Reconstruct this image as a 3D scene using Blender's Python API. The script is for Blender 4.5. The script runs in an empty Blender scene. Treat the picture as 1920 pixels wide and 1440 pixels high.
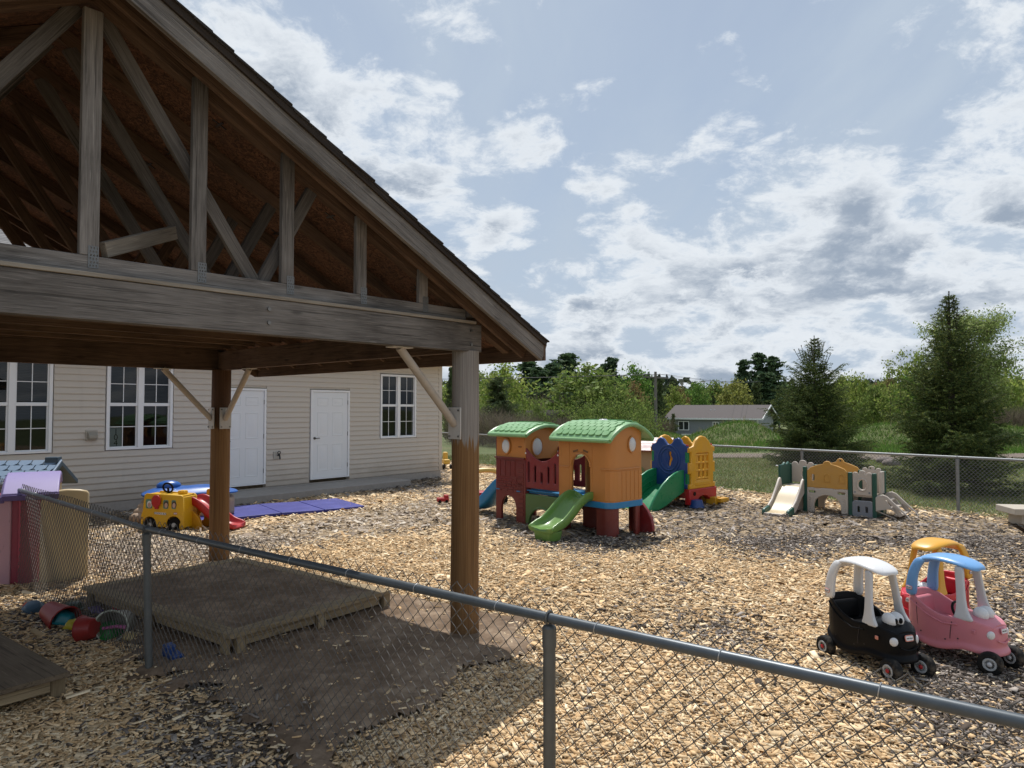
import bpy, bmesh, math, random
import numpy as np
from mathutils import Vector, Matrix, Quaternion
S = bpy.context.scene
C = S.collection
PI = math.pi
# ---------------------------------------------------------------- camera
FPX, HCAM, PITCH = 1331.0, 1.96, math.atan(45/1331.0)
cd = bpy.data.cameras.new('camera'); cam = bpy.data.objects.new('camera', cd); C.objects.link(cam)
cam.location = (0, 0, HCAM); cam.rotation_euler = (PI/2 + PITCH, 0, 0)
cd.sensor_width = 36; cd.lens = FPX/1920*36; cd.clip_start = 0.05; cd.clip_end = 3000
S.camera = cam
S.view_settings.view_transform = 'Standard'; S.view_settings.look = 'None'
S.view_settings.exposure = 0.15; S.view_settings.gamma = 1
S.render.engine = 'CYCLES'; S.cycles.max_bounces = 6; S.cycles.diffuse_bounces = 3; S.cycles.glossy_bounces = 3; S.cycles.transparent_max_bounces = 8
# ---------------------------------------------------------------- sun
SUN_EL, SUN_AZ = math.radians(64.0), math.radians(-3.5)      # azimuth from +Y towards +X
sd = bpy.data.lights.new('sun', 'SUN'); sd.energy = 3.9; sd.angle = math.radians(0.6); sd.color = (1, 0.965, 0.915)
sun = bpy.data.objects.new('sun', sd); C.objects.link(sun)
sdir = Vector((math.sin(SUN_AZ)*math.cos(SUN_EL), math.cos(SUN_AZ)*math.cos(SUN_EL), math.sin(SUN_EL)))
sun.rotation_euler = sdir.to_track_quat('Z', 'Y').to_euler(); sun.location = (0, 0, 20)

# ---------------------------------------------------------------- node helpers
class NT:
    def __init__(s, tree): s.t = tree; s.n = tree.nodes; s.l = tree.links
    def add(s, typ, **kw):
        nd = s.n.new(typ)
        for k, v in kw.items():
            if k.startswith('_'): setattr(nd, k[1:], v)
        for k, v in kw.items():
            if not k.startswith('_'):
                key = int(k[1:]) if k[0] == 'i' and k[1:].isdigit() else k.replace('__', ' ')
                s.put(nd.inputs[key], v)
        return nd
    def put(s, sock, v):
        if isinstance(v, bpy.types.NodeSocket): s.l.new(v, sock)
        elif isinstance(v, bpy.types.Node): s.l.new(v.outputs[0], sock)
        else:
            if sock.type == 'RGBA' and len(v) == 3: v = (*v, 1)
            sock.default_value = v
    def m(s, op, a, b=0.0, c=0.0, clamp=False):
        nd = s.n.new('ShaderNodeMath'); nd.operation = op; nd.use_clamp = clamp
        for i, v in enumerate((a, b, c)): s.put(nd.inputs[i], v)
        return nd.outputs[0]
    def mix(s, f, a, b, mode='MIX'):
        nd = s.n.new('ShaderNodeMix'); nd.data_type = 'RGBA'; nd.blend_type = mode
        s.put(nd.inputs[0], f); s.put(nd.inputs[6], a); s.put(nd.inputs[7], b)
        return nd.outputs[2]
    def ramp(s, f, stops):
        nd = s.n.new('ShaderNodeValToRGB'); cr = nd.color_ramp
        while len(cr.elements) < len(stops): cr.elements.new(0.5)
        for e, (p, c) in zip(cr.elements, stops):
            e.position = p; e.color = (*c, 1) if hasattr(c, '__len__') else (c, c, c, 1)
        s.put(nd.inputs[0], f); return nd.outputs[0]
    def sstep(s, x, a, b):
        nd = s.n.new('ShaderNodeMapRange'); nd.interpolation_type = 'SMOOTHSTEP'
        s.put(nd.inputs[0], x); nd.inputs[1].default_value = a; nd.inputs[2].default_value = b
        return nd.outputs[0]
    def noise(s, vec, scale, detail=4, rough=.55, dist=0.0, dim='3D'):
        nd = s.n.new('ShaderNodeTexNoise'); nd.noise_dimensions = dim
        if vec is not None: s.put(nd.inputs['Vector'], vec)
        nd.inputs['Scale'].default_value = scale; nd.inputs['Detail'].default_value = detail
        nd.inputs['Roughness'].default_value = rough; nd.inputs['Distortion'].default_value = dist
        return nd.outputs[0]
    def map(s, vec, scale=(1, 1, 1), loc=(0, 0, 0), rot=(0, 0, 0)):
        nd = s.n.new('ShaderNodeMapping'); s.put(nd.inputs[0], vec)
        nd.inputs[1].default_value = loc; nd.inputs[2].default_value = rot; nd.inputs[3].default_value = scale
        return nd.outputs[0]

# ---------------------------------------------------------------- world: clear sky under veil and broken cumulus
w = bpy.data.worlds.new('World'); S.world = w; w.use_nodes = True
t = NT(w.node_tree); t.n.clear()
out = t.add('ShaderNodeOutputWorld'); bg = t.add('ShaderNodeBackground'); t.l.new(bg.outputs[0], out.inputs[0])
sky = t.add('ShaderNodeTexSky', _sky_type='NISHITA', _sun_disc=False, _sun_elevation=SUN_EL, _sun_rotation=SUN_AZ,
            _altitude=300.0, _air_density=1.0, _dust_density=1.2, _ozone_density=1.0)
SKY_STRENGTH = 0.085
skyc = t.mix(1.0, sky.outputs[0], (SKY_STRENGTH,)*3, 'MULTIPLY')
tc = t.add('ShaderNodeTexCoord')
sp = t.add('ShaderNodeSeparateXYZ', i0=tc.outputs['Generated'])
zc = t.m('MAXIMUM', sp.outputs[2], 0.0)
def proj(h, zk):
    inv = t.m('DIVIDE', 1.0, t.m('ADD', zc, h))
    return t.add('ShaderNodeCombineXYZ', X=t.m('MULTIPLY', sp.outputs[0], inv), Y=t.m('MULTIPLY', sp.outputs[1], inv), Z=t.m('MULTIPLY', t.m('MULTIPLY', zc, zk), inv)).outputs[0]
pv = proj(.16, .6); pc = proj(.62, 1.9)
def warped(p, sc, amt):
    wn = t.add('ShaderNodeTexNoise', Vector=p, Scale=sc, Detail=5.0).outputs[1]
    wn = t.add('ShaderNodeVectorMath', _operation='SUBTRACT', i0=wn, i1=(.5,)*3).outputs[0]
    return t.add('ShaderNodeVectorMath', _operation='MULTIPLY_ADD', i0=wn, i1=(amt,)*3, i2=p).outputs[0]
# thin high veil with streaks
st = t.noise(t.map(warped(pv, 2.2, .2), (1.3, .34, .6), (3.1, 1.7, 0), (0, 0, .9)), 1.7, 8, .56, .25)
veil = t.m('ADD', t.m('MULTIPLY', t.sstep(st, .26, .70), .42), .58)
veil = t.m('ADD', veil, t.m('MULTIPLY', t.m('POWER', t.m('SUBTRACT', 1.0, zc), 4.0), .35), clamp=True)
base = t.mix(veil, skyc, (.41, .485, .58))
# cumulus: puffs with torn edges, bright towards the zenith, greyer where thick
pw = warped(pc, 5.0, .10)
def dens(vec):
    n1 = t.noise(t.map(vec, (1, 1, 1), CL_OFF), 6.6, 13, .66, .0)
    vo = t.add('ShaderNodeTexVoronoi', _feature='SMOOTH_F1', Vector=t.map(vec, (1, 1, 1), (1.3, .2, 0)), Scale=11.0)
    return t.m('ADD', n1, t.m('MULTIPLY', t.m('SUBTRACT', .5, vo.outputs[0]), .30))
CL_OFF = (8.2, .9, 5.5)
cov = t.noise(t.map(pc, (1, 1, 1), (4.2, 3.4, 0)), 2.0, 3, .5)
bias = t.m('ADD', t.m('MULTIPLY', t.m('SUBTRACT', cov, .47), .62), t.m('MULTIPLY', t.m('SUBTRACT', .34, zc), .42))
d0 = t.m('ADD', dens(pw), bias)
d1 = t.m('ADD', dens(t.add('ShaderNodeVectorMath', _operation='ADD', i0=pw, i1=(0, 0, .032)).outputs[0]), bias)
mask = t.sstep(d0, .49, .64)
thick = t.sstep(d0, .55, .80)
lit = t.m('ADD', .5, t.m('MULTIPLY', t.m('SUBTRACT', d0, d1), 2.2), clamp=True)
shade = t.m('MULTIPLY', thick, t.m('SUBTRACT', 1.25, t.m('MULTIPLY', lit, 1.1)), clamp=True)
ccol = t.mix(t.sstep(shade, .04, .80), (.70, .735, .77), (.265, .32, .40))
col = t.mix(t.m('MULTIPLY', mask, .90), base, ccol)
t.put(bg.inputs[0], col); bg.inputs[1].default_value = 1.08

# ---------------------------------------------------------------- geometry helpers
def ray(u, v):
    x = (u-960)/FPX; y = -(v-720)/FPX
    return Vector((x, math.cos(PITCH)-y*math.sin(PITCH), math.sin(PITCH)+y*math.cos(PITCH)))
def G(u, v, z=0.0):
    d = ray(u, v); k = (z-HCAM)/d.z
    return Vector((d.x*k, d.y*k, z))
def AT(u, v, Y):
    d = ray(u, v); return Vector((d.x*Y/d.y, Y, HCAM + d.z*Y/d.y))

def thing(name, label, cat, loc=(0, 0, 0), rz=0.0, group=None):
    o = bpy.data.objects.new(name, None); C.objects.link(o); o.empty_display_size = .1
    o.location = loc; o.rotation_euler = (0, 0, rz); o['label'] = label; o['category'] = cat
    if group: o['group'] = group
    return o
def tag(o, label, cat, group=None):
    o['label'] = label; o['category'] = cat
    if group: o['group'] = group
    return o
def node(name, parent, loc=(0, 0, 0), rot=(0, 0, 0)):
    o = bpy.data.objects.new(name, None); C.objects.link(o); o.parent = parent; o.location = loc; o.rotation_euler = rot
    o.empty_display_size = .05
    return o
PLATES = {}
def link(name, me, mat, parent=None, loc=(0, 0, 0), rot=(0, 0, 0), scale=None, mtx=None):
    o = bpy.data.objects.new(name, me); C.objects.link(o)
    if mat is not None:
        if me.materials: 
            if me.materials[0] is not mat: o.material_slots[0].link = 'OBJECT'; o.material_slots[0].material = mat
        else: me.materials.append(mat)
    if parent: o.parent = parent
    if mtx is not None:
        o.matrix_local = mtx; PLATES[o.name] = mtx.inverted()
    else:
        o.location = loc; o.rotation_euler = rot
        if scale is not None: o.scale = scale
    return o
def copy_tree(o, parent=None):
    c = o.copy(); C.objects.link(c); c.parent = parent
    for ch in list(o.children):
        copy_tree(ch, c)
    return c

class MB:
    def __init__(s): s.v = []; s.f = []
    def add(s, vs, fs):
        b = len(s.v); s.v.extend([tuple(x) for x in vs]); s.f.extend([tuple(i+b for i in f) for f in fs]); return s
    def box(s, c, d, R=None):
        vs = [Vector((sx*d[0]/2, sy*d[1]/2, sz*d[2]/2)) for sx in (-1, 1) for sy in (-1, 1) for sz in (-1, 1)]
        if R is not None: vs = [R @ q for q in vs]
        vs = [q + Vector(c) for q in vs]
        return s.add(vs, [(0, 1, 3, 2), (4, 6, 7, 5), (0, 4, 5, 1), (2, 3, 7, 6), (0, 2, 6, 4), (1, 5, 7, 3)])
    def bar(s, p0, p1, w, h, up=(0, 0, 1)):
        p0, p1 = Vector(p0), Vector(p1); x = (p1-p0); L = x.length; x.normalize()
        y = Vector(up).cross(x); y.normalize(); z = x.cross(y)
        return s.box((p0+p1)/2, (L, w, h), Matrix((x, y, z)).transposed())
    def cyl(s, p0, p1, r0, r1=None, n=14, cap=True):
        r1 = r0 if r1 is None else r1
        return s.path([p0, p1], [r0, r1], n, cap=cap)
    def path(s, pts, r, n=8, closed=False, cap=True):
        pts = [Vector(p) for p in pts]; m = len(pts)
        rs = r if hasattr(r, '__len__') else [r]*m
        rings = []; prev = None
        for i, p in enumerate(pts):
            if closed: tg = pts[(i+1) % m]-pts[i-1]
            else: tg = pts[min(i+1, m-1)]-pts[max(i-1, 0)]
            tg.normalize()
            if prev is None:
                a = Vector((0, 0, 1)) if abs(tg.z) < .9 else Vector((1, 0, 0))
                nx = a.cross(tg); nx.normalize()
            else:
                nx = prev - tg*prev.dot(tg)
                if nx.length < 1e-6: nx = Vector((1, 0, 0)).cross(tg)
                nx.normalize()
            prev = nx; ny = tg.cross(nx)
            rr = rs[i]; rx, ry = rr if hasattr(rr, '__len__') else (rr, rr)
            rings.append([p + nx*rx*math.cos(2*PI*k/n) + ny*ry*math.sin(2*PI*k/n) for k in range(n)])
        return s.loft(rings, cap=cap and not closed, closed=closed)
    def loft(s, rings, cap=True, closed=False, open_ring=False):
        n = len(rings[0]); m = len(rings); vs = [q for r in rings for q in r]; fs = []
        for i in range(m if closed else m-1):
            a, b = i*n, ((i+1) % m)*n
            for k in range(n-1 if open_ring else n):
                k2 = (k+1) % n
                fs.append((a+k, a+k2, b+k2, b+k))
        if cap and not closed and not open_ring:
            fs.append(tuple(range(n-1, -1, -1))); fs.append(tuple((m-1)*n+k for k in range(n)))
        return s.add(vs, fs)
    def prism(s, poly, o, ex, ey, d):
        o, ex, ey = Vector(o), Vector(ex), Vector(ey); ez = ex.cross(ey)
        n = len(poly); a = [o+ex*x+ey*y for x, y in poly]; b = [q+ez*d for q in a]
        return s.add(a+b, [tuple(range(n-1, -1, -1)), tuple(range(n, 2*n))] + [(k, (k+1) % n, n+(k+1) % n, n+k) for k in range(n)])
    def ell(s, c, r, n=14, m=9, R=None, z0=-1.0):
        rings = []; c = Vector(c)
        for i in range(m+1):
            ph = -PI/2 + PI*i/m
            z = max(math.sin(ph), z0); q = math.cos(ph)
            ring = []
            for k in range(n):
                p = Vector((r[0]*q*math.cos(2*PI*k/n), r[1]*q*math.sin(2*PI*k/n), r[2]*z))
                if R is not None: p = R @ p
                ring.append(c+p)
            rings.append(ring)
        return s.loft(rings, cap=False)
    def mesh(s, name, smooth=True, angle=40):
        me = bpy.data.meshes.new(name); me.from_pydata([tuple(q) for q in s.v], [], s.f)
        bm = bmesh.new(); bm.from_mesh(me)
        bmesh.ops.remove_doubles(bm, verts=bm.verts, dist=1e-5)
        bmesh.ops.recalc_face_normals(bm, faces=bm.faces)
        bm.to_mesh(me); bm.free()
        if smooth:
            for p in me.polygons: p.use_smooth = True
            if angle: me.set_sharp_from_angle(angle=math.radians(angle))
        return me
    def build(s, name, mat, parent=None, bevel=0, sub=0, smooth=True, angle=40, loc=(0, 0, 0), rot=(0, 0, 0), seg=2, local=False):
        me = s.mesh(name, smooth, 0 if (sub or bevel) else angle)
        o = link(name, me, mat, parent, loc, rot)
        if parent is not None and parent.name in PLATES and not local: o.matrix_parent_inverse = PLATES[parent.name]
        if bevel: bevelmod(o, bevel, seg)
        if sub:
            md = o.modifiers.new('sub', 'SUBSURF'); md.levels = sub; md.render_levels = sub
        return o
def bevelmod(o, wd, seg=2):
    md = o.modifiers.new('bevel', 'BEVEL'); md.width = wd; md.segments = seg; md.limit_method = 'ANGLE'; md.angle_limit = math.radians(35)
    md.harden_normals = True
    return o

def rawmesh(name, V, F, mat, col=None, parent=None, smooth=False, loc=(0, 0, 0)):
    """V (n,3) array, F (m,k) int array -> object, fast"""
    V = np.asarray(V, np.float32); F = np.asarray(F, np.int32); k = F.shape[1]
    me = bpy.data.meshes.new(name); me.vertices.add(len(V)); me.vertices.foreach_set('co', V.ravel())
    me.loops.add(F.size); me.loops.foreach_set('vertex_index', F.ravel())
    me.polygons.add(len(F)); me.polygons.foreach_set('loop_start', np.arange(0, F.size, k, dtype=np.int32))
    if smooth: me.polygons.foreach_set('use_smooth', np.ones(len(F), bool))
    if col is not None:
        a = me.attributes.new('col', 'FLOAT_COLOR', 'POINT'); cc = np.ones((len(V), 4), np.float32); cc[:, :3] = col
        a.data.foreach_set('color', cc.ravel())
    me.update(calc_edges=True)
    if mat: me.materials.append(mat)
    if parent is False: return me
    return link(name, me, None, parent, loc)

_pc = [0]
def plate_mesh(outline, holes=(), thick=.03, bevel=.006, name='panel'):
    """flat panel with openings and rounded edges, in local XY, centred on z=0"""
    cu = bpy.data.curves.new('tmp', 'CURVE'); cu.dimensions = '2D'; cu.fill_mode = 'BOTH'
    cu.extrude = max(thick/2-bevel, .0005); cu.bevel_depth = bevel; cu.bevel_resolution = 1; cu.offset = -bevel
    for pl in [outline, *holes]:
        sp = cu.splines.new('POLY'); sp.points.add(len(pl)-1); sp.use_cyclic_u = True
        for q, (x, y) in zip(sp.points, pl): q.co = (x, y, 0, 1)
    ob = bpy.data.objects.new('tmp', cu)
    me = bpy.data.meshes.new_from_object(ob); me.name = name
    bpy.data.objects.remove(ob); bpy.data.curves.remove(cu)
    me.materials.clear()
    for p in me.polygons: p.use_smooth = True
    me.set_sharp_from_angle(angle=math.radians(50))
    return me
def frame(o, ex, ey):
    ex, ey = Vector(ex).normalized(), Vector(ey).normalized(); ez = ex.cross(ey)
    M = Matrix((ex, ey, ez)).transposed().to_4x4(); M.translation = Vector(o); return M
def plate(name, outline, holes, thick, mat, parent, o, ex=(1, 0, 0), ey=(0, 0, 1), bevel=.006):
    return link(name, plate_mesh(outline, holes, thick, bevel, name), mat, parent, mtx=frame(o, ex, ey))
def rrect(x0, y0, x1, y1, r=.03, n=4):
    r = min(r, (x1-x0)/2-1e-4, (y1-y0)/2-1e-4); pts = []
    for cx, cy, a0 in ((x1-r, y1-r, 0), (x0+r, y1-r, PI/2), (x0+r, y0+r, PI), (x1-r, y0+r, 1.5*PI)):
        pts += [(cx+r*math.cos(a0+PI/2*k/n), cy+r*math.sin(a0+PI/2*k/n)) for k in range(n+1)]
    return pts
def circ(cx, cy, rx, ry=None, n=24):
    ry = ry or rx
    return [(cx+rx*math.cos(2*PI*k/n), cy+ry*math.sin(2*PI*k/n)) for k in range(n)]
def arch(x0, x1, y0, y1, n=12, ry=None):
    r = (x1-x0)/2; cx = (x0+x1)/2; ry = ry or r
    return [(x0, y0), (x1, y0)] + [(cx+r*math.cos(PI*k/n), y1-ry+ry*math.sin(PI*k/n)) for k in range(n+1)]
def text_obj(name, s, size, mat, parent, mtx, ext=.0006):
    cu = bpy.data.curves.new('tmp', 'FONT'); cu.body = s; cu.size = size; cu.align_x = 'CENTER'; cu.align_y = 'CENTER'; cu.extrude = ext
    ob = bpy.data.objects.new('tmp', cu)
    me = bpy.data.meshes.new_from_object(ob); me.name = name; me.materials.clear()
    bpy.data.objects.remove(ob); bpy.data.curves.remove(cu)
    return link(name, me, mat, parent, mtx=mtx)
_boxes = {}
def beam(name, p0, p1, w, h, mat, parent, up=(0, 0, 1), bevel=.004, roll=0):
    """timber with its grain along local X; w across, h along 'up'"""
    p0, p1 = Vector(p0), Vector(p1); x = p1-p0; L = x.length; x.normalize()
    y = Vector(up).cross(x); y.normalize(); z = x.cross(y)
    M = Matrix((x, y, z)).transposed().to_4x4(); M.translation = (p0+p1)/2
    key = (round(L, 3), round(w, 4), round(h, 4))
    if key not in _boxes:
        m_ = MB(); m_.box((0, 0, 0), (L, w, h)); me = m_.mesh(name, True, 0); _boxes[key] = me
    o = link(name, _boxes[key], mat, parent, mtx=M)
    if bevel: bevelmod(o, bevel, 1)
    return o
# ---------------------------------------------------------------- materials
def new_mat(name):
    m = bpy.data.materials.new(name); m.use_nodes = True; t = NT(m.node_tree)
    bs = t.n['Principled BSDF']; return m, t, bs
def bump(t, bs, h, strength=.3, dist=.01):
    b = t.add('ShaderNodeBump', Strength=strength, Distance=dist, Height=h); t.l.new(b.outputs[0], bs.inputs['Normal'])
_pl = {}
def plastic(col, rough=.42, dirt=.38, name='plastic'):
    key = (tuple(col), rough, dirt)
    if key in _pl: return _pl[key]
    m, t, bs = new_mat(name)
    tc = t.add('ShaderNodeTexCoord').outputs['Object']
    oi = t.add('ShaderNodeObjectInfo')
    vec = t.add('ShaderNodeVectorMath', _operation='ADD', i0=tc, i1=t.m('MULTIPLY', oi.outputs['Random'], 9.0)).outputs[0]
    n1 = t.noise(vec, 5.0, 5, .6); n2 = t.noise(vec, 60.0, 3, .6)
    dust = t.m('MULTIPLY', t.sstep(n1, .42, .72), dirt)
    faded = tuple(min(1, c*.80+.05) for c in col)
    c = t.mix(dust, col, faded)
    n3 = t.noise(t.map(vec, (2, 2, .5)), 11.0, 6, .7)
    c = t.mix(t.m('MULTIPLY', t.sstep(n3, .60, .74), dirt*1.3), c, tuple(q*.45+.02 for q in col))
    t.put(bs.inputs['Base Color'], c)
    t.put(bs.inputs['Roughness'], t.m('ADD', rough, t.m('MULTIPLY', t.m('SUBTRACT', n1, .5), .25)))
    bump(t, bs, n2, .06, .003)
    _pl[key] = m; return m
def flat(name, col, rough=.6, metal=0.0, nscale=20, namt=.15, bstr=.1):
    m, t, bs = new_mat(name)
    tc = t.add('ShaderNodeTexCoord').outputs['Object']
    n = t.noise(tc, nscale, 5, .6)
    t.put(bs.inputs['Base Color'], t.mix(n, tuple(c*(1-namt) for c in col), tuple(min(1, c*(1+namt)) for c in col)))
    bs.inputs['Roughness'].default_value = rough; bs.inputs['Metallic'].default_value = metal
    if bstr: bump(t, bs, n, bstr, .005)
    return m
def wood(name, dark, light, rough=.85, gx=1.3, gs=21, knots=.5, bstr=.35, crack=.5):
    m, t, bs = new_mat(name)
    tc = t.add('ShaderNodeTexCoord').outputs['Object']; oi = t.add('ShaderNodeObjectInfo')
    off = t.add('ShaderNodeCombineXYZ', X=t.m('MULTIPLY', oi.outputs['Random'], 31.0), Y=t.m('MULTIPLY', oi.outputs['Random'], 17.0), Z=t.m('MULTIPLY', oi.outputs['Random'], 23.0)).outputs[0]
    vec = t.add('ShaderNodeVectorMath', _operation='ADD', i0=tc, i1=off).outputs[0]
    g1 = t.noise(t.map(vec, (gx, gs, gs)), 1.6, 7, .62, .5)
    g2 = t.noise(t.map(vec, (gx*2, gs*5, gs*5)), 2.4, 4, .6, .2)
    big = t.noise(vec, 1.7, 3, .5)
    f = t.m('ADD', t.m('MULTIPLY', g1, .5), t.m('MULTIPLY', g2, .5))
    f = t.m('ADD', f, t.m('MULTIPLY', t.m('SUBTRACT', big, .5), .5))
    c = t.ramp(f, [(.28, dark), (.5, tuple((a+b)/2 for a, b in zip(dark, light))), (.72, light)])
    vo = t.add('ShaderNodeTexVoronoi', Vector=t.map(vec, (2.2, 7, 7)), Scale=1.0).outputs[0]
    kn = t.sstep(vo, .14, .04)
    c = t.mix(t.m('MULTIPLY', kn, knots), c, tuple(q*.35 for q in dark))
    cr = t.sstep(t.noise(t.map(vec, (gx*.5, gs*2.2, gs*2.2)), 2.0, 3, .5), .60, .66)
    c = t.mix(t.m('MULTIPLY', cr, crack), c, tuple(q*.3 for q in dark))
    fl = t.sstep(t.noise(t.map(vec, (gx*1.2, gs*2.6, gs*2.6), (4, 9, 2)), 2.2, 5, .65, .4), .58, .68)
    c = t.mix(t.m('MULTIPLY', fl, .4), c, tuple(min(1, q*1.5) for q in light))
    var = t.m('ADD', .85, t.m('MULTIPLY', oi.outputs['Random'], .3))
    c = t.mix(1.0, c, t.add('ShaderNodeCombineXYZ', X=var, Y=var, Z=var).outputs[0], 'MULTIPLY')
    t.put(bs.inputs['Base Color'], c); bs.inputs['Roughness'].default_value = rough
    bs.inputs['Specular IOR Level'].default_value = .25
    bump(t, bs, t.m('SUBTRACT', f, t.m('MULTIPLY', cr, .6)), bstr, .006)
    return m
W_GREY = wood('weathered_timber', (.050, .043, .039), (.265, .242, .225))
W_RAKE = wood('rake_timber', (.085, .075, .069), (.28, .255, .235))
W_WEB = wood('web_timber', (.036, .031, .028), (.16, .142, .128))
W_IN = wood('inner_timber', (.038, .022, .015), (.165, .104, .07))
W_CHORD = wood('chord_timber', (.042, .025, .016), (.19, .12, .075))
W_LEDGE = wood('pale_timber', (.15, .125, .10), (.34, .30, .25))
W_SAND = wood('sandbox_timber', (.15, .108, .06), (.37, .285, .175))
W_DECK = wood('deck_timber', (.10, .072, .046), (.23, .175, .12), gs=12)

def post_material(z_split, dark=False):
    m, t, bs = new_mat('round_post_timber')
    tc = t.add('ShaderNodeTexCoord').outputs['Object']; sp = t.add('ShaderNodeSeparateXYZ', i0=tc)
    ang = t.m('ARCTAN2', sp.outputs[1], sp.outputs[0])
    vec = t.add('ShaderNodeCombineXYZ', X=t.m('MULTIPLY', t.m('COSINE', ang), .5), Y=t.m('MULTIPLY', t.m('SINE', ang), .5), Z=sp.outputs[2]).outputs[0]
    g = t.noise(t.map(vec, (26, 26, .8)), 1.3, 7, .65, .4)
    g2 = t.noise(t.map(vec, (60, 60, 1.5)), 1.5, 4, .6)
    f = t.m('ADD', t.m('MULTIPLY', g, .6), t.m('MULTIPLY', g2, .4))
    brown = t.ramp(f, [(.3, (.105, .05, .018)), (.5, (.20, .105, .042)), (.72, (.32, .185, .08))])
    grey = t.ramp(f, [(.3, (.12, .10, .09)), (.5, (.25, .225, .205)), (.72, (.42, .39, .36))])
    if dark: grey = t.ramp(f, [(.3, (.045, .022, .012)), (.5, (.09, .045, .024)), (.72, (.15, .08, .045))])  # back post: shade under the roof put into its upper colour
    zz = t.m('ADD', sp.outputs[2], t.m('ADD', t.m('MULTIPLY', t.m('SUBTRACT', t.noise(t.map(vec, (7, 7, .5)), 1.0, 5, .7), .5), .5), t.m('MULTIPLY', t.m('COSINE', t.m('SUBTRACT', ang, 1.2)), -.06)))
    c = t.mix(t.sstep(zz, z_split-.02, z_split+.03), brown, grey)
    cr = t.sstep(t.noise(t.map(vec, (34, 34, .35)), 1.4, 3, .5), .63, .68)
    c = t.mix(t.m('MULTIPLY', cr, .75), c, (.03, .018, .01))
    low = t.sstep(sp.outputs[2], .35, .0)
    c = t.mix(t.m('MULTIPLY', low, t.m('MULTIPLY', t.noise(vec, 6, 5), .7)), c, (.05, .032, .018))
    t.put(bs.inputs['Base Color'], c); bs.inputs['Roughness'].default_value = .8; bs.inputs['Specular IOR Level'].default_value = .25
    bump(t, bs, t.m('SUBTRACT', f, t.m('MULTIPLY', cr, 1.2)), .5, .008)
    return m
M_BLK = None
def osb_material():
    m, t, bs = new_mat('osb_sheathing')
    tc = t.add('ShaderNodeTexCoord').outputs['Object']
    v = t.add('ShaderNodeTexVoronoi', Vector=t.map(t.add('ShaderNodeVectorMath', _operation='ADD', i0=tc, i1=t.add('ShaderNodeTexNoise', Vector=tc, Scale=9.0).outputs[1]).outputs[0], (9, 18, 9)), Scale=1.6)
    sp = t.add('ShaderNodeSeparateColor', i0=v.outputs['Color'])
    c = t.ramp(sp.outputs[0], [(0, (.036, .016, .009)), (.5, (.095, .043, .024)), (1, (.20, .094, .052))])
    n = t.noise(tc, 2.2, 4)
    c = t.mix(t.m('MULTIPLY', t.sstep(n, .5, .75), .6), c, (.055, .03, .02))
    t.put(bs.inputs['Base Color'], c); bs.inputs['Roughness'].default_value = .85
    bump(t, bs, sp.outputs[1], .3, .004); return m
M_OSB = osb_material()
def shingle_material(name, a, b, sc=40):
    m, t, bs = new_mat(name)
    tc = t.add('ShaderNodeTexCoord').outputs['Object']; oi = t.add('ShaderNodeObjectInfo')
    n = t.noise(tc, sc*4, 2, .8); n2 = t.noise(tc, 2.5, 4)
    c = t.mix(t.m('ADD', t.m('MULTIPLY', n, .6), t.m('MULTIPLY', n2, .4)), a, b)
    vv = t.m('ADD', .8, t.m('MULTIPLY', oi.outputs['Random'], .4))
    c = t.mix(1.0, c, t.add('ShaderNodeCombineXYZ', X=vv, Y=vv, Z=vv).outputs[0], 'MULTIPLY')
    t.put(bs.inputs['Base Color'], c); bs.inputs['Roughness'].default_value = .95; bump(t, bs, n, .4, .004); return m
M_SHING = shingle_material('dark_shingle', (.014, .011, .010), (.042, .036, .033))
W_TRIM = wood('dark_trim', (.02, .015, .012), (.06, .045, .036))
M_SHING2 = shingle_material('grey_shingle', (.10, .095, .095), (.24, .23, .225))
M_GALV = flat('galvanised_steel', (.26, .27, .275), .55, .4, 30, .25, .05)
M_PLATE = flat('nail_plate_steel', (.17, .175, .18), .5, .5, 60, .3, .1)
M_RAIL = flat('rail_steel', (.085, .10, .113), .40, .30, 14, .3, .05)
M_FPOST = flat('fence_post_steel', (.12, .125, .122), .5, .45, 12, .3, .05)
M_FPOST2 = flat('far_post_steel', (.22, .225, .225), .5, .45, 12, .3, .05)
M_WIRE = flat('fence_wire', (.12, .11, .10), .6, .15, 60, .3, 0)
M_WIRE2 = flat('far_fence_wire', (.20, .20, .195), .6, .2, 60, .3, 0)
M_TIE = flat('tie_wire', (.5, .5, .5), .4, .7, 60, .2, 0)
M_BRACE = flat('brace_paint', (.40, .34, .28), .6, 0, 12, .2, .1)
M_BPLATE = flat('bracket_paint', (.50, .47, .44), .6, 0, 12, .15, .08)
M_BOLT = flat('bolt_steel', (.2, .19, .18), .4, .8, 40, .2, 0)
M_SIDING = flat('vinyl_siding', (.545, .495, .44), .55, 0, 3, .06, .05)
m_, t_, b_ = new_mat('vinyl_siding'); gz_ = t_.add('ShaderNodeSeparateXYZ', i0=t_.add('ShaderNodeNewGeometry').outputs[0]); gp2 = t_.add('ShaderNodeNewGeometry').outputs[0]
nz_ = t_.noise(gp2, 2.2, 6, .65); st_ = t_.m('MULTIPLY', t_.sstep(t_.m('ADD', gz_.outputs[2], t_.m('MULTIPLY', nz_, -.7)), .35, -.2), .55)
st2 = t_.m('MULTIPLY', t_.sstep(t_.noise(t_.map(gp2, (3.5, 3.5, .35)), 1.0, 5, .6), .56, .75), .16)
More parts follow.
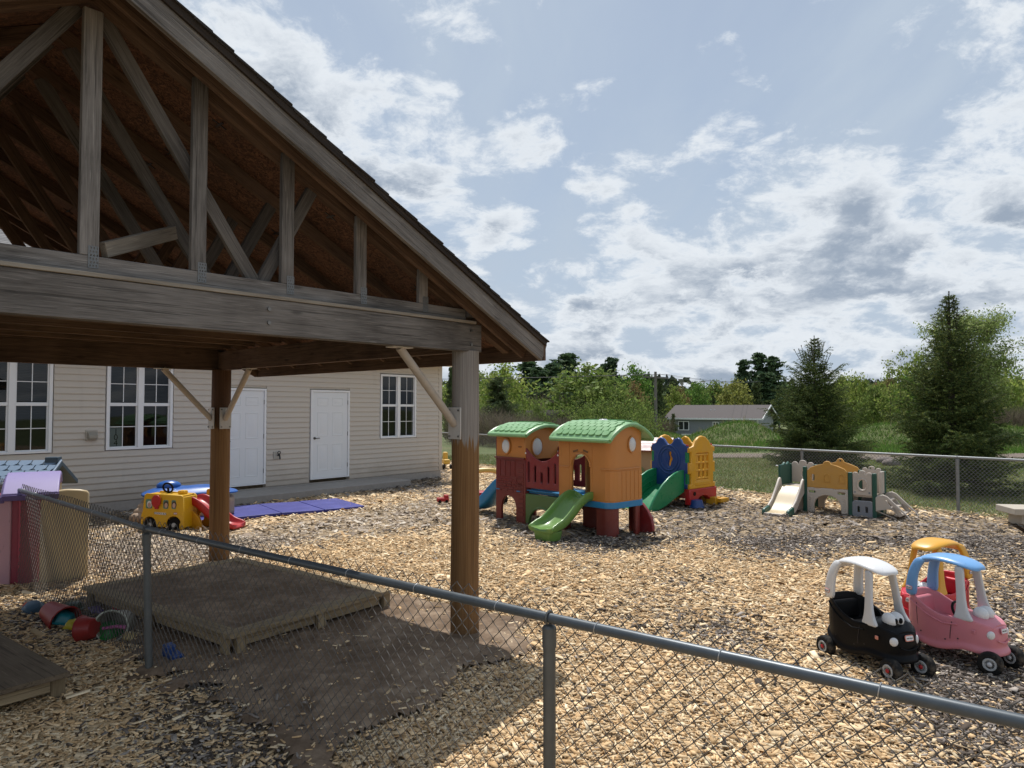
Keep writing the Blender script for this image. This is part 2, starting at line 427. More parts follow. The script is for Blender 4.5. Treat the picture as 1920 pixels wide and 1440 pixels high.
cs_ = t_.mix(st2, (.535, .48, .415), (.34, .30, .255)); t_.put(b_.inputs['Base Color'], t_.mix(st_, cs_, (.27, .22, .17))); b_.inputs['Roughness'].default_value = .55; bump(t_, b_, t_.noise(t_.map(gp2, (.6, .6, 2)), 1.5, 3), .25, .02); M_SIDING = m_
M_WHITE = flat('white_vinyl', (.78, .78, .79), .45, 0, 6, .04, .03)
M_DOOR = flat('door_paint', (.74, .75, .765), .4, 0, 3, .03, .02)
M_FOUND = flat('foundation_block', (.34, .31, .28), .9, 0, 14, .2, .4)
M_SLAB = flat('concrete', (.30, .275, .25), .9, 0, 9, .22, .35)
M_BLACK = flat('black_steel', (.02, .02, .022), .4, .2, 30, .2, 0)
M_HINGE = flat('hinge_steel', (.12, .11, .10), .45, .7, 30, .2, 0)
M_BENCH = flat('bench_concrete', (.45, .40, .33), .85, 0, 25, .12, .25)
def glass_mat():
    m, t, bs = new_mat('window_glass')
    bs.inputs['Base Color'].default_value = (.9, .95, .95, 1); bs.inputs['Roughness'].default_value = .02
    bs.inputs['Transmission Weight'].default_value = 1.0; bs.inputs['IOR'].default_value = 1.5
    tr = t.add('ShaderNodeBsdfTransparent', i0=(.5, .54, .55, 1)); gl = t.add('ShaderNodeBsdfGlossy', i0=(1, 1, 1, 1), Roughness=.02)
    lw = t.add('ShaderNodeFresnel', IOR=1.6)
    mx = t.add('ShaderNodeMixShader', i0=t.m('ADD', t.m('MULTIPLY', lw, .6), .005), i1=tr.outputs[0], i2=gl.outputs[0])
    t.l.new(mx.outputs[0], t.n['Material Output'].inputs[0]); t.n.remove(bs); return m
M_GLASS = glass_mat()
M_ROOM = flat('dim_room', (.05, .047, .045), .9, 0, 4, .3, 0)
M_BLIND = flat('window_blind', (.055, .052, .048), .7, 0, 10, .1, 0)
M_TAN = plastic((.56, .44, .29), .45); M_CREAM = plastic((.60, .50, .38), .45)
def attr_mat(name, rough=.8, trans=0.0, spec=.2, var=.35):
    m, t, bs = new_mat(name)
    a = t.add('ShaderNodeAttribute', _attribute_name='col').outputs[0]
    g = t.add('ShaderNodeNewGeometry').outputs['Random Per Island']
    vv = t.m('ADD', 1-var/2, t.m('MULTIPLY', g, var))
    c = t.mix(1.0, a, t.add('ShaderNodeCombineXYZ', X=vv, Y=vv, Z=vv).outputs[0], 'MULTIPLY')
    t.put(bs.inputs['Base Color'], c); bs.inputs['Roughness'].default_value = rough; bs.inputs['Specular IOR Level'].default_value = spec
    if trans:
        tl = t.add('ShaderNodeBsdfTranslucent'); t.put(tl.inputs[0], c)
        mx = t.add('ShaderNodeMixShader', i0=trans, i1=bs.outputs[0], i2=tl.outputs[0])
        t.l.new(mx.outputs[0], t.n['Material Output'].inputs[0])
    return m
M_CHIP = attr_mat('wood_chip', .85, 0, .15, .5)
M_LEAF = attr_mat('leaf', .65, .45, .2, .6)
M_NEEDLE = attr_mat('needle', .7, .25, .2, .6)
M_BARK = flat('bark', (.075, .058, .045), .95, 0, 18, .4, .5)
M_TWIG = flat('bare_twig', (.20, .165, .13), .9, 0, 18, .3, .2)
# ---------------------------------------------------------------- terrain and ground sheets
rng = np.random.default_rng(7); R_ = random.Random(11)
def sst(x, a, b):
    k = np.clip((x-a)/(b-a), 0, 1); return k*k*(3-2*k)
MOUNDS = [  # cx, cy, rx, ry, h
    (14.2, 45, 1.9, 2.4, 1.0), (15.4, 44, 1.7, 2.2, .35), (12.4, 46.0, 1.7, 2.0, .30), (11.4, 52, 1.6, 2, .45),
    (9.0, 50, 2.0, 2.6, .85), (7.6, 51, 1.8, 2.6, .5),
    (19.6, 41, 2.0, 2.6, .5), (22.4, 41, 2.3, 2.8, .95), (26.0, 41, 3.0, 2.6, .6), (31, 41, 5, 3.0, .72), (40, 41, 6, 3, .75)]
def H(x, y):
    x = np.asarray(x, float); y = np.asarray(y, float)
    z = -1.9*sst(y, 36, 82) - .02
    for cx, cy, rx, ry, h in MOUNDS:
        d = ((x-cx)/rx)**2+((y-cy)/ry)**2
        z = z + h*np.exp(-d**1.25)
    z = z + .05*sst(y, 22, 30)*(np.sin(x*.9+y*.3)*np.sin(y*.7-x*.2))
    return z
def Hs(x, y): return float(H(x, y))
def smooth_axis(segs):
    o = []
    for a, b, n in segs: o += list(np.linspace(a, b, n, endpoint=False))
    return np.array(o+[segs[-1][1]])
xs = smooth_axis([(-900, -120, 8), (-120, -20, 20), (-20, 60, 110), (60, 140, 20), (140, 900, 8)])
ys = smooth_axis([(-40, 16, 16), (16, 60, 90), (60, 140, 30), (140, 1600, 14)])
XX, YY = np.meshgrid(xs, ys); ZZ = H(XX, YY)
V = np.stack([XX.ravel(), YY.ravel(), ZZ.ravel()], 1); nx, ny = len(xs), len(ys)
ii = (np.arange(ny-1)[:, None]*nx+np.arange(nx-1)[None]).ravel()
F = np.stack([ii, ii+1, ii+1+nx, ii+nx], 1)
m, t, bs = new_mat('meadow_ground')
tc = t.add('ShaderNodeTexCoord').outputs['Object']
n1 = t.noise(tc, .35, 5, .6); n2 = t.noise(tc, 6, 6, .7); n3 = t.noise(tc, 40, 3, .7)
c = t.ramp(t.m('ADD', t.m('MULTIPLY', n1, .55), t.m('MULTIPLY', n2, .45)), [(.36, (.085, .125, .034)), (.5, (.125, .16, .048)), (.62, (.21, .20, .088)), (.74, (.28, .235, .13))])
c = t.mix(t.m('MULTIPLY', n3, .5), c, (.05, .06, .02))
t.put(bs.inputs['Base Color'], c); bs.inputs['Roughness'].default_value = .95; bump(t, bs, t.m('ADD', n2, n3), .6, .05); M_MEADOW = m
g = rawmesh('ground', V, F, M_MEADOW, smooth=True); g['kind'] = 'structure'

# gravel road behind the fence
def strip(name, pts_a, pts_b, mat, dz):
    n = len(pts_a); V = []; 
    for a, b in zip(pts_a, pts_b):
        for k in range(7):
            p = (a[0]+(b[0]-a[0])*k/6, a[1]+(b[1]-a[1])*k/6); V.append((p[0], p[1], Hs(*p)+dz))
    F = [(i*7+k, i*7+k+1, i*7+8+k, i*7+7+k) for i in range(n-1) for k in range(6)]
    o = rawmesh(name, V, F, mat, smooth=True); o['kind'] = 'structure'; return o
m, t, bs = new_mat('gravel'); tc = t.add('ShaderNodeTexCoord').outputs['Object']
n2 = t.noise(tc, 9, 6, .75); n1 = t.noise(tc, .6, 4)
c = t.ramp(n2, [(.3, (.085, .062, .047)), (.55, (.175, .135, .105)), (.75, (.27, .22, .175))])
c = t.mix(t.m('MULTIPLY', t.sstep(n1, .5, .68), .6), c, (.16, .15, .07))
t.put(bs.inputs['Base Color'], c); bs.inputs['Roughness'].default_value = .95; bump(t, bs, n2, .7, .04)
rx = np.linspace(4.5, 60, 40)
strip('gravel_road', [(x, 29.0-.12*x+.5*math.sin(x*.4)) for x in rx], [(x, 32.6-.12*x+.5*math.sin(x*.3+1)) for x in rx], m, .03)

# chip bed
FA = Vector((8.33, 13.32)); FD = Vector((-.639, .769))           # far fence: a post and its direction
def fp(tt): return FA+FD*tt
m, t, bs = new_mat('chip_bed'); tc = t.add('ShaderNodeTexCoord').outputs['Object']
vo = t.add('ShaderNodeTexVoronoi', Vector=t.map(tc, (22, 34, 22)), Scale=1.0); sc = t.add('ShaderNodeSeparateColor', i0=vo.outputs['Color'])
c = t.ramp(sc.outputs[0], [(.0, (.10, .073, .045)), (.45, (.30, .215, .125)), (1, (.50, .37, .225))])
t.put(bs.inputs['Base Color'], c); bs.inputs['Roughness'].default_value = .95; bump(t, bs, sc.outputs[1], .8, .03); M_BED = m
yard_ = [fp(-16), fp(22.0), Vector((-22, 34)), Vector((-22, -8)), Vector((20, -8))]
def relief(x, y):
    a = .034*vnoise(x, y, .8, 3)+.020*vnoise(x, y, 2.3, 6)+.010*vnoise(x, y, 6.0, 9)
    return a-.020
# soil under the shelter
SOIL = [(-3.9, 6.9), (-3.2, 6.15), (-2.95, 5.6), (-2.6, 5.24), (-2.05, 4.86), (-1.56, 4.38), (-1.2, 3.75), (-.98, 3.72), (-.81, 4.21), (-.55, 4.65), (-.31, 5.19), (.0, 5.60), (.24, 6.0), (.2, 6.5), (-.2, 6.75), (-.75, 7.0), (-1.2, 7.35), (-2.0, 7.9), (-3.2, 8.6), (-4.4, 8.0)]
def inpoly(px, py, poly):
    px = np.asarray(px); py = np.asarray(py); r = np.zeros(px.shape, bool); n = len(poly)
    for i in range(n):
        x0, y0 = poly[i]; x1, y1 = poly[i-1]
        with np.errstate(divide='ignore', invalid='ignore'):
            r ^= ((y0 > py) != (y1 > py)) & (px < (x1-x0)*(py-y0)/(y1-y0+1e-12)+x0)
    return r
_TAB = np.random.default_rng(99).random((256, 256))
def vnoise(x, y, s, seed=0):
    """cheap smooth noise 0..1"""
    def lay(x, y):
        xi, yi = np.floor(x).astype(int), np.floor(y).astype(int); fx, fy = x-xi, y-yi; fx = fx*fx*(3-2*fx); fy = fy*fy*(3-2*fy)
        g = lambda a, b: _TAB[(a+seed*37) % 256, (b+seed*91) % 256]
        return (g(xi, yi)*(1-fx)+g(xi+1, yi)*fx)*(1-fy)+(g(xi, yi+1)*(1-fx)+g(xi+1, yi+1)*fx)*fy
    x = np.asarray(x, float)*s; y = np.asarray(y, float)*s
    return .62*lay(x, y)+.38*lay(x*2.1+y*.3, y*2.1-x*.3)
bx_ = np.arange(-22, 20, .16); by_ = np.arange(-8, 34, .16); BX, BY = np.meshgrid(bx_, by_)
sd__ = (BX-FA.x)*FD.y-(BY-FA.y)*FD.x
BZ = relief(BX, BY)-np.where(sd__ > -.1, .5*np.clip(sd__-.05+.08*vnoise(BX, BY, 1.4, 2), 0, 1), 0)
kb = sd__ < .6; ib = -np.ones(BX.shape, int); ib[kb] = np.arange(kb.sum()); qb = kb[:-1, :-1] & kb[1:, :-1] & kb[:-1, 1:] & kb[1:, 1:]
o = rawmesh('wood_chip_bed', np.stack([BX[kb], BY[kb], BZ[kb]], 1), np.stack([ib[:-1, :-1][qb], ib[:-1, 1:][qb], ib[1:, 1:][qb], ib[1:, :-1][qb]], 1), M_BED, smooth=True); o['kind'] = 'structure'
gx = np.arange(-6.0, .6, .035); gy = np.arange(3.4, 9.0, .035)
PX, PY = np.meshgrid(gx, gy)
wob = lambda a, b, k: .10*np.sin(a*5.3+b*3.1+k)+.06*np.sin(a*11.7-b*9.2+k*2)
ins = inpoly(PX+wob(PX, PY, 0), PY+wob(PY, PX, 2), SOIL)
hz = .012+.034*vnoise(PX, PY, 2.2, 1)+.026*vnoise(PX, PY, 6.0, 4)+.016*vnoise(PX, PY, 13, 2)+rng.normal(0, .0016, PX.shape)
for _ in range(110):     # footprints and scuffs
    cx, cy = rng.uniform(-5, .2), rng.uniform(3.8, 8.2); a = rng.uniform(0, PI); L, Wd = rng.uniform(.08, .16), rng.uniform(.04, .07)
    dx, dy = PX-cx, PY-cy; q = ((dx*math.cos(a)+dy*math.sin(a))/L)**2+((-dx*math.sin(a)+dy*math.cos(a))/Wd)**2
    hz = hz-.030*np.exp(-q)+.014*np.exp(-(q-1.8)**2*2)
def bl(a):
    a = a.astype(float)
    for _ in range(6): a = (np.roll(a, 1, 0)+np.roll(a, -1, 0)+np.roll(a, 1, 1)+np.roll(a, -1, 1)+a)/5
    return a
hz = hz*np.clip((bl(ins)-.45)/.5, 0, 1)+.006+relief(PX, PY)
idx = -np.ones(PX.shape, int); idx[ins] = np.arange(ins.sum())
V = np.stack([PX[ins], PY[ins], hz[ins]], 1)
q = ins[:-1, :-1] & ins[1:, :-1] & ins[:-1, 1:] & ins[1:, 1:]
F = np.stack([idx[:-1, :-1][q], idx[:-1, 1:][q], idx[1:, 1:][q], idx[1:, :-1][q]], 1)
m, t, bs = new_mat('bare_soil'); tc = t.add('ShaderNodeTexCoord').outputs['Object']
n1 = t.noise(tc, 1.3, 5, .6); n2 = t.noise(tc, 45, 4, .75); n3 = t.noise(tc, 7, 5, .65)
c = t.ramp(t.m('ADD', t.m('MULTIPLY', n1, .5), t.m('MULTIPLY', n3, .5)), [(.36, (.12, .082, .054)), (.5, (.225, .16, .11)), (.62, (.38, .285, .20))])
c = t.mix(t.m('MULTIPLY', n2, .45), c, (.13, .09, .06))
t.put(bs.inputs['Base Color'], c); bs.inputs['Roughness'].default_value = .95; bs.inputs['Specular IOR Level'].default_value = .15
bump(t, bs, t.m('ADD', n2, t.m('MULTIPLY', n3, 1.2)), .5, .012); M_SOIL = m
o = rawmesh('soil_patch', V, F, M_SOIL, smooth=True); o['kind'] = 'structure'

# ---- loose chips, fresh tan and old grey, as real pieces
def Gp(L): return [(G(u, v).x, G(u, v).y) for u, v in L]
OLD = [Gp([(1205, 905), (1350, 925), (1440, 955), (1660, 965), (1800, 968), (1960, 990), (1990, 1090), (1700, 1030), (1520, 1040), (1420, 1055), (1330, 1015), (1225, 1000)]),
       Gp([(870, 950), (930, 965), (1000, 985), (1100, 990), (1215, 985), (1290, 1010), (1215, 1035), (1080, 1040), (960, 1012), (885, 985)]),
       Gp([(1860, 1090), (1990, 1070), (2050, 1450), (1780, 1440), (1640, 1330), (1700, 1240)]),
       Gp([(150, 935), (560, 905), (840, 880), (845, 930), (700, 925), (560, 930), (300, 985), (170, 985)]),
       Gp([(280, 1300), (420, 1330), (560, 1440), (520, 1500), (360, 1500), (330, 1400), (230, 1330)]),
       Gp([(0, 1130), (120, 1120), (200, 1150), (170, 1230), (60, 1180), (0, 1170)]),
       Gp([(1240, 1170), (1400, 1150), (1440, 1200), (1330, 1230)]), Gp([(1250, 1085), (1330, 1085), (1330, 1105), (1240, 1100)]), Gp([(1170, 1130), (1230, 1130), (1230, 1150), (1160, 1150)]),
       Gp([(1480, 1010), (1560, 1005), (1560, 1060), (1500, 1060)]), Gp([(1600, 1170), (1760, 1180), (1800, 1260), (1650, 1250)])]
PALE = [Gp([(160, 985), (300, 1000), (400, 1010), (560, 980), (700, 960), (850, 930), (850, 990), (620, 1010), (440, 1050), (180, 1100), (150, 1050)])]
def chips(n, y0, y1, u0, u1, size, boxy, seed):
    r = np.random.default_rng(seed)
    y = np.sqrt(r.uniform(y0*y0, y1*y1, n)); x = (r.uniform(u0, u1, n)-960)/FPX*y
    jx, jy = r.normal(0, .16, n), r.normal(0, .16, n)
    in_soil = inpoly(x+wob(x, y, 0)+jx*.35, y+wob(y, x, 2)+jy*.35, SOIL)
    in2 = inpoly(x+wob(x, y, 0)+jx*2.0, y+wob(y, x, 2)+jy*2.0, SOIL)
    keep = (~in_soil & (~in2 | (r.random(n) < .55))) | (r.random(n) < .03) | (in_soil & ~in2 & (r.random(n) < .30))
    side = (x-FA.x)*FD.y-(y-FA.y)*FD.x                     # >0 : outside the far fence
    keep &= side < .05+r.normal(0, .07, n)
    bx, by = x+2.01, y-20.05                               # building footprint
    keep &= ~((bx*.637+by*.7705 < .0) & (-bx*.7705+by*.637 > .0))
    x, y, jx, jy = x[keep], y[keep], jx[keep], jy[keep]; n = len(x); isk = in_soil[keep]
    age = np.zeros(n)
    for P in OLD: age = np.maximum(age, inpoly(x+jx*1.5, y+jy*2.2, P).astype(float))
    age = np.where(r.random(n) < .018+.07*(vnoise(x, y, 1.6, 5) > .66), 1.0, age)
    age = np.where(r.random(n) < .035, 0.0, age)
    pale = np.zeros(n)
    for P in PALE: pale = np.maximum(pale, inpoly(x+jx*1.5, y+jy*2, P).astype(float))
    fresh = np.array([(.72, .525, .31), (.66, .46, .255), (.76, .585, .37), (.55, .36, .185), (.79, .64, .43), (.69, .475, .26)])
    old = np.array([(.12, .098, .082), (.215, .18, .155), (.068, .054, .045), (.285, .245, .212), (.385, .335, .29), (.10, .077, .06)])
    pl = np.array([(.52, .44, .36), (.44, .36, .28), (.6, .52, .42), (.3, .235, .18), (.58, .46, .32), (.22, .17, .13)])
    k = r.integers(0, 6, n)
    col = np.where(age[:, None] > .5, old[k], np.where((pale[:, None] > .5), pl[k], fresh[k]))
    col = col*r.uniform(.8, 1.15, (n, 1))
    L = size*np.exp(r.normal(0, .48, n))*.5; Wd = L*r.uniform(.22, .6, n); T = r.uniform(.002, .0045, n)*size/.034
    yaw = r.uniform(0, 2*PI, n); pit = r.normal(0, .17, n); rol = r.normal(0, .22, n)
    z = relief(x, y)+np.where(isk, .036, .006)+np.abs(r.normal(0, .010, n))+L*np.abs(np.sin(pit))*.6
    cyw, syw, cp, spp, cr, sr = np.cos(yaw), np.sin(yaw), np.cos(pit), np.sin(pit), np.cos(rol), np.sin(rol)
    ex = np.stack([cyw*cp, syw*cp, spp], 1); ey0 = np.stack([-syw, cyw, 0*yaw], 1); ez0 = np.cross(ex, ey0)
    ey = ey0*cr[:, None]+ez0*sr[:, None]; ez = np.cross(ex, ey); Cn = np.stack([x, y, z], 1)
    tp = r.uniform(.45, 1.0, (n, 2))
    def P(a, b, c_, taper=None):
        q = Cn+ex*(a*L)[:, None]+ey*(b*Wd)[:, None]+ez*(c_*T)[:, None]; return q
    if boxy:
        vs = [P(-1, -tp[:, 0], -1), P(1, -tp[:, 1], -1), P(1, tp[:, 1]*.8, -1), P(-1, tp[:, 0], -1), P(-1, -tp[:, 0], 1), P(1, -tp[:, 1], 1), P(1, tp[:, 1]*.8, 1), P(-1, tp[:, 0], 1)]
        V = np.stack(vs, 1).reshape(-1, 3); b = np.arange(n)[:, None]*8
        F = np.concatenate([b+np.array(f) for f in ((4, 5, 6, 7), (0, 1, 5, 4), (1, 2, 6, 5), (2, 3, 7, 6), (3, 0, 4, 7))])
        cc = np.repeat(col, 8, 0)
    else:
        vs = [P(-1, -tp[:, 0], 1), P(1, -tp[:, 1], 1), P(1, tp[:, 1], 1), P(-1, tp[:, 0], 1)]
        V = np.stack(vs, 1).reshape(-1, 3); b = np.arange(n)[:, None]*4; F = b+np.arange(4); cc = np.repeat(col, 4, 0)
    return V, F, cc
for nm, a in (('near_wood_chips', (120000, 2.0, 6.2, -260, 2180, .028, True, 1)), ('middle_wood_chips', (125000, 6.0, 10.8, -200, 2120, .033, True, 2)), ('far_wood_chips', (230000, 10.5, 27.5, -60, 2000, .050, False, 3))):
    V, F, cc = chips(*a); o = rawmesh(nm, V, F, M_CHIP, cc); o['kind'] = 'stuff'

# ---- grass blades beyond the fence and on the mounds
def blades(name, n, y0, y1, u0, u1, hmin, hmax, wd, seed, cond, pal):
    r = np.random.default_rng(seed)
    y = np.sqrt(r.uniform(y0*y0, y1*y1, n)); x = (r.uniform(u0, u1, n)-960)/FPX*y
    k = cond(x, y, r); x, y = x[k], y[k]; n = len(x); z = H(x, y)
    h = r.uniform(hmin, hmax, n)*(.6+.8*vnoise(x, y, .8, 3)); a = r.uniform(0, 2*PI, n); ln = r.normal(0, .45, (n, 2))*h[:, None]
    base = np.stack([x, y, z], 1); wx = np.stack([np.cos(a)*wd, np.sin(a)*wd, 0*a], 1)
    tip = base+np.stack([ln[:, 0], ln[:, 1], h], 1)
    V = np.stack([base-wx, base+wx, tip], 1).reshape(-1, 3); F = np.arange(3*n).reshape(-1, 3)
    P = np.array(pal); mixv = np.clip(vnoise(x, y, .5, 8)+r.normal(0, .25, n), 0, .999)
    col = P[(mixv*len(P)).astype(int)]*r.uniform(.75, 1.2, (n, 1))
    o = rawmesh(name, V, F, M_LEAF, np.repeat(col, 3, 0)); o['kind'] = 'stuff'; return o
out_f = lambda x, y: ((x-FA.x)*FD.y-(y-FA.y)*FD.x)
blades('lawn_grass', 150000, 12.0, 32, 820, 2060, .03, .085, .010, 21,
       lambda x, y, r: (out_f(x, y) > .05+r.normal(0, .1, len(x))) & (y < 29.2-.12*x+.5*np.sin(x*.4)+r.normal(0, .25, len(x))),
       [(.11, .18, .038), (.14, .205, .046), (.18, .22, .06), (.26, .245, .10), (.34, .29, .15), (.14, .195, .046)])
blades('mound_grass', 130000, 28, 56, 1150, 2060,   .09, .24, .018, 22, lambda x, y, r: y > 32.7-.12*x+np.abs(r.normal(0, .5, len(x))),
       [(.085, .19, .03), (.105, .215, .036), (.085, .16, .028), (.14, .23, .048), (.07, .14, .026), (.18, .24, .07)])

blades('mound_weeds', 9000, 33, 52, 1150, 2060, .22, .46, .016, 23, lambda x, y, r: (y > 33.6-.12*x) & (vnoise(x, y, .45, 4) > .52), [(.30, .25, .13), (.22, .2, .08), (.13, .19, .04), (.35, .3, .18)])

# ---------------------------------------------------------------- chain link fences
def chain_mesh_data(p0, p1, Ht, pitch, r, over, nrm, seed=0):
    p0 = np.array(p0[:2]); p1 = np.array(p1[:2]); L = np.linalg.norm(p1-p0); d = (p1-p0)/L; nv = np.array(nrm)
    n = int(L/pitch); half = pitch/2; m_ = int((Ht+over-.02)/pitch)+1
    zz = Ht+over-pitch*np.arange(m_); zz[-1] = max(zz[-1], .0)
    V = []; F = []; rr = np.random.default_rng(seed)
    k = np.arange(m_)
    sub = []
    for i in range(n+1):
        s0 = (i+.5)*L/(n+1)
        sx = s0+np.where((k+0) % 2 == 0, 0, 0)+np.where((k+i) % 2 == 0, -half*1.03, half*1.03)
        dep = np.where((k+i) % 2 == 0, r*1.1, -r*1.1)
        # each leg is an S between its two knuckles
        sub_ = 4; tt = np.linspace(0, 1, sub_, endpoint=False); sm = tt+(tt*tt*(3-2*tt)-tt)*np.where((k[:-1]+i) % 2 == 0, 1.0, .25)[:, None]
        pts_s = np.append((sx[:-1, None]+(sx[1:]-sx[:-1])[:, None]*sm).ravel(), sx[-1]); pts_z = np.append((zz[:-1, None]+(zz[1:]-zz[:-1])[:, None]*tt).ravel(), zz[-1])
        pts_d = np.append((dep[:-1, None]+(dep[1:]-dep[:-1])[:, None]*tt).ravel(), dep[-1])
        wav = .006*np.sin(s0*3.1+pts_z*4+seed)+.004*np.sin(s0*7+pts_z*9)
        X = p0[0]+d[0]*pts_s+nv[0]*(pts_d+wav); Y = p0[1]+d[1]*pts_s+nv[1]*(pts_d+wav)
        P = np.stack([X, Y, pts_z], 1); q = len(P)
        o1 = np.array([nv[0]*r, nv[1]*r, 0]); o2 = np.array([d[0]*r*1.2, d[1]*r*1.2, 0])
        b = sum(len(a) for a in V) if False else i*(q*4)
        V.append(np.stack([P+o1, P+o2, P-o1, P-o2], 1).reshape(-1, 3))
        a = np.arange(q-1)[:, None]*4+b
        for e in range(4):
            F.append(np.concatenate([a+e, a+(e+1) % 4, a+4+(e+1) % 4, a+4+e], 1))
    return np.concatenate(V), np.concatenate(F)
def chain_fence(name, label, posts, Ht, rail_r, post_r, pitch, wire_r, mats, side, group, over=.05, leans=None, tie=.46):
    mrail, mpost, mwire = mats
    root = thing(name, label, 'fence', (posts[0][0], posts[0][1], 0), 0, group)
    o0 = Vector((posts[0][0], posts[0][1], 0)); P = [Vector((p[0], p[1], 0))-o0 for p in posts]
    b = MB(); b.path([p+Vector((0, 0, Ht)) for p in P], rail_r, 14); b.build('top_rail', mrail, root)
    for i, p in enumerate(P):
        ln = Vector(leans[i]) if leans and leans[i] else Vector((0, 0, 0))
        b = MB(); b.cyl(p-ln, p+Vector((0, 0, Ht-.05)), post_r, n=16); po = b.build('post', mpost, root)
        b = MB(); b.cyl(p+Vector((0, 0, Ht-.125)), p+Vector((0, 0, Ht-.042)), post_r*1.13, n=16); b.ell(p+Vector((0, 0, Ht-.042)), (post_r*1.13, post_r*1.13, .015), 14, 6)
        dv = (P[min(i+1, len(P)-1)]-P[max(i-1, 0)]).normalized()
        ring = [p+Vector((0, 0, Ht))+Vector((-dv.y, dv.x, 0))*math.cos(2*PI*k/16)*(rail_r+.006)+Vector((0, 0, 1))*math.sin(2*PI*k/16)*(rail_r+.007) for k in range(16)]
        b.path(ring, (.005), 6, closed=True); b.build('loop_cap', mpost, po)
    mv = []; mf = []; off = 0
    for i in range(len(P)-1):
        d = (P[i+1]-P[i]).normalized(); nv = Vector((-d.y, d.x))*side
        off2 = Vector((nv.x, nv.y, 0))*(rail_r+wire_r*2+.001)
        v, f = chain_mesh_data(P[i]+off2, P[i+1]+off2, Ht, pitch/2, wire_r, over, (nv.x, nv.y), i)
        mv.append(v); mf.append(f+off); off += len(v)
        L = (P[i+1]-P[i]).length; n = int(L/tie)
        for k in range(n):
            c = P[i]+d*(L*(k+.45)/n)+Vector((0, 0, Ht)); ex = Vector((-d.y, d.x, 0)); b = MB()
            b.path([c+ex*math.cos(2*PI*q/12)*(rail_r+.003)+Vector((0, 0, 1))*math.sin(2*PI*q/12)*(rail_r+.003)+ex*side*.003+d*.004*math.sin(2*PI*q/12) for q in range(12)], .0022, 5, closed=True)
            b.build('tie', M_TIE, root)
    o = rawmesh('wire_mesh', np.concatenate(mv), np.concatenate(mf), mwire, parent=root); o['kind'] = 'stuff'
    return root
nl, nr = Vector((-2.72, 5.32)), Vector((.16, 3.08)); dd = (nr-nl).normalized(); dl = Vector((-.732, .681))
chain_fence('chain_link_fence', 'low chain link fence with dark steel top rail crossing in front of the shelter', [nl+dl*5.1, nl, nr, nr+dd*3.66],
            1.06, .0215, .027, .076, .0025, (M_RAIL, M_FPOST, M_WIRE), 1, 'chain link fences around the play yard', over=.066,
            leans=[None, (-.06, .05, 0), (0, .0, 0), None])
far_posts = [fp(3.05*k) for k in range(-2, 8)]
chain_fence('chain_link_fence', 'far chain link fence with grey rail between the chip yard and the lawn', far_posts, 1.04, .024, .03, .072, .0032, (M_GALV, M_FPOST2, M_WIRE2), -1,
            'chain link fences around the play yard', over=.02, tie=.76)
# ---------------------------------------------------------------- open timber shelter
SH = thing('picnic_shelter', 'weathered open timber shelter with exposed roof trusses on round posts', 'shelter', (-.403, 6.134, 0), math.radians(48.0))
XL, D, SL = -5.90, 4.5, .512              # left post line, depth, roof slope
XR = XL/2; EA = .605                       # ridge, eave beyond post line
def zs(x): return 2.85+SL*(-x if x > XR else -(2*XR-x))   # underside of the sheathing
for i, (px, py) in enumerate(((0, 0), (0, D), (XL, 0), (XL, D))):
    b = MB(); n = 26; rr = random.Random(i)
    rings = []
    for k in range(15):
        z = -.05+2.50*k/14; r = .122-.006*k/14
        rings.append([(r*(1+.02*math.sin(3*a+k*.4+i)+.012*math.sin(7*a+k))*math.cos(a), r*(1+.02*math.sin(3*a+k*.4+i)+.012*math.sin(7*a+k))*math.sin(a), z) for a in [2*PI*q/n for q in range(n)]])
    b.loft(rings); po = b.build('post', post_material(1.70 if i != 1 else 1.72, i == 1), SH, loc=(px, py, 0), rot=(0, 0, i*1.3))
# main beams
for y, nm in ((-.055, 'beam'), (D+.055, 'beam')):
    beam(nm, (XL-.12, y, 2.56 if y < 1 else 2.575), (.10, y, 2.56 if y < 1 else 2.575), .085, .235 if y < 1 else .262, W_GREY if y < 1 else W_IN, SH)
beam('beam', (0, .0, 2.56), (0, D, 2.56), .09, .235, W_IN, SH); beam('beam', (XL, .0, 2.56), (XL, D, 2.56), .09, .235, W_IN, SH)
beam('ledge_board', (XL-.1, -.055, 2.693), (.03, -.055, 2.693), .105, .026, W_LEDGE, SH)
beam('blocking', (.02, -.05, 2.74), (.02, -.05, 2.99), .085, .12, W_GREY, SH, up=(1, 0, 0)); beam('blocking', (.075, -.052, 2.46), (.075, -.052, 2.74), .08, .05, W_IN, SH, up=(1, 0, 0))
# trusses
CH, CW = .095, .040
def truss(y, gable, pos):
    T = node('truss', SH, (0, y, 0))
    wc = W_GREY if gable else W_CHORD
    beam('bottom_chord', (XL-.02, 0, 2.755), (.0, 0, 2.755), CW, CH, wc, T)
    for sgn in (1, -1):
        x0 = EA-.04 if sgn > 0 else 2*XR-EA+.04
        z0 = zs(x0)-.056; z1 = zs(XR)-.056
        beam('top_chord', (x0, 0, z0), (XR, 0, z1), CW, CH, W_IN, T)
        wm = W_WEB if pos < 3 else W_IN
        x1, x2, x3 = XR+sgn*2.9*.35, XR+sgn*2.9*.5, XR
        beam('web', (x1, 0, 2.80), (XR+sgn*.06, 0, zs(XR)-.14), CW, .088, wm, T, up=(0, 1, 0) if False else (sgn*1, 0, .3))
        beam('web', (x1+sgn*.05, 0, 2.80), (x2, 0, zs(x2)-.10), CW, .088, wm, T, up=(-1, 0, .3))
    return T
nails = plate_mesh(rrect(-.027, -.062, .027, .062, .002, 1), [c for i in range(3) for j in range(6) for c in [circ(-.017+i*.016+(j % 2)*.004, -.05+j*.02, .0045, .007, 5)]], .0025, .0003, 'nail_plate')
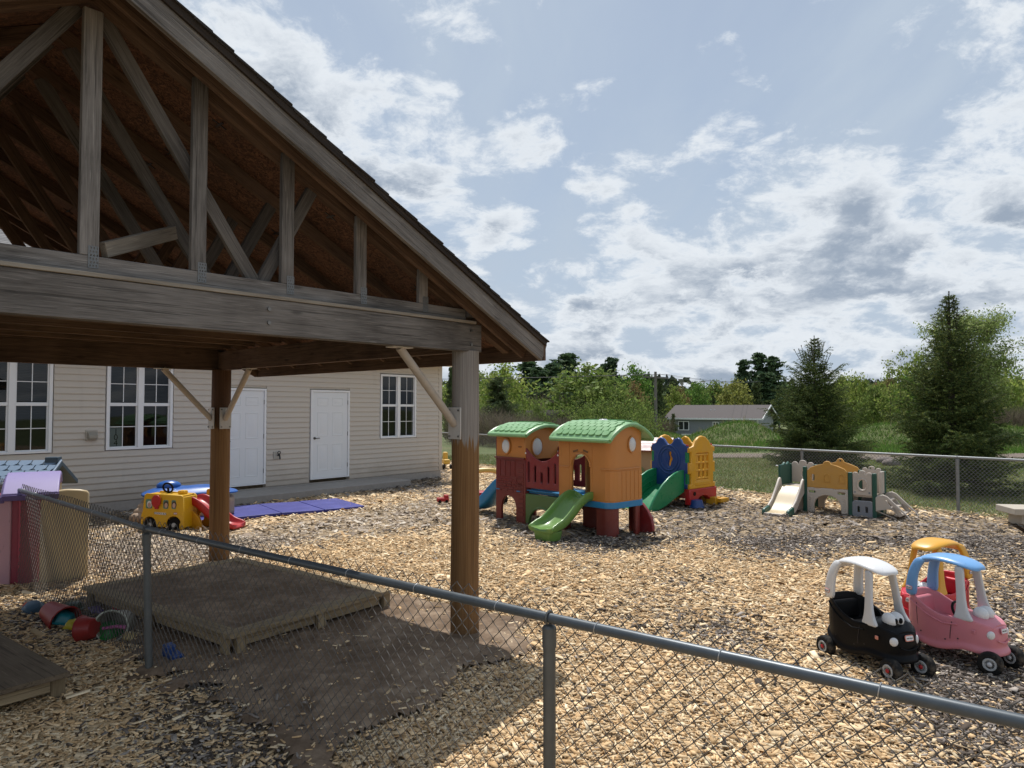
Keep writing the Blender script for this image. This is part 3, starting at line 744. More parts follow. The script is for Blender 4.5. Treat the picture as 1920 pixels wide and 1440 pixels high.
T0 = node('truss', SH, (0, -.02, 0))
beam('bottom_chord', (XL-.02, 0, 2.757), (-.03, 0, 2.757), CW, .1, W_GREY, T0)
for sgn in (1, -1):
    x0 = EA-.04 if sgn > 0 else 2*XR-EA+.04
    beam('top_chord', (x0, .03, zs(x0)-.056), (XR, .03, zs(XR)-.056), CW, CH, W_IN, T0)
for k in range(9):
    for x in ((XR+.6096*k, XR-.6096*k) if k else (XR,)):
        if not (XL+.2 < x < -.2): continue
        top = zs(x)-.03 if k else zs(x)-.16
        st = beam('stud', (x, 0, 2.808), (x, 0, top), CW, .094 if k else .10, W_GREY, T0, up=(1, 0, 0))
        link('nail_plate', nails, M_PLATE, T0, mtx=frame((x+.02, -.0225, 2.80), (1, 0, 0), (0, 0, 1)))
ys_t = [.045]+[.61*k for k in range(1, 8)]+[D+.02]
for i, y in enumerate(ys_t): truss(y, False, i)
beam('brace_board', (-2.86, .02, 2.86), (-2.27, .50, 3.15), .04, .09, W_LEDGE, SH)
beam('brace_board', (-2.2, .30, 2.82), (-2.2, D, 2.82), .09, .04, W_IN, SH); beam('brace_board', (-3.7, .1, 2.82), (-3.7, D, 2.82), .09, .04, W_IN, SH)
# sheathing panels, rake boards, fascia
sp_ = math.sqrt(1+SL*SL)
Y0, Y1 = -.335, D+.2
for sgn in (1, -1):
    xe = EA if sgn > 0 else 2*XR-EA
    run = abs(xe-XR); up = Vector((0, 0, 1))
    # panels 1.22 up the slope by 2.44 along the eave
    n_up = 4
    for i in range(n_up):
        xa = xe-sgn*run*i/n_up; xb = xe-sgn*run*(i+1)/n_up
        ycuts = [Y0, 1.85, 3.7, Y1] if i % 2 == 0 else [Y0, .65, 3.05, Y1]
        for ya, yb in zip(ycuts[:-1], ycuts[1:]):
            b = MB(); g_ = .0025
            p = [Vector((xa-sgn*g_, ya+g_, zs(xa))), Vector((xb+sgn*g_, ya+g_, zs(xb))), Vector((xb+sgn*g_, yb-g_, zs(xb))), Vector((xa-sgn*g_, yb-g_, zs(xa)))]
            q = [v+Vector((0, 0, .016)) for v in p]
            b.add(p+q, [(0, 1, 2, 3), (4, 7, 6, 5), (0, 4, 5, 1), (1, 5, 6, 2), (2, 6, 7, 3), (3, 7, 4, 0)])
            b.build('sheathing_panel', M_OSB, SH, smooth=False)
    # H clips at the panel joints
    for i in range(1, n_up):
        for k in range(12):
            xj = xe-sgn*run*i/n_up; yj = -.1+k*.4; b = MB()
            b.box((xj, yj, zs(xj)-.004), (.10, .014, .004), Matrix.Rotation(math.atan(SL)*sgn, 3, 'Y')); b.box((xj, yj, zs(xj)-.005), (.014, .10, .004), Matrix.Rotation(math.atan(SL)*sgn, 3, 'Y'))
            b.build('panel_clip', M_BLACK, SH, smooth=False)
    beam('fly_rafter', (xe+sgn*-.03, -.17, zs(xe)-.075), (XR+sgn*.002, -.17, zs(XR)-.062), .038, .115, W_IN, SH)
    for yy, mt in ((Y0-.02, W_RAKE), (Y1+.02, W_IN)):
        beam('rake_board', (xe+sgn*.02, yy, zs(xe)-.085), (XR+sgn*.002, yy, zs(XR)-.08), .038, .165, mt, SH)
        beam('rake_trim', (xe+sgn*.03, yy-.03*(1 if yy < 0 else -1), zs(xe)-.003), (XR, yy-.03*(1 if yy < 0 else -1), zs(XR)-.0), .02, .05, W_TRIM, SH)
    beam('fascia_board', (xe+sgn*.02, Y0-.04, zs(xe)-.062), (xe+sgn*.02, Y1+.04, zs(xe)-.062), .036, .186, W_IN, SH)
    # shingle courses
    ncr = 22; ex_ = .145/ sp_
    for i in range(ncr+3):
        xa = xe+sgn*(.05-ex_*i); 
        if sgn*(xa-XR) < .02: break
        xb = xa-sgn*min(.27/sp_, abs(xa-XR)); b = MB(); jit = R_.uniform(-.008, .008)
        p = [Vector((xa, Y0-.07+jit, zs(xa)+.034)), Vector((xb, Y0-.07+jit, zs(xb)+.018)), Vector((xb, Y1+.07+jit, zs(xb)+.018)), Vector((xa, Y1+.07+jit, zs(xa)+.034))]
        q = [v+Vector((0, 0, .011)) for v in p]
        b.add(p+q, [(0, 1, 2, 3), (4, 7, 6, 5), (0, 4, 5, 1), (1, 5, 6, 2), (2, 6, 7, 3), (3, 7, 4, 0)]); b.build('shingle_course', M_SHING, SH, smooth=False)
b = MB(); b.prism([(-.16, -.082), (0, 0), (.16, -.082), (.16, -.07), (0, .012), (-.16, -.07)], (XR, Y0-.07, zs(XR)+.052), (1, 0, 0), (0, 0, 1), -(Y1-Y0+.14)); b.build('ridge_cap', M_SHING, SH, smooth=False)
for xb, zb in ((-.03, 2.50), (-.03, 2.62), (-1.9, 2.52), (-1.9, 2.61), (-3.6, 2.52), (-3.6, 2.61)):
    b = MB(); b.cyl((xb, -.097, zb), (xb, -.110, zb), .013, n=8); b.build('bolt', M_BOLT, SH)
# knee braces of painted pipe
def brace(px, py, dx, dy, z0=1.82, run=.60, off=.125):
    a = Vector((px+dx*off, py+dy*off, z0)); e = Vector((px+dx*(off+run), py+dy*(off+run), 2.437))
    b = MB(); b.cyl(a, e, .034, n=16); br = b.build('knee_brace', M_BRACE, SH)
    side = Vector((-dy, dx, 0))
    M = frame(Vector((px+dx*.126, py+dy*.126, z0+.01)), side, (0, 0, 1))
    link('bracket_plate', plate_mesh(rrect(-.075, -.135, .075, .135, .004, 2), [], .012, .002), M_BPLATE, br, mtx=M)
    for sx in (-.055, .055):
        for sz in (-.11, .11):
            q = Vector((px+dx*.131, py+dy*.131, z0+.01))+side*sx+Vector((0, 0, sz)); b = MB(); b.cyl(q, q+Vector((dx, dy, 0))*.012, .009, n=8); b.build('bolt', M_BOLT, br)
    M2 = frame(e+Vector((0, 0, .002)), (dx, dy, 0), side); link('bracket_plate', plate_mesh(rrect(-.1, -.05, .1, .05, .004, 2), [], .01, .002), M_BPLATE, br, mtx=M2)
brace(0, 0, -1, 0); brace(0, D, -1, 0); brace(0, D, 0, -1); brace(XL, 0, 1, 0); brace(XL, D, 1, 0); brace(XL, D, 0, -1)

# ---------------------------------------------------------------- the sided building
BD = thing('daycare_building', 'long beige vinyl sided building with two white doors and paired windows', 'building', (-2.01, 20.05, 0), math.radians(50.43))
XE = -15.0; WTOP = 3.30; ZB = .21
opens = [(-2.22, -.94, 1.15, 2.86), (-4.33, -3.17, .0, 2.41), (-6.58, -5.45, .0, 2.41), (-8.79, -7.52, 1.15, 2.86), (-10.90, -9.64, 1.15, 2.86)]
EXP = .118
k = 0; z = ZB
pcs = {}
while z < WTOP-.01:
    z1 = min(z+EXP, WTOP)
    cuts = [(XE, .0)]
    for a, b_, c0, c1 in opens:
        if c0 < z1-.004 and c1 > z+.004:
            nc = []
            for p, q in cuts:
                if b_ <= p or a >= q: nc.append((p, q))
                else:
                    if a > p: nc.append((p, a))
                    if b_ < q: nc.append((b_, q))
            cuts = nc
    for p, q in cuts:
        key = (round(q-p, 3), round(z1-z, 3))
        if key not in pcs:
            b = MB(); L = q-p; h_ = z1-z
            b.prism([(.0, 0), (-.024, 0), (-.026, .014), (-.006, h_+.004), (0, h_+.004)], (-L/2, 0, 0), (0, 1, 0), (0, 0, 1), L); pcs[key] = b.mesh('siding_board', False)
        link('siding_board', pcs[key], M_SIDING, BD, loc=((p+q)/2, 0, z))
    z = z1
# wall shell behind the boards (with openings) and gable side
wm = plate_mesh([(XE, -.3), (0, -.3), (0, WTOP), (XE, WTOP)], [[(a, max(c0, -.05)), (b_, max(c0, -.05)), (b_, c1), (a, c1)] for a, b_, c0, c1 in opens], .1, .001)
link('wall', wm, M_SIDING, BD, mtx=frame((0, .0525, 0), (1, 0, 0), (0, 0, 1)))
b = MB(); DW = 13.0; b.prism([(0.1, -.3), (DW, -.3), (DW, WTOP), (DW/2, WTOP+.45*DW/2), (0.1, WTOP)], (-.01, 0, 0), (0, 1, 0), (0, 0, 1), -.1); b.build('gable_wall', M_SIDING, BD, smooth=False)
b = MB(); b.box((XE/2, -.004, .07), (-XE-.02, .03, .26)); b.build('foundation', M_FOUND, BD, smooth=False)
for xx in (-.03,):
    b = MB(); b.box((-.045, -.016, (ZB+WTOP)/2), (.11, .026, WTOP-ZB)); b.box((.012, .03, (ZB+WTOP)/2), (.026, .12, WTOP-ZB)); b.build('corner_trim', M_SIDING, BD, bevel=.003)
b = MB(); b.prism([(-.5, WTOP-.02), (-.5, WTOP-.16), (.02, WTOP-.16), (.02, WTOP-.02)], (XE-.4, 0, 0), (0, 1, 0), (0, 0, 1), -XE+.9); b.build('eave_soffit', M_WHITE, BD, smooth=False)
n_ = 46; run = (DW/2+.56)/n_
for i in range(n_):
    ya = -.56+run*i; za = WTOP-.03+.45*(ya+.5)+.02; b = MB()
    b.prism([(ya, za+.012), (ya+run*1.9, za+.45*run*1.9), (ya+run*1.9, za+.45*run*1.9+.008), (ya, za+.02)], (XE-.5, 0, 0), (0, 1, 0), (0, 0, 1), -XE+1.0); b.build('roof_course', M_SHING2, BD, smooth=False)
b = MB(); b.prism([(-.5, WTOP-.03), (DW/2, WTOP-.03+.45*(DW/2+.5)), (DW+.5, WTOP-.03), (DW+.5, WTOP-.05), (DW/2, WTOP-.05+.45*(DW/2+.5)), (-.5, WTOP-.05)], (XE-.45, 0, 0), (0, 1, 0), (0, 0, 1), -XE+.9); b.build('roof_deck', M_SHING2, BD, smooth=False)

def paired_window(x0, x1, z0, z1, sign=None):
    W_ = node('window', BD, ((x0+x1)/2, 0, 0)); xa, xb = x0-(x0+x1)/2, x1-(x0+x1)/2
    fr = .055; mul = .10; cm = 0.0
    def bar(name, xA, xB, zA, zB, y0, y1, mat=M_WHITE, bv=.004):
        b = MB(); b.box(((xA+xB)/2, (y0+y1)/2, (zA+zB)/2), (xB-xA, y1-y0, zB-zA)); return b.build(name, mat, W_, bevel=bv)
    for (A, B, Cc, D_) in ((xa, xa+fr, z0, z1), (xb-fr, xb, z0, z1), (xa+fr, xb-fr, z0, z0+fr*.7), (xa+fr, xb-fr, z1-fr, z1), (-mul/2, mul/2, z0+fr*.7, z1-fr)):
        bar('frame', A, B, Cc, D_, -.035, .06)
    zm = (z0+z1)/2+.02
    for (A, B) in ((xa+fr, -mul/2), (mul/2, xb-fr)):
        bar('meeting_rail', A, B, zm-.028, zm+.028, -.012, .03)
        for (c0, c1, yo) in ((z0+fr*.7, zm-.028, .022), (zm+.028, z1-fr, .006)):
            s_ = .022
            bar('sash', A, A+s_, c0, c1, yo-.012, yo+.02); bar('sash', B-s_, B, c0, c1, yo-.012, yo+.02); bar('sash', A+s_, B-s_, c0, c0+s_*(1 if c0 < zm-.1 else .3), yo-.012, yo+.02)
            xm, zc_ = (A+B)/2, (c0+c1)/2+.0
            bar('grille_bar', xm-.007, xm+.007, c0+s_, c1, yo+.002, yo+.012, M_WHITE, .002); bar('grille_bar', A+s_, xm-.007, zc_-.007, zc_+.007, yo+.002, yo+.012, M_WHITE, .002); bar('grille_bar', xm+.007, B-s_, zc_-.007, zc_+.007, yo+.002, yo+.012, M_WHITE, .002)
            for (g0, g1) in ((A+s_, xm-.007), (xm+.007, B-s_)):
                for (h0, h1) in ((c0+s_, zc_-.007), (zc_+.007, c1)):
                    b = MB(); b.add([(g0, yo+.007, h0), (g1, yo+.007, h0), (g1, yo+.007, h1), (g0, yo+.007, h1)], [(0, 1, 2, 3)]); b.build('pane', M_GLASS, W_, smooth=False)
    b = MB()
    zz = z0+.7
    while zz < z1-.06:
        b.box((0, .13, zz), (xb-xa-.12, .022, .0025), Matrix.Rotation(.5, 3, 'X')); zz += .028
    bl = b.build('blind', M_BLIND, W_, smooth=False)
    b = MB(); b.box((0, .95, (z0+z1)/2), (xb-xa+1.4, .02, z1-z0+1.2)); b.build('room_wall', M_ROOM, W_, smooth=False)
    if sign:
        sx = xa+fr+.135
        b = MB(); b.box((sx, .052, z0+.075+.155), (.235, .008, .37)); sg = b.build('number_board', plastic((.46, .49, .50)), W_, smooth=False)
        for q, ch in enumerate('104'):
            text_obj('numeral', ch, .155, M_BLACK, sg, frame((sx+.01, .0465, z0+.075+.155+.108-.108*q), (1, 0, 0), (0, 0, 1)), .001)
for i, (a, b_, c0, c1) in enumerate(opens):
    if i in (0, 3, 4): paired_window(a+.02, b_-.02, c0+.02, c1-.02, sign=(i == 3))
def panel_door(x0, x1, zb, zt, handle):
    D_ = node('door', BD, ((x0+x1)/2, 0, 0)); w2 = (x1-x0)/2; fr = .05
    for A, B, c0, c1 in ((-w2, -w2+fr, zb, zt), (w2-fr, w2, zb, zt), (-w2+fr, w2-fr, zt-fr, zt), (-w2+fr, w2-fr, zb, zb+.025)):
        b = MB(); b.box(((A+B)/2, 0.0, (c0+c1)/2), (B-A, .09, c1-c0)); b.build('frame', M_WHITE if c1-c0 != .025 else M_HINGE, D_, bevel=.003)
    b = MB(); lw = w2-fr-.004; b.box((0, .0, (zb+.03+zt-fr-.004)/2), (lw*2, .044, zt-fr-.004-zb-.03)); b.build('leaf', M_DOOR, D_, bevel=.002)
    Hh = zt-zb
    for px in (-.21, .21):
        for z0_, z1_ in ((.10, .40), (.49, .76), (.83, .925)):
            a0, a1 = zb+Hh*z0_-.02, zb+Hh*z1_-.02
            ow, oh = .155, (a1-a0)/2; b = MB(); yb = -.0225
            def ring(s_, y): return [(px-ow+s_, y, a0+s_), (px+ow-s_, y, a0+s_), (px+ow-s_, y, a1-s_), (px-ow+s_, y, a1-s_)]
            b.loft([ring(0, yb), ring(.006, yb-.006), ring(.014, yb-.006), ring(.022, yb+.001), ring(.05, yb+.001), ring(.075, yb-.004)], cap=True)
            b.build('panel', M_DOOR, D_, angle=20)
    for zz in (.14, .5, .86):
        b = MB(); b.cyl((w2-fr+.002, -.03, zb+Hh*zz-.05), (w2-fr+.002, -.03, zb+Hh*zz+.05), .009, n=8); b.build('hinge', M_HINGE, D_)
    if handle:
        hx = -w2+fr+.065; b = MB(); b.cyl((hx, -.022, zb+.97), (hx, -.034, zb+.97), .032, n=16); b.cyl((hx, -.03, zb+.97), (hx, -.07, zb+.97), .011, n=10); b.path([(hx, -.068, zb+.97), (hx+.06, -.07, zb+.968), (hx+.12, -.062, zb+.97)], .010, 8)
        b.build('handle', M_HINGE, D_)
panel_door(-4.31, -3.19, .275, 2.39, True); panel_door(-6.56, -5.47, .275, 2.39, True)
# fittings on the wall
vt = tag(MB().box((0, 0, 0), (.20, .03, .19)).build('dryer_vent', plastic((.40, .36, .31)), None, bevel=.004), 'small dusty vent hood fixed on the beige siding left of the numbered window', 'vent')
vt.location = BD.matrix_basis @ Vector((-9.02, -.03, 1.46)) if False else Vector((-2.01, 20.05, 0))+Matrix.Rotation(math.radians(50.43), 3, 'Z') @ Vector((-9.02, -.032, 1.46)); vt.rotation_euler = (0, 0, math.radians(50.43))
b = MB(); b.prism([(0, .07), (-.09, .0), (-.09, -.06), (0, -.075)], (-.075, -.015, 0), (0, 1, 0), (0, 0, 1), .15); b.build('hood', plastic((.30, .27, .22)), vt, bevel=.006)
ot = tag(MB().box((0, 0, 0), (.15, .03, .17)).build('wall_tap', plastic((.45, .42, .37)), None, bevel=.004), 'black garden tap on a small mounting block between the two white doors', 'tap')
ot.location = Vector((-2.01, 20.05, 0))+Matrix.Rotation(math.radians(50.43), 3, 'Z') @ Vector((-5.2, -.032, .90)); ot.rotation_euler = (0, 0, math.radians(50.43))
b = MB(); b.cyl((0.02, -.01, 0), (.02, -.10, 0), .016, n=8); b.cyl((.02, -.09, .0), (.02, -.11, -.09), .017, n=8); b.path([(.02+.035*math.cos(q), -.07, .055+.035*math.sin(q)) for q in [2*PI*i/10 for i in range(10)]], .009, 6, closed=True); b.cyl((.02, -.07, 0), (.02, -.07, .05), .008, n=6); b.build('spout', M_BLACK, ot)
# step slab
b = MB(); b.prism([(0, -.1), (-.95, -.1), (-.95, .155), (0, .175)], (-7.0, -.02, 0), (0, 1, 0), (0, 0, 1), 5.0)
sl = b.build('concrete_step', M_SLAB, None, bevel=.012, smooth=True); sl.location = (-2.01, 20.05, 0); sl.rotation_euler = (0, 0, math.radians(50.43))
sl['kind'] = 'structure'
# ---------------------------------------------------------------- plastic colours
P_ORANGE = plastic((.50, .20, .045), .42, .18); P_ORANGE_IN = plastic((.55, .20, .03)); P_MAROON = plastic((.16, .022, .016)); P_MAROON2 = plastic((.21, .022, .022))
P_LGREEN = plastic((.205, .40, .17), .38); P_DGREEN = plastic((.09, .16, .045)); P_SLIDE = plastic((.14, .27, .06), .3); P_BLUE = plastic((.02, .20, .42), .38)
P_BUBBLE = plastic((.62, .63, .64), .25)
P_NAVY = plastic((.010, .050, .20), .35); P_YEL = plastic((.68, .33, .012), .4); P_KGREEN = plastic((.012, .20, .075), .3); P_RED = plastic((.42, .012, .014), .4); P_DYEL = plastic((.60, .30, .01), .4)
P_FOREST = plastic((.010, .075, .05), .4); P_SAND = plastic((.50, .43, .36), .5); P_AMBER = plastic((.52, .27, .055), .45); P_GREY = plastic((.20, .21, .23), .45); P_BEIGE = plastic((.56, .44, .26), .4)
P_BLACK = flat('black_plastic', (.006, .006, .007), .38, 0, 9, .3, .03); P_BLACK.node_tree.nodes['Principled BSDF'].inputs['Specular IOR Level'].default_value = .12; P_WHITE = plastic((.70, .70, .70), .3, .15)
P_GREYW = plastic((.42, .43, .43), .4, .2)

def slide_shell(mb, path, width, wall, thick=.02, flare=0.0, mouth=0.0):
    """U channel swept along path = [(x,z,wallheight)], across = Y"""
    rings = []
    n = len(path)
    for i, (x, z, wh) in enumerate(path):
        x0, z0, _ = path[max(i-1, 0)]; x1, z1, _ = path[min(i+1, n-1)]
        tx, tz = x1-x0, z1-z0; l = math.hypot(tx, tz); tx, tz = tx/l, tz/l; nx_, nz_ = -tz, tx
        if nz_ < 0: nx_, nz_ = -nx_, -nz_
        w = width/2*(1+flare*i/(n-1)); th = thick
        prof = [(-w-.025, wh), (-w-.012, wh+.014), (-w+.012, wh+.012), (-w+.022, wh-.008), (-w+.035, .03), (-w+.075, .004), (0, 0), (w-.075, .004), (w-.035, .03), (w-.022, wh-.008), (w-.012, wh+.012), (w+.012, wh+.014), (w+.025, wh),
                (w+.018, -.02), (w-.03, -.035), (0, -.04), (-w+.03, -.035), (-w-.018, -.02)]
        rings.append([Vector((x+nx_*h, a, z+nz_*h)) for a, h in prof])
    mb.loft(rings)
def bez(p, n=14):
    """Catmull-Rom through points"""
    p = [Vector(q) for q in p]; o = []
    for i in range(len(p)-1):
        a, b, c, d = p[max(i-1, 0)], p[i], p[i+1], p[min(i+2, len(p)-1)]
        for k in range(n):
            t_ = k/n; o.append(.5*((2*b)+(c-a)*t_+(2*a-5*b+4*c-d)*t_**2+(3*b-a-3*c+d)*t_**3))
    o.append(p[-1]); return o

# ---------------------------------------------------------------- the big two tower climber
PS = thing('toy_climber', 'big play climber with two orange towers under green tiled roofs and a green slide', 'climber', (1.47, 10.62, 0), math.radians(-48))
def tower_roof(x0, x1, y0, y1, z0, zt, cols, rows, scale=1.0):
    """barrel roof along x; returns the roof part with its tiles"""
    yc, hw = (y0+y1)/2, (y1-y0)/2
    def zc(a): return z0+(zt-z0)*(math.cos(a*.5*PI)**.8)           # a in -1..1
    rings = []
    nx_ = 12
    for i in range(nx_+1):
        f = i/nx_; x = x0+(x1-x0)*f
        e = 1-.10*(abs(2*f-1)**4); ring = []
        for k in range(17):
            a = -1+2*k/16; ring.append(Vector((x, yc+a*hw*(1 if abs(a) < .99 else 1.0), z0+(zc(a)-z0)*e)))
        for k in range(16, -1, -1):
            a = (-1+2*k/16); ring.append(Vector((x, yc+a*(hw-.02), z0-.055+(zc(a*.97)-z0)*e*.96)))
        rings.append(ring)
    b = MB(); b.loft(rings); rf = b.build('roof', P_LGREEN, PS, bevel=.014, seg=2)
    b = MB(); b.path([Vector((x1+.0, yc+a*(hw+.004), z0-.028+(zc(a)-z0)*.90)) for a in [-1+2*k/20 for k in range(21)]], [(.032, .032)]*21, 8); b.build('roof_rim', P_LGREEN, rf)
    b = MB(); b.path([Vector((x0-.0, yc+a*(hw+.004), z0-.028+(zc(a)-z0)*.90)) for a in [-1+2*k/20 for k in range(21)]], [(.032, .032)]*21, 8); b.build('roof_rim', P_LGREEN, rf)
    for sgn in (-1, 1):
        b = MB(); b.path([Vector((x0, yc+sgn*(hw+.002), z0-.03)), Vector((x1, yc+sgn*(hw+.002), z0-.03))], .034, 8); b.build('roof_rim', P_LGREEN, rf)
    tw = (x1-x0-.14)/cols
    tiles = {}
    for sgn in (-1, 1):
        for r in range(rows):
            a0 = .93-.80*r/rows; a1 = .93-.80*(r+1.0)/rows
            for c in range(cols + (r % 2)):
                xc = x0+.07+tw*(c+.5-(.5 if r % 2 else 0))
                wl, wr = max(xc-tw*.46, x0+.05), min(xc+tw*.46, x1-.05)
                if wr-wl < .03: continue
                p0 = Vector((0, yc+sgn*a0*hw, zc(a0))); p1 = Vector((0, yc+sgn*a1*hw, zc(a1))); up = (p1-p0); L = up.length*.95; up.normalize()
                w2 = (wr-wl)/2; key = (round(w2, 3), round(L, 3), sgn)
                if key not in tiles:
                    r_ = min(w2*.7, L*.45); pl = [(w2, L), (-w2, L)] + [(-w2+r_-r_*math.cos(q), r_-r_*math.sin(q)) for q in [PI/2*k/3 for k in range(4)]] + [(w2-r_+r_*math.sin(q), r_-r_*math.cos(q)) for q in [PI/2*k/3 for k in range(4)]]
                    pl = [(x, y) for x, y in pl]; bb = MB(); bb.prism(pl, (0, 0, -.012 if sgn < 0 else .0), (1, 0, 0), (0, 1, 0), .020); mm = bb.mesh('roof_tile', False); tiles[key] = mm
                ex = Vector((1, 0, 0)) if sgn < 0 else Vector((-1, 0, 0))
                e = 1-.10*(abs(2*((wl+wr)/2-x0)/(x1-x0)-1)**4)
                o_ = Vector(((wl+wr)/2, p0.y, z0+(p0.z-z0)*e+.002)) + (ex.cross(up))*(.004 if r else .006)
                link('roof_tile', tiles[key], P_LGREEN, rf, mtx=frame(o_, ex, up+ex.cross(up)*.02))
    return rf
def tower_box(name, x0, x1, y0, y1, z0, z1, mat, rad=.16, open_front=None, bw=0):
    """rounded tube wall"""
    pl = rrect(x0, y0, x1, y1, rad, 6); pi = rrect(x0+.035, y0+.035, x1-.035, y1-.035, rad-.03, 6); b = MB()
    b.loft([[Vector((x, y, z0)) for x, y in pl], [Vector((x, y, z1)) for x, y in pl], [Vector((x, y, z1)) for x, y in pi], [Vector((x, y, z0)) for x, y in pi]], closed=True)
    return b.build(name, mat, PS, angle=40)
# ---- big tower: x -1.07..0 , y 0..0.83
zt0, zt1 = .54, 1.46
front_out = [(-1.07, zt0), (-.22, zt0), (-.22, zt1), (-1.07, zt1)]
door = arch(-.80, -.40, zt0-.02, 1.24, 12, .17)
door = [(x, max(z, zt0+.0)) for x, z in door]
fw = plate_mesh([(-1.03, zt0), (-.79, zt0), (-.79, 1.06), (-.77, 1.14), (-.70, 1.22), (-.60, 1.25), (-.50, 1.22), (-.43, 1.14), (-.41, 1.06), (-.41, zt0), (-.18, zt0), (-.18, zt1), (-1.03, zt1)],
                [], .045, .008, 'front_wall')
fwo = link('front_wall', fw, P_ORANGE, PS, mtx=frame((0, .02, 0), (1, 0, 0), (0, 0, 1)))
b = MB(); b.path([(-.60+.205*math.cos(PI*k/14), -.008, 1.06+.20*math.sin(PI*k/14)) for k in range(15)], .016, 8); b.build('door_trim', P_ORANGE, fwo)
for xa, sl in ((-.705, .25), (-.495, -.25)):
    b = MB(); b.box((xa, -.006, 1.29), (.10, .016, .028), Matrix.Rotation(-sl, 3, 'Y')); b.build('sign_plate', plastic((.16, .075, .02)), fwo, bevel=.004)
plate('inner_wall', [(-1.0, 0), (-.35, 0), (-.35, .44), (-1.0, .44)], [], .04, P_MAROON, PS, (0, .5, 0))
for xx in (-.84, -.36):
    b = MB(); b.box((xx, -.002, (zt0+zt1)/2), (.012, .012, zt1-zt0)); b.build('seam', P_ORANGE, fwo, bevel=.004)
# curved corner and side wall as one swept plate
def wall_sweep(name, pts, z0, zfun, mat, th=.035, zsub=6):
    rings = []
    m_ = len(pts); pv = [Vector((x, y, 0)) for x, y in pts]
    rows = []
    for i, p in enumerate(pv):
        tg = (pv[min(i+1, m_-1)]-pv[max(i-1, 0)]).normalized(); nn = Vector((tg.y, -tg.x, 0)); zt = zfun(p.x, p.y)
        outer = [p+Vector((0, 0, z0+(zt-z0)*k/zsub)) for k in range(zsub+1)]; inner = [q-nn*th for q in outer[::-1]]
        rows.append(outer+inner)
    b = MB(); b.loft(rows); return b.build(name, mat, PS, angle=35)
corner = [(-.19, -.002), (-.14, .0)] + [(-.14+.14*math.sin(q), .14-.14*math.cos(q)) for q in [PI/2*k/8 for k in range(1, 9)]]
side = corner+[(.0, .14+.55*k/10) for k in range(1, 11)]
def ztop(x, y):
    if y < .02: return zt1
    a = (y-.415)/.46; return zt1+.26*max(0, math.cos(min(1, abs(a))*PI/2))**.8
sw = wall_sweep('side_wall', side, zt0, ztop, P_ORANGE)
back_c = [(0, .69)] + [(-.14+.14*math.cos(q), .69+.14*math.sin(q)) for q in [PI/2*k/8 for k in range(1, 9)]] + [(-.30, .83)]
wall_sweep('back_wall', back_c, zt0, ztop, P_ORANGE)
wall_sweep('back_wall', [(-.78, .83), (-1.07, .83)], zt0, lambda x, y: zt1, P_ORANGE)
wall_sweep('side_wall', [(-1.07, .83), (-1.07, .62)], zt0, lambda x, y: zt1, P_ORANGE); wall_sweep('side_wall', [(-1.07, .2), (-1.07, .0), (-1.03, .0)], zt0, lambda x, y: zt1, P_ORANGE)
# plank grooves, belt
b = MB()
belt = [(-1.055, -.010)] if False else []
bp = [(x+.006*(1 if y > .1 else 0), y-.006*(1 if y < .1 else 0)) for x, y in side]
b.path([Vector((x, y, 1.035)) for x, y in bp], (.013), 6); b.build('belt', P_ORANGE, PS)
b = MB(); b.path([(-1.05, -.008, 1.035), (-.84, -.008, 1.035)], .012, 6); b.build('belt', P_ORANGE, PS)
for k in range(10):
    f = k/9
    if k < 4: p = Vector((-.13+.13*math.sin(PI/2*k/3.2), .13-.13*math.cos(PI/2*k/3.2), 0)); nn = Vector((math.sin(PI/2*k/3.2), -math.cos(PI/2*k/3.2), 0)); p = Vector((-.14, .14, 0))+nn*.14
    else: nn = Vector((1, 0, 0)); p = Vector((0, .10+.10*(k-3), 0))
    tn = Vector((-nn.y, nn.x, 0)); zz0, zz1 = zt0+.02, 1.0; w_ = .040
    b = MB(); q = p+nn*.0; vs = [q-tn*w_, q+tn*w_]
    b.add([vs[0]+nn*.006+Vector((0, 0, zz0)), vs[1]+nn*.006+Vector((0, 0, zz0)), vs[1]+nn*.006+Vector((0, 0, zz1)), vs[0]+nn*.006+Vector((0, 0, zz1)), vs[0]-nn*.01+Vector((0, 0, zz0)), vs[1]-nn*.01+Vector((0, 0, zz0)), vs[1]-nn*.01+Vector((0, 0, zz1)), vs[0]-nn*.01+Vector((0, 0, zz1))],
          [(0, 1, 2, 3), (0, 3, 7, 4), (1, 5, 6, 2), (3, 2, 6, 7), (0, 4, 5, 1)]); b.build('plank', P_ORANGE, PS, bevel=.003, seg=1)
def bubble(parent, c, nrm, ry, rz):
    nrm = Vector(nrm); tn = Vector((-nrm.y, nrm.x, 0)); b = MB(); R = Matrix((nrm, tn, Vector((0, 0, 1)))).transposed()
    b.ell(c, (.05, ry, rz), 20, 10, R); o = b.build('bubble_window', P_BUBBLE, parent, angle=0)
    b = MB(); b.path([Vector(c)+tn*ry*1.06*math.cos(q)+Vector((0, 0, 1))*rz*1.06*math.sin(q)+nrm*.012 for q in [2*PI*k/24 for k in range(24)]], .012, 6, closed=True); b.build('ring', P_ORANGE, o); return o
bubble(PS, (-.0, .50, 1.40), (1, 0, 0), .085, .115)
tower_roof(-1.16, .075, -.10, .93, 1.50, 1.76, 8, 5)
b = MB(); b.cyl((-.5, .42, 1.745), (-.5, .42, 1.785), .09, .06, 16); b.build('roof_knob', P_BUBBLE, PS, bevel=.01)
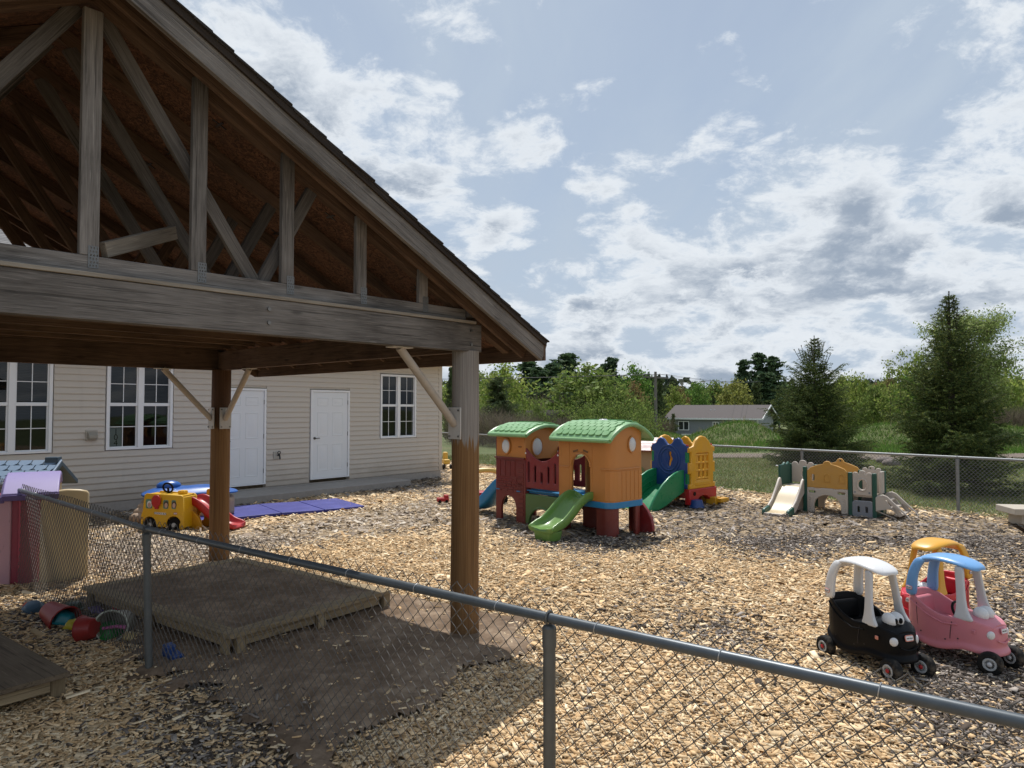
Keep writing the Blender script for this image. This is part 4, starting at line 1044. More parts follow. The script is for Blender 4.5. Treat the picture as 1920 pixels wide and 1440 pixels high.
# deck and legs of the big tower
b = MB(); pl = rrect(-1.08, -.015, .015, .845, .15, 6); b.loft([[Vector((x, y, .445)) for x, y in pl], [Vector((x, y, .54)) for x, y in pl]]); b.build('deck', P_BLUE, PS, bevel=.012)
def leg(pts, z1, z0=0):
    b = MB(); rows = []
    for i, (x, y) in enumerate(pts):
        p = Vector((x, y, 0)); a = Vector((*pts[max(i-1, 0)], 0)); c = Vector((*pts[min(i+1, len(pts)-1)], 0)); tg = (c-a).normalized(); nn = Vector((tg.y, -tg.x, 0))
        rows.append([p+Vector((0, 0, z0)), p+Vector((0, 0, z1)), p-nn*.04+Vector((0, 0, z1)), p-nn*.04+Vector((0, 0, z0))])
    b.loft(rows); return b.build('leg', P_MAROON, PS, angle=35)
leg([(-.30, .02)] + [(-.16+.15*math.sin(q), .17-.15*math.cos(q)) for q in [PI/2*k/8 for k in range(9)]] + [(-.01, .20)], .45)
leg([(-.01, .60), (-.01, .66)] + [(-.16+.15*math.cos(q), .66+.15*math.sin(q)) for q in [PI/2*k/8 for k in range(1, 9)]] + [(-.28, .81)], .45)
leg([(-.80, .81), (-1.06, .81), (-1.06, .6)], .45); leg([(-1.06, .22), (-1.06, .02), (-.98, .02)], .45)
plate('step_panel', [(.0, 0), (.30, 0), (.30, .12), (.27, .24), (.20, .36), (.10, .46), (0, .50)], [], .06, P_MAROON2, PS, (-.16, .86, 0), (1, 0, 0), (0, 0, 1), .012)
# green slide from the arch door
sb = MB(); cl = bez([(-.02, .565, .10), (.10, .56, .11), (.26, .47, .12), (.44, .33, .12), (.62, .225, .11), (.78, .19, .09), (.88, .185, .055), (.92, .18, .03)], 5)
slide_shell(sb, [(q.x, q.y, q.z) for q in cl], .40, .1, flare=.16)
sl_o = sb.build('slide', P_SLIDE, PS, sub=1, loc=(-.56, -.005, 0), rot=(0, 0, -PI/2))
b = MB(); rings = []
for z, s_ in ((0, .80), (.06, .9), (.16, 1.0)):
    rings.append([Vector((.76+x*s_, y*s_, z)) for x, y in rrect(-.15, -.20, .15, .20, .08, 4)])
b.loft(rings); b.build('slide_foot', P_SLIDE, sl_o, bevel=.012)
# bridge between the towers
b = MB(); b.box((-1.47, .415, .545), (.82, .66, .05)); dk = b.build('bridge_deck', P_BLUE, PS, bevel=.01)
for k in range(5):
    b = MB(); b.box((-1.47+.0, .10+.158*k, .576), (.80, .14, .016)); b.build('plank', P_BLUE, dk, bevel=.006)
def rail_outline(n=14):
    top = [(-1.90+.86*k/n, 1.08+.24*abs(2*k/n-1)**1.8) for k in range(n+1)]
    return [(-1.90, .62), (-1.04, .62)] + top[::-1]
slots = [rrect(-1.80+.155*k-.028, .72, -1.80+.155*k+.028, (1.06, 1.0, .90, 1.0, 1.06)[k], .026, 3) for k in range(5)]
for yy in (.03, .80):
    r_ = plate('bridge_rail', rail_outline(), slots, .04, P_MAROON2, PS, (0, yy, 0), bevel=.01)
    for xx in (-1.86, -1.10):
        b = MB(); b.cyl((xx, yy-.03, 1.2), (xx, yy+.03, 1.2), .016, n=8); b.build('bolt', P_WHITE, r_)
plate('under_panel', [(-1.90, .03), (-1.78, .03), (-1.76, .14), (-1.70, .23), (-1.60, .28), (-1.47, .30), (-1.34, .28), (-1.25, .23), (-1.19, .14), (-1.17, .03), (-1.04, .03), (-1.04, .52), (-1.90, .52)], [], .05, P_DGREEN, PS, (0, .03, 0), bevel=.012)
plate('under_panel', [(-1.90, .03), (-1.78, .03), (-1.76, .14), (-1.70, .23), (-1.60, .28), (-1.47, .30), (-1.34, .28), (-1.25, .23), (-1.19, .14), (-1.17, .03), (-1.04, .03), (-1.04, .52), (-1.90, .52)], [], .05, P_DGREEN, PS, (0, .79, 0), bevel=.012)
b = MB(); b.path([(-1.47+.31*math.cos(PI*k/12), -.004, .03+.285*math.sin(PI*k/12)) for k in range(13)], .018, 6); b.build('arch_trim', P_DGREEN, PS)
# ---- left tower x -2.60..-1.88
def left_front(z0, z1, mat, y=.02):
    return plate('front_wall', [(-2.60, z0), (-1.88, z0), (-1.88, z1), (-2.60, z1)], [], .045, mat, PS, (0, y, 0), bevel=.008)
lf = left_front(1.09, 1.50, P_ORANGE); bubble(PS, (-2.24-.09, -.012, 1.30), (0, -1, 0), .10, .125)
b = MB(); b.box((-1.99, -.006, 1.30), (.075, .012, .02)); b.build('slot', plastic((.2, .08, .02)), lf)
for z_ in (1.10,):
    b = MB(); b.box((-2.24, -.012, z_), (.76, .05, .03)); b.build('ledge', P_MAROON, PS, bevel=.008)
lr = plate('front_wall', [(-2.61, 0), (-2.47, 0), (-2.47, .26), (-2.44, .36), (-2.37, .43), (-2.28, .45), (-2.19, .43), (-2.12, .36), (-2.09, .26), (-2.09, 0), (-1.87, 0), (-1.87, 1.09), (-2.61, 1.09)], [], .05, P_MAROON, PS, (0, .02, 0), bevel=.008)
for k in range(4):
    b = MB(); b.box((-2.54+.125*k, -.008, .92), (.112, .012, .27)); b.build('plank', P_MAROON, lr, bevel=.004, seg=1)
rr = random.Random(5)
for r in range(6):
    x = -2.60+(.05 if r % 2 else 0)
    while x < -1.96:
        w_ = rr.uniform(.10, .17); x1 = min(x+w_, -1.93); z_ = .52+.045*r
        if r >= 5 and x1 < -2.1: x = x1; continue
        b = MB(); b.box(((x+x1)/2, -.008, z_+.02), (x1-x-.010, .012, .036)); b.build('brick', P_MAROON, lr, bevel=.004, seg=1); x = x1
for r in range(12):
    b = MB(); b.box((-1.965, -.008, .16+.075*r), (.13, .012, .06)); b.build('brick', P_MAROON, lr, bevel=.004, seg=1)
for xx in (-2.55, -2.02):
    b = MB(); b.box((xx, -.012, .565-.02), (.09, .014, .018)); b.build('tab', P_BLUE, PS, bevel=.004)
plate('side_wall', [(.0, 1.09), (.83, 1.09), (.83, 1.47), (.70, 1.6), (.415, 1.64), (.13, 1.6), (0, 1.47)], [[(.50, 1.09+.002), (.79, 1.09+.002), (.79, 1.42), (.5, 1.42)]] if False else [], .04, P_ORANGE, PS, (-1.88, 0, 0), (0, 1, 0), (0, 0, 1))
bubble(PS, (-1.86, .27, 1.30), (1, 0, 0), .12, .15)
plate('side_wall', [(.0, 0), (.14, 0), (.14, 1.09), (.0, 1.09)], [], .04, P_MAROON, PS, (-1.88, 0, 0), (0, 1, 0), (0, 0, 1)); plate('side_wall', [(.69, 0), (.83, 0), (.83, 1.09), (.69, 1.09)], [], .04, P_MAROON, PS, (-1.88, 0, 0), (0, 1, 0), (0, 0, 1))
plate('side_wall', [(.0, 0), (.14, 0), (.14, .6), (.69, .6), (.69, 0), (.83, 0), (.83, 1.5), (.69, 1.5), (.69, 1.0), (.6, 1.2), (.415, 1.28), (.23, 1.2), (.14, 1.0), (.14, 1.5), (0, 1.5)], [], .04, P_MAROON, PS, (-2.60, 0, 0), (0, 1, 0), (0, 0, 1))
plate('back_wall', [(-2.60, 0), (-2.45, 0), (-2.45, .35), (-2.24, .45), (-2.03, .35), (-2.03, 0), (-1.88, 0), (-1.88, 1.5), (-2.60, 1.5)], [circ(-2.24, 1.28, .12)], .045, P_MAROON, PS, (0, .81, 0))
tower_roof(-2.68, -1.72, -.11, .93, 1.53, 1.70, 6, 4)
b = MB(); b.box((-2.24, .415, .57), (.70, .76, .06)); b.build('deck', P_BLUE, PS, bevel=.01)
sb = MB(); cl = bez([(0, .60, .10), (.10, .58, .12), (.30, .42, .13), (.55, .22, .13), (.75, .12, .1), (.95, .08, .06)], 5); slide_shell(sb, [(q.x, q.y, q.z) for q in cl], .42, .1)
sb.build('slide', P_BLUE, PS, sub=1, loc=(-2.62, .36, 0), rot=(0, 0, PI))

# ---------------------------------------------------------------- blue and yellow block climber
BY = thing('toy_climber', 'blue and yellow block climber with green slide standing behind the orange towers', 'climber', (3.46, 14.05, 0), math.radians(-48))
def notched(x0, x1, z0, z1, hump):
    """panel outline with block notches down both sides"""
    st = [(z0, 0), (z0+.10, 0), (z0+.10, .06), (z0+.30, .06), (z0+.30, 0), (z0+.52, 0), (z0+.52, .06), (z0+.72, .06), (z0+.72, 0), (z1, 0)]
    r = [(x1-d, z) for z, d in st]; l = [(x0+d, z) for z, d in st][::-1]
    return r+hump+l
h2 = [(-.10+.0, 1.26), (-.13, 1.33), (-.20, 1.37), (-.28, 1.34), (-.35, 1.25), (-.41, 1.22), (-.47, 1.25), (-.54, 1.34), (-.62, 1.37), (-.69, 1.33), (-.73, 1.26)]
bp_ = plate('blue_panel', notched(-.85, .03, .36, 1.20, h2), [[(-.44, .80), (-.39, .79), (-.36, .88), (-.33, .94), (-.36, 1.0), (-.37, 1.08), (-.42, 1.09), (-.44, 1.04), (-.41, .96), (-.43, .90)]], .07, P_NAVY, BY, (0, 0, 0), bevel=.02)
b = MB()
for r_ in (.2, .26): b.path([(-.41+r_*math.cos(q), -.038, .93+r_*1.1*math.sin(q)) for q in [2*PI*k/24 for k in range(24)]], .014, 6, closed=True)
b.build('ring', P_NAVY, bp_)
plate('blue_panel', notched(-.85, .03, .36, 1.20, h2), [], .07, P_YEL, BY, (0, .84, 0), bevel=.02)
hy = [(-.72, 1.20), (-.66, 1.30), (-.54, 1.38), (-.42, 1.405), (-.30, 1.38), (-.18, 1.30), (-.10, 1.20)][::-1]
def ywall(name, x, mat, holes):
    o_ = [(a+.84, z) for a, z in notched(-.87, .03, .36, 1.17, hy)]
    return plate(name, o_, holes, .07, mat, BY, (x, 0, 0), (0, 1, 0), (0, 0, 1), .02)
cells = [rrect(.22+.14*i, .545+.165*j, .34+.14*i, .685+.165*j, .02, 2) for i in range(3) for j in range(3)]
yw = ywall('yellow_panel', .04, P_YEL, [rrect(.20, .53, .64, 1.06, .02, 2)])
for i in range(4):
    b = MB(); b.cyl((.045, .205, .56+.155*i), (.045, .635, .56+.155*i), .022, n=8); b.build('rung', P_YEL, yw)
for i in range(3):
    b = MB(); b.box((.03, .275+.145*i, .80), (.03, .085, .46)); b.build('bar', P_YEL, yw, bevel=.012)
b = MB(); b.box((.06, .42, .46), (.05, .56, .09)); b.build('ledge', P_YEL, yw, bevel=.03)
ywall('yellow_panel', -.84, P_YEL, [rrect(.22, .5, .62, 1.0, .1, 3)])
for (cx, cy) in ((-.005, .005), (-.005, .835), (-.815, .005), (-.815, .835)):
    po = MB(); po.box((cx, cy, .78), (.064, .064, .84)); po.build('corner_post', P_KGREEN, BY, bevel=.012)
    b = MB(); b.cyl((cx, cy, 1.2), (cx, cy, 1.235), .03, n=12); b.build('cap', P_RED, BY)
b = MB(); b.box((-.41, .42, .40), (.8, .8, .06)); b.build('deck', P_NAVY, BY, bevel=.01)
plate('red_base', [(-.06, .06), (.0, .05), (.14, .05), (.2, .13), (.30, .19), (.42, .21), (.54, .19), (.64, .13), (.70, .05), (.90, .05), (.90, .36), (-.06, .36)], [], .12, P_RED, BY, (.03, 0, 0), (0, 1, 0), (0, 0, 1), .02)
b = MB(); b.cyl((.095, .10, .27), (.10, .10, .27), .045, n=6); b.build('dial', P_BLACK, BY)
plate('red_base', [(-.86, .05), (.02, .05), (.02, .36), (-.86, .36)], [], .1, P_RED, BY, (0, .84, 0), bevel=.02)
b = MB(); b.box((.10, .76, .08), (.22, .22, .17)); b.box((.22, .72+.15, .10), (.16, .3, .09)); b.build('yellow_foot', P_DYEL, BY, bevel=.015)
for px, py in ((-.82, .1), (-.82, .76), (-.1, .8)):
    b = MB(); b.box((px, py, .17), (.14, .14, .36)); b.build('leg', P_DYEL, BY, bevel=.02)
# green curved slide: floor and two big cheeks
sg = node('slide', BY, (-.41, -.02, 0))
fl = MB(); cl = bez([(.0, .42, 0), (-.25, .34, 0), (-.6, .18, 0), (-.95, .07, 0), (-1.22, .05, 0)], 6)
fl.loft([[Vector((-.30, q.x, q.y)), Vector((.30, q.x, q.y)), Vector((.30, q.x, q.y-.03)), Vector((-.30, q.x, q.y-.03))] for q in cl]); fl.build('slide_floor', P_KGREEN, sg)
ck = [(-.0, .30), (-.0, .735), (-.12, .735), (-.3, .70), (-.5, .62), (-.7, .50), (-.87, .36), (-1.0, .22), (-1.1, .08), (-1.12, .0), (-.9, .0), (-.6, .08), (-.3, .2)]
for sx in (-.33, .33):
    o_ = plate('slide_cheek', ck, [], .05, P_KGREEN, sg, (sx, 0, 0), (0, 1, 0), (0, 0, 1), .018)
    for k in range(3):
        b = MB(); cc = [(-.06-.0, .60-.1*k), (-.3, .56-.1*k), (-.5, .48-.1*k), (-.7, .35-.1*k)]
        b.path(bez([(sx-math.copysign(.026, sx), y, z) for y, z in cc], 5), .008, 6); b.build('rib', P_KGREEN, o_)
tg_ = tag(MB().loft([[Vector((x, y, z)) for x, y in circ(0, 0, r, r, 18)] for z, r in ((0, .11), (.15, .15), (.16, .14), (.02, .10))]).build('toy_bucket', P_NAVY, None), 'small blue upturned bucket on the chips under the red base of the block climber', 'bucket')
tg_.location = (3.62, 14.0, .16); tg_.rotation_euler = (PI, 0, .4)

# ---------------------------------------------------------------- small castle climber
CA = thing('toy_climber', 'low castle climber with cream slide and amber gate panel near the far fence', 'climber', (5.52, 13.42, 0), math.radians(-41))
def gp(x, y, z1=.86, w=.07):
    b = MB(); b.box((x, y, z1/2), (w, w, z1)); return b.build('corner_post', P_FOREST, CA, bevel=.012)
for x, y, z in ((0, 0, .86), (0, .62, .86), (.80, 0, .80), (.80, .62, .80), (1.20, 0, .80), (1.20, .62, .80), (-.50, .62, .86)): gp(x, y, z)
gpan = plate('gate_panel', [(.04, .48), (.76, .48), (.76, .78), (.70, .85), (.58, .90), (.47, .925), (.455, .96), (.42, .98), (.38, .98), (.345, .96), (.33, .925), (.22, .90), (.10, .85), (.04, .78)], [rrect(.12, .60, .175, .73, .025, 3)], .05, P_AMBER, CA, (0, 0, 0), bevel=.01)
for x in (.40, .66):
    b = MB(); b.loft([[Vector((x+px*s_, -.026-d, .655+pz*s_)) for px, pz in arch(-.055, .055, -.07, .10, 6)] for s_, d in ((1, 0), (.94, .01), (.8, .01), (.74, .001))]); b.build('blind_window', P_AMBER, gpan)
plate('gate_panel', [(.04, .48), (.76, .48), (.76, .78), (.70, .85), (.58, .90), (.47, .935), (.455, .97), (.42, 1.0), (.38, 1.0), (.345, .97), (.33, .935), (.22, .90), (.10, .85), (.04, .78)], [circ(.40, .955, .02, n=10)], .05, P_AMBER, CA, (.05, .62, 0), bevel=.01)
ga = plate('gate_base', [(.04, 0), (.16, 0), (.16, .16), (.19, .25), (.25, .31), (.34, .345), (.40, .35), (.46, .345), (.55, .31), (.61, .25), (.64, .16), (.64, 0), (.76, 0), (.76, .48), (.62, .48), (.60, .46), (.52, .46), (.50, .48), (.30, .48), (.28, .46), (.18, .46), (.16, .48), (.04, .48)],
          [rrect(.07, .38, .19, .42, .015, 2), rrect(.58, .38, .71, .42, .015, 2)], .07, P_SAND, CA, (0, 0, 0), bevel=.012)
for xx in (.10, .70):
    for k in range(7):
        b = MB(); b.box((xx, -.038, .05+.042*k), (.035, .012, .022)); b.build('block', P_SAND, ga, bevel=.004, seg=1)
plate('gate_base', [(.04, 0), (.16, 0), (.16, .16), (.25, .31), (.40, .35), (.55, .31), (.64, .16), (.64, 0), (.76, 0), (.76, .48), (.04, .48)], [], .07, P_SAND, CA, (0, .62, 0), bevel=.012)
def cren(x0, x1, z0, z1, hole=None):
    w_ = (x1-x0); pts = [(x0, z0), (x1, z0), (x1, z1-.02)]
    for k in range(3):
        c = x1-w_*(.14+.36*k); r_ = w_*(.125 if k != 1 else .16); hh = .0 if k != 1 else .025
        pts += [(c+r_*math.cos(q), z1-.015+hh+r_*.62*math.sin(q)) for q in [PI*j/6 for j in range(7)]]
        if k < 2: pts += [(c-r_-.012, z1-.03), (c-r_-.03, z1-.03)]
    pts += [(x0, z1-.02)]; return pts
tw_ = plate('tower_panel', cren(.84, 1.16, .40, .80), [circ(1.0, .585, .068, .085)], .045, P_SAND, CA, (0, 0, 0), bevel=.008)
b = MB(); b.path([(1.0+.085*math.cos(q), -.024, .585+.105*math.sin(q)) for q in [2*PI*k/24 for k in range(24)]], .014, 6, closed=True); b.build('ring', P_SAND, tw_)
for xx in (.88, 1.12):
    b = MB(); b.cyl((xx, -.02, .45), (xx, -.03, .45), .016, n=10); b.build('bolt', P_GREY, tw_)
plate('tower_panel', cren(.84, 1.16, .40, .84), [circ(.98, .84, .018, n=8)], .045, P_SAND, CA, (0, .62, 0), bevel=.008)
plate('tower_panel', [(.36, .40), (.58, .40), (.58, .80), (.36, .80)], [], .045, P_SAND, CA, (1.20, 0, 0), (0, 1, 0), (0, 0, 1), .008)
plate('tower_panel', cren(-.46, -.04, .50, .88), [circ(-.2, .66, .075, .095)], .045, P_SAND, CA, (0, .62, 0), bevel=.008)
plate('tower_panel', [(.04, .47), (.58, .47), (.58, .86), (.50, .90), (.42, .86), (.36, .86), (.30, .90), (.22, .86), (.04, .86)], [], .045, P_FOREST, CA, (-.50, .0, 0), (0, 1, 0), (0, 0, 1), .01)
gb = plate('crawl_panel', rrect(.83, .0, 1.17, .30, .05, 4), [rrect(.915, .09, .955, .20, .02, 3), rrect(1.05, .09, 1.09, .20, .02, 3)], .05, P_GREY, CA, (0, -.01, 0), bevel=.01)
plate('crawl_panel', rrect(.04, .0, .58, .30, .05, 4), [rrect(.2, .06, .42, .22, .05, 3)], .05, P_FOREST, CA, (1.21, 0, 0), (0, 1, 0), (0, 0, 1), .01)
plate('crawl_panel', rrect(.82, .0, 1.18, .30, .05, 4), [], .05, P_GREY, CA, (0, .6, 0), bevel=.01)
plate('crawl_panel', rrect(-.46, .0, -.04, .36, .05, 4), [rrect(-.36, .06, -.28, .18, .03, 3)], .05, P_SAND, CA, (0, .05, 0), bevel=.01)
for x0, x1, z in ((-.5, .0, .47), (.0, .8, .49), (.8, 1.2, .40)):
    b = MB(); b.box(((x0+x1)/2, .31, z-.02), (x1-x0-.08, .55, .04)); b.build('deck', P_SAND, CA, bevel=.008)
# cream slide with green foot
ss = node('slide', CA, (-.25, -.02, 0)); fl = MB(); cl = bez([(.05, .48, 0), (-.05, .475, 0), (-.22, .36, 0), (-.45, .17, 0), (-.62, .075, 0), (-.80, .05, 0)], 6)
fl.loft([[Vector((-.19, q.x, q.y)), Vector((.19, q.x, q.y)), Vector((.19, q.x, q.y-.025)), Vector((-.19, q.x, q.y-.025))] for q in cl]); fl.build('slide_floor', P_BEIGE, ss)
ck = [(.04, .38), (.05, .52), (.03, .60), (-.01, .63), (-.07, .60), (-.2, .46), (-.42, .26), (-.60, .16), (-.60, .02), (-.45, .06), (-.2, .24)]
cf = [(-.56, .0), (-.56, .16), (-.66, .14), (-.80, .12), (-.84, .08), (-.84, .0)]
for sx in (-.22, .22):
    plate('slide_cheek', ck, [], .05, P_SAND, ss, (sx, 0, 0), (0, 1, 0), (0, 0, 1), .016)
    plate('slide_foot', cf, [], .062, P_FOREST, ss, (sx, 0, 0), (0, 1, 0), (0, 0, 1), .016)
b = MB(); b.box((0, -.82, .025), (.42, .08, .05)); b.build('slide_lip', P_SAND, ss, bevel=.015)
# ladder
ld = node('ladder', CA, (1.22, 0, 0)); lo = [(0, .14), (.0, .38), (.04, .42), (.12, .44), (.19, .41), (.50, .11), (.55, .04), (.53, -.01), (.33, -.01), (.30, .03)]
for yy in (-.02, .60):
    o_ = plate('ladder_side', lo, [[(.15, .35), (.17, .35), (.27, .24), (.25, .22)], [(.28, .22), (.30, .22), (.41, .11), (.38, .09)]], .05, P_SAND, ld, (0, yy, 0), bevel=.012)
for k in range(3):
    b = MB(); b.box((.12+.11*k, .29, .31-.11*k), (.11, .58, .035)); b.build('rung', P_SAND, ld, bevel=.01)
b = MB(); b.path([(-.52, .5, .78), (-.78, .62, .80)], .011, 8); tag(b.build('white_stick', P_WHITE, CA), 'x', 'x'); 
for o_ in CA.children:
    if o_.name.startswith('white_stick'):
        del o_['label'], o_['category']
# ---------------------------------------------------------------- ride-on toy cars
M_SEAM = flat('seam_shadow', (.03, .025, .025), .7, 0, 9, .2, 0)
m, t, bs = new_mat('dusty_tyre'); tc = t.add('ShaderNodeTexCoord').outputs['Object']; n1 = t.noise(tc, 16, 6, .7)
t.put(bs.inputs['Base Color'], t.mix(t.m('MULTIPLY', t.sstep(n1, .45, .75), .5), (.012, .012, .012), (.19, .15, .11))); bs.inputs['Roughness'].default_value = .75; bs.inputs['Specular IOR Level'].default_value = .2; M_TYRE = m
def lerp_tab(x, tab):
    return float(np.interp(x, [a for a, _ in tab], [b for _, b in tab]))
RIM = [(-.40, .50), (-.33, .50), (-.26, .475), (-.18, .43), (-.08, .385), (.0, .365), (.08, .37), (.15, .385), (.22, .385), (.30, .365), (.38, .325)]
LIP = [(-.40, .20), (-.34, .17), (-.25, .125), (-.12, .095), (.0, .10), (.09, .135), (.17, .15), (.27, .135), (.40, .125)]
def logo_plate(parent, M, w, face, text_mat, s='little tikes'):
    o = link('badge', plate_mesh(rrect(-w/2, -w*.29, w/2, w*.29, w*.16, 4), [], .006, .002), face, parent, mtx=M)
    link('badge_panel', plate_mesh(rrect(-w*.43, -w*.2, w*.43, w*.2, w*.1, 4), [], .004, .001), P_WHITE, o, loc=(0, 0, .003))
    text_obj('lettering', s, w*.18, text_mat, o, Matrix.Translation((0, 0, .0056)), .0005); return o
def toy_car(loc, rz, label, body, roof, fpillar, hub, face_print, group, pupils, lights, wheel_turn=(.0, .0)):
    T = thing('toy_car', label, 'toy car', loc, rz, group); seam = M_SEAM
    N = 40
    def outline(s, inset=0):
        o = []
        for k in range(N):
            a = 2*PI*k/N; c, sn = math.cos(a), math.sin(a); e = .62
            x = .375*s*math.copysign(abs(c)**e, c); wy = .205*(1-.16*max(0, x/.375)**2-.05*max(0, -x/.375)**2)
            o.append((x, wy*s*math.copysign(abs(sn)**e, sn)))
        return o
    def ring(s, zf): return [Vector((x, y, zf(x))) for x, y in outline(s)]
    lip = lambda x: lerp_tab(x, LIP); rim = lambda x: lerp_tab(x, RIM)
    mid = lambda f: (lambda x: lip(x)+.055+(rim(x)-lip(x)-.055)*f)
    rings = [ring(.70, lambda x: lip(x)+.02), ring(.95, lambda x: lip(x)), ring(1.02, lambda x: lip(x)+.004), ring(1.035, lambda x: lip(x)+.025), ring(1.01, lambda x: lip(x)+.045), ring(.965, lambda x: lip(x)+.058), ring(.965, mid(.12)), ring(.985, mid(.4)), ring(.97, mid(.72)), ring(.955, mid(.92)), ring(.95, lambda x: rim(x)+.0), ring(.93, lambda x: rim(x)+.012), ring(.885, lambda x: rim(x)+.012), ring(.86, lambda x: rim(x)-.01), ring(.83, lambda x: max(.2, rim(x)-.12)), ring(.70, lambda x: .17)]
    b = MB(); b.loft(rings); bd = b.build('body', body, T, sub=1, angle=0)
    # crease lines on the flank
    b = MB()
    for sy in (-1, 1):
        pts = []
        for k in range(15):
            x = -.33+.40*k/14; yy = .205*.985*(1-.05*max(0, -x/.375)**2)*(1-abs(x/.375)**3.2)**.31 if False else None
        pts = [Vector((x*.985/1, y*.992, mid(.93)(x)-.028)) for x, y in outline(.985) if (y*sy > .05 and -.33 < x < .13)]
        pts.sort(key=lambda q: q.x); b.path(pts, .006, 6)
    b.build('crease', body, bd)
    b = MB()
    def yy_(x, s): return .205*(1-.16*max(0, x/.375)**2-.05*max(0, -x/.375)**2)*s*max(0, 1-(abs(x)/(.375*s))**3.226)**.31
    for xq in (-.235, .075):
        for sy in (-1, 1):
            b.path([(xq+.02*(1-f)*(1 if xq < 0 else -1), sy*(yy_(xq, s_)+.0005), mid(f)(xq)) for f, s_ in ((.14, .966), (.28, .977), (.4, .985), (.56, .978), (.72, .97), (.9, .956))], .0028, 5)
    b.build('door_seam', seam, bd)['kind'] = 'stuff'
    b = MB()
    for xq in (-.30, -.19, .02, .12):
        for sy in (-1, 1): b.cyl((xq, sy*(yy_(xq, .966)-.004), mid(.10)(xq)+.012), (xq, sy*(yy_(xq, .966)+.003), mid(.10)(xq)+.012), .006, n=8)
    b.build('screw', seam, bd)['kind'] = 'stuff'
    # hood
    rings = []
    for k in range(9):
        x = .055+.285*k/8; half = .205*(1-.16*(x/.375)**2)*.93*(1-abs(x/.36)**4.5*.55)
        rings.append([Vector((x, half*(-1+2*j/12), rim(x)+.004+.032*(1-(abs(-1+2*j/12))**2.2)*(1-.4*k/8))) for j in range(13)] + [Vector((x, half*(1-2*j/12), rim(x)-.06)) for j in range(13)])
    b = MB(); b.loft(rings); b.build('hood', body, T, angle=50)
    b = MB(); b.box((-.16, 0, .245), (.22, .30, .12)); b.box((-.285, 0, .38), (.05, .29, .16), Matrix.Rotation(-.15, 3, 'Y')); b.build('seat', body, T, bevel=.03)
    # roof slab
    rings = []; RX = [-.285, -.27, -.22, -.13, -.02, .09, .16, .20, .212]; RW = [.09, .118, .135, .142, .143, .135, .118, .085, .05]; RZ = [.745, .775, .81, .828, .832, .818, .80, .785, .778]; RT = [.012, .022, .026, .026, .026, .025, .022, .016, .008]
    for x, wd, z, th in zip(RX, RW, RZ, RT):
        rings.append([Vector((x, wd*math.copysign(abs(math.cos(q))**.7, math.cos(q)), z+th*math.copysign(abs(math.sin(q))**.8, math.sin(q))-.012*abs(math.cos(q))**3)) for q in [2*PI*j/20 for j in range(20)]])
    b = MB(); b.loft(rings); b.build('roof', roof, T, sub=1, angle=0)
    def pillar(name, pts, ws, mat, ax):
        rings = []
        for p, (wx, wy) in zip(pts, ws):
            rings.append([Vector(p)+Vector((wx*math.copysign(abs(math.cos(q))**.6, math.cos(q)), wy*math.copysign(abs(math.sin(q))**.6, math.sin(q)), 0)) for q in [2*PI*j/16 for j in range(16)]])
        bb = MB(); bb.loft(rings); return bb.build(name, mat, T, sub=1, angle=0)
    for sy in (-1, 1):
        pr = pillar('rear_pillar', [(-.292, .152*sy, .47), (-.290, .151*sy, .56), (-.282, .146*sy, .65), (-.265, .135*sy, .72), (-.235, .118*sy, .785), (-.20, .11*sy, .812)], [(.050, .026), (.047, .025), (.043, .024), (.042, .023), (.045, .025), (.05, .02)], roof, 0)
        pillar('front_pillar', [(.155, .168*sy, .375), (.15, .163*sy, .40), (.135, .155*sy, .45), (.125, .145*sy, .53), (.113, .132*sy, .64), (.10, .118*sy, .74), (.093, .11*sy, .80)], [(.088, .022), (.072, .02), (.046, .018), (.036, .017), (.034, .017), (.036, .018), (.038, .018)], fpillar, 0)
        if sy < 0 or True:
            logo_plate(pr, frame((-.295, .1775*sy, .545), (.0, -sy, 0) if False else (1*(-sy), 0, 0) if False else ((1, 0, 0) if sy < 0 else (-1, 0, 0)), (0, 0, 1)), .055, face_print, P_BLACK) if True else None
    # steering wheel
    b = MB(); c = Vector((.02, 0, .40)); b.path([c+Vector((-.03*math.sin(q), .075*math.cos(q), .065*math.sin(q))) for q in [2*PI*k/20 for k in range(20)]], .011, 8, closed=True); b.cyl(c, c+Vector((.08, 0, -.05)), .014, n=8); b.build('steering_wheel', P_BLACK, T)
    # eyes
    ey = node('eyes', T, (.205, 0, .40), (0, .42, 0))
    for sy in (-1, 1):
        b = MB(); b.ell((0.0, .036*sy, .028), (.062, .048, .054), 16, 10); e_ = b.build('eye', P_WHITE, ey, angle=0)
        if pupils:
            b = MB(); b.ell((.044, .024*sy, .046), (.020, .0155, .026), 12, 8); b.build('pupil', P_BLACK, ey, angle=0)
    b = MB(); b.ell((-.02, 0, .012), (.05, .07, .03), 14, 8); b.build('eye_base', P_WHITE, ey, angle=0)
    # headlights, badge, smile
    for sy in (-1, 1):
        n_ = Vector((.80, .60*sy, 0)).normalized(); c = Vector((.330, .112*sy, .295)); b = MB(); R = Matrix((n_, Vector((-n_.y, n_.x, 0)), Vector((0, 0, 1)))).transposed()
        b.ell(c, (.016, .031, .034), 16, 8, R); b.build('headlight', lights, T, angle=0)
    logo_plate(T, frame((.368, 0, .325), (0, 1, 0), (-.22, 0, 1)), .082, face_print, P_BLACK)
    b = MB(); b.path([Vector((  .374-.25*abs(y)**1.6, y, .235+3.2*y*y)) for y in [-.085+.17*k/12 for k in range(13)]], .0055, 6); b.build('smile', body, T)
    b = MB(); b.box((.24, -.189, .31), (.03, .012, .03)); b.build('side_knob', face_print, T, bevel=.006)
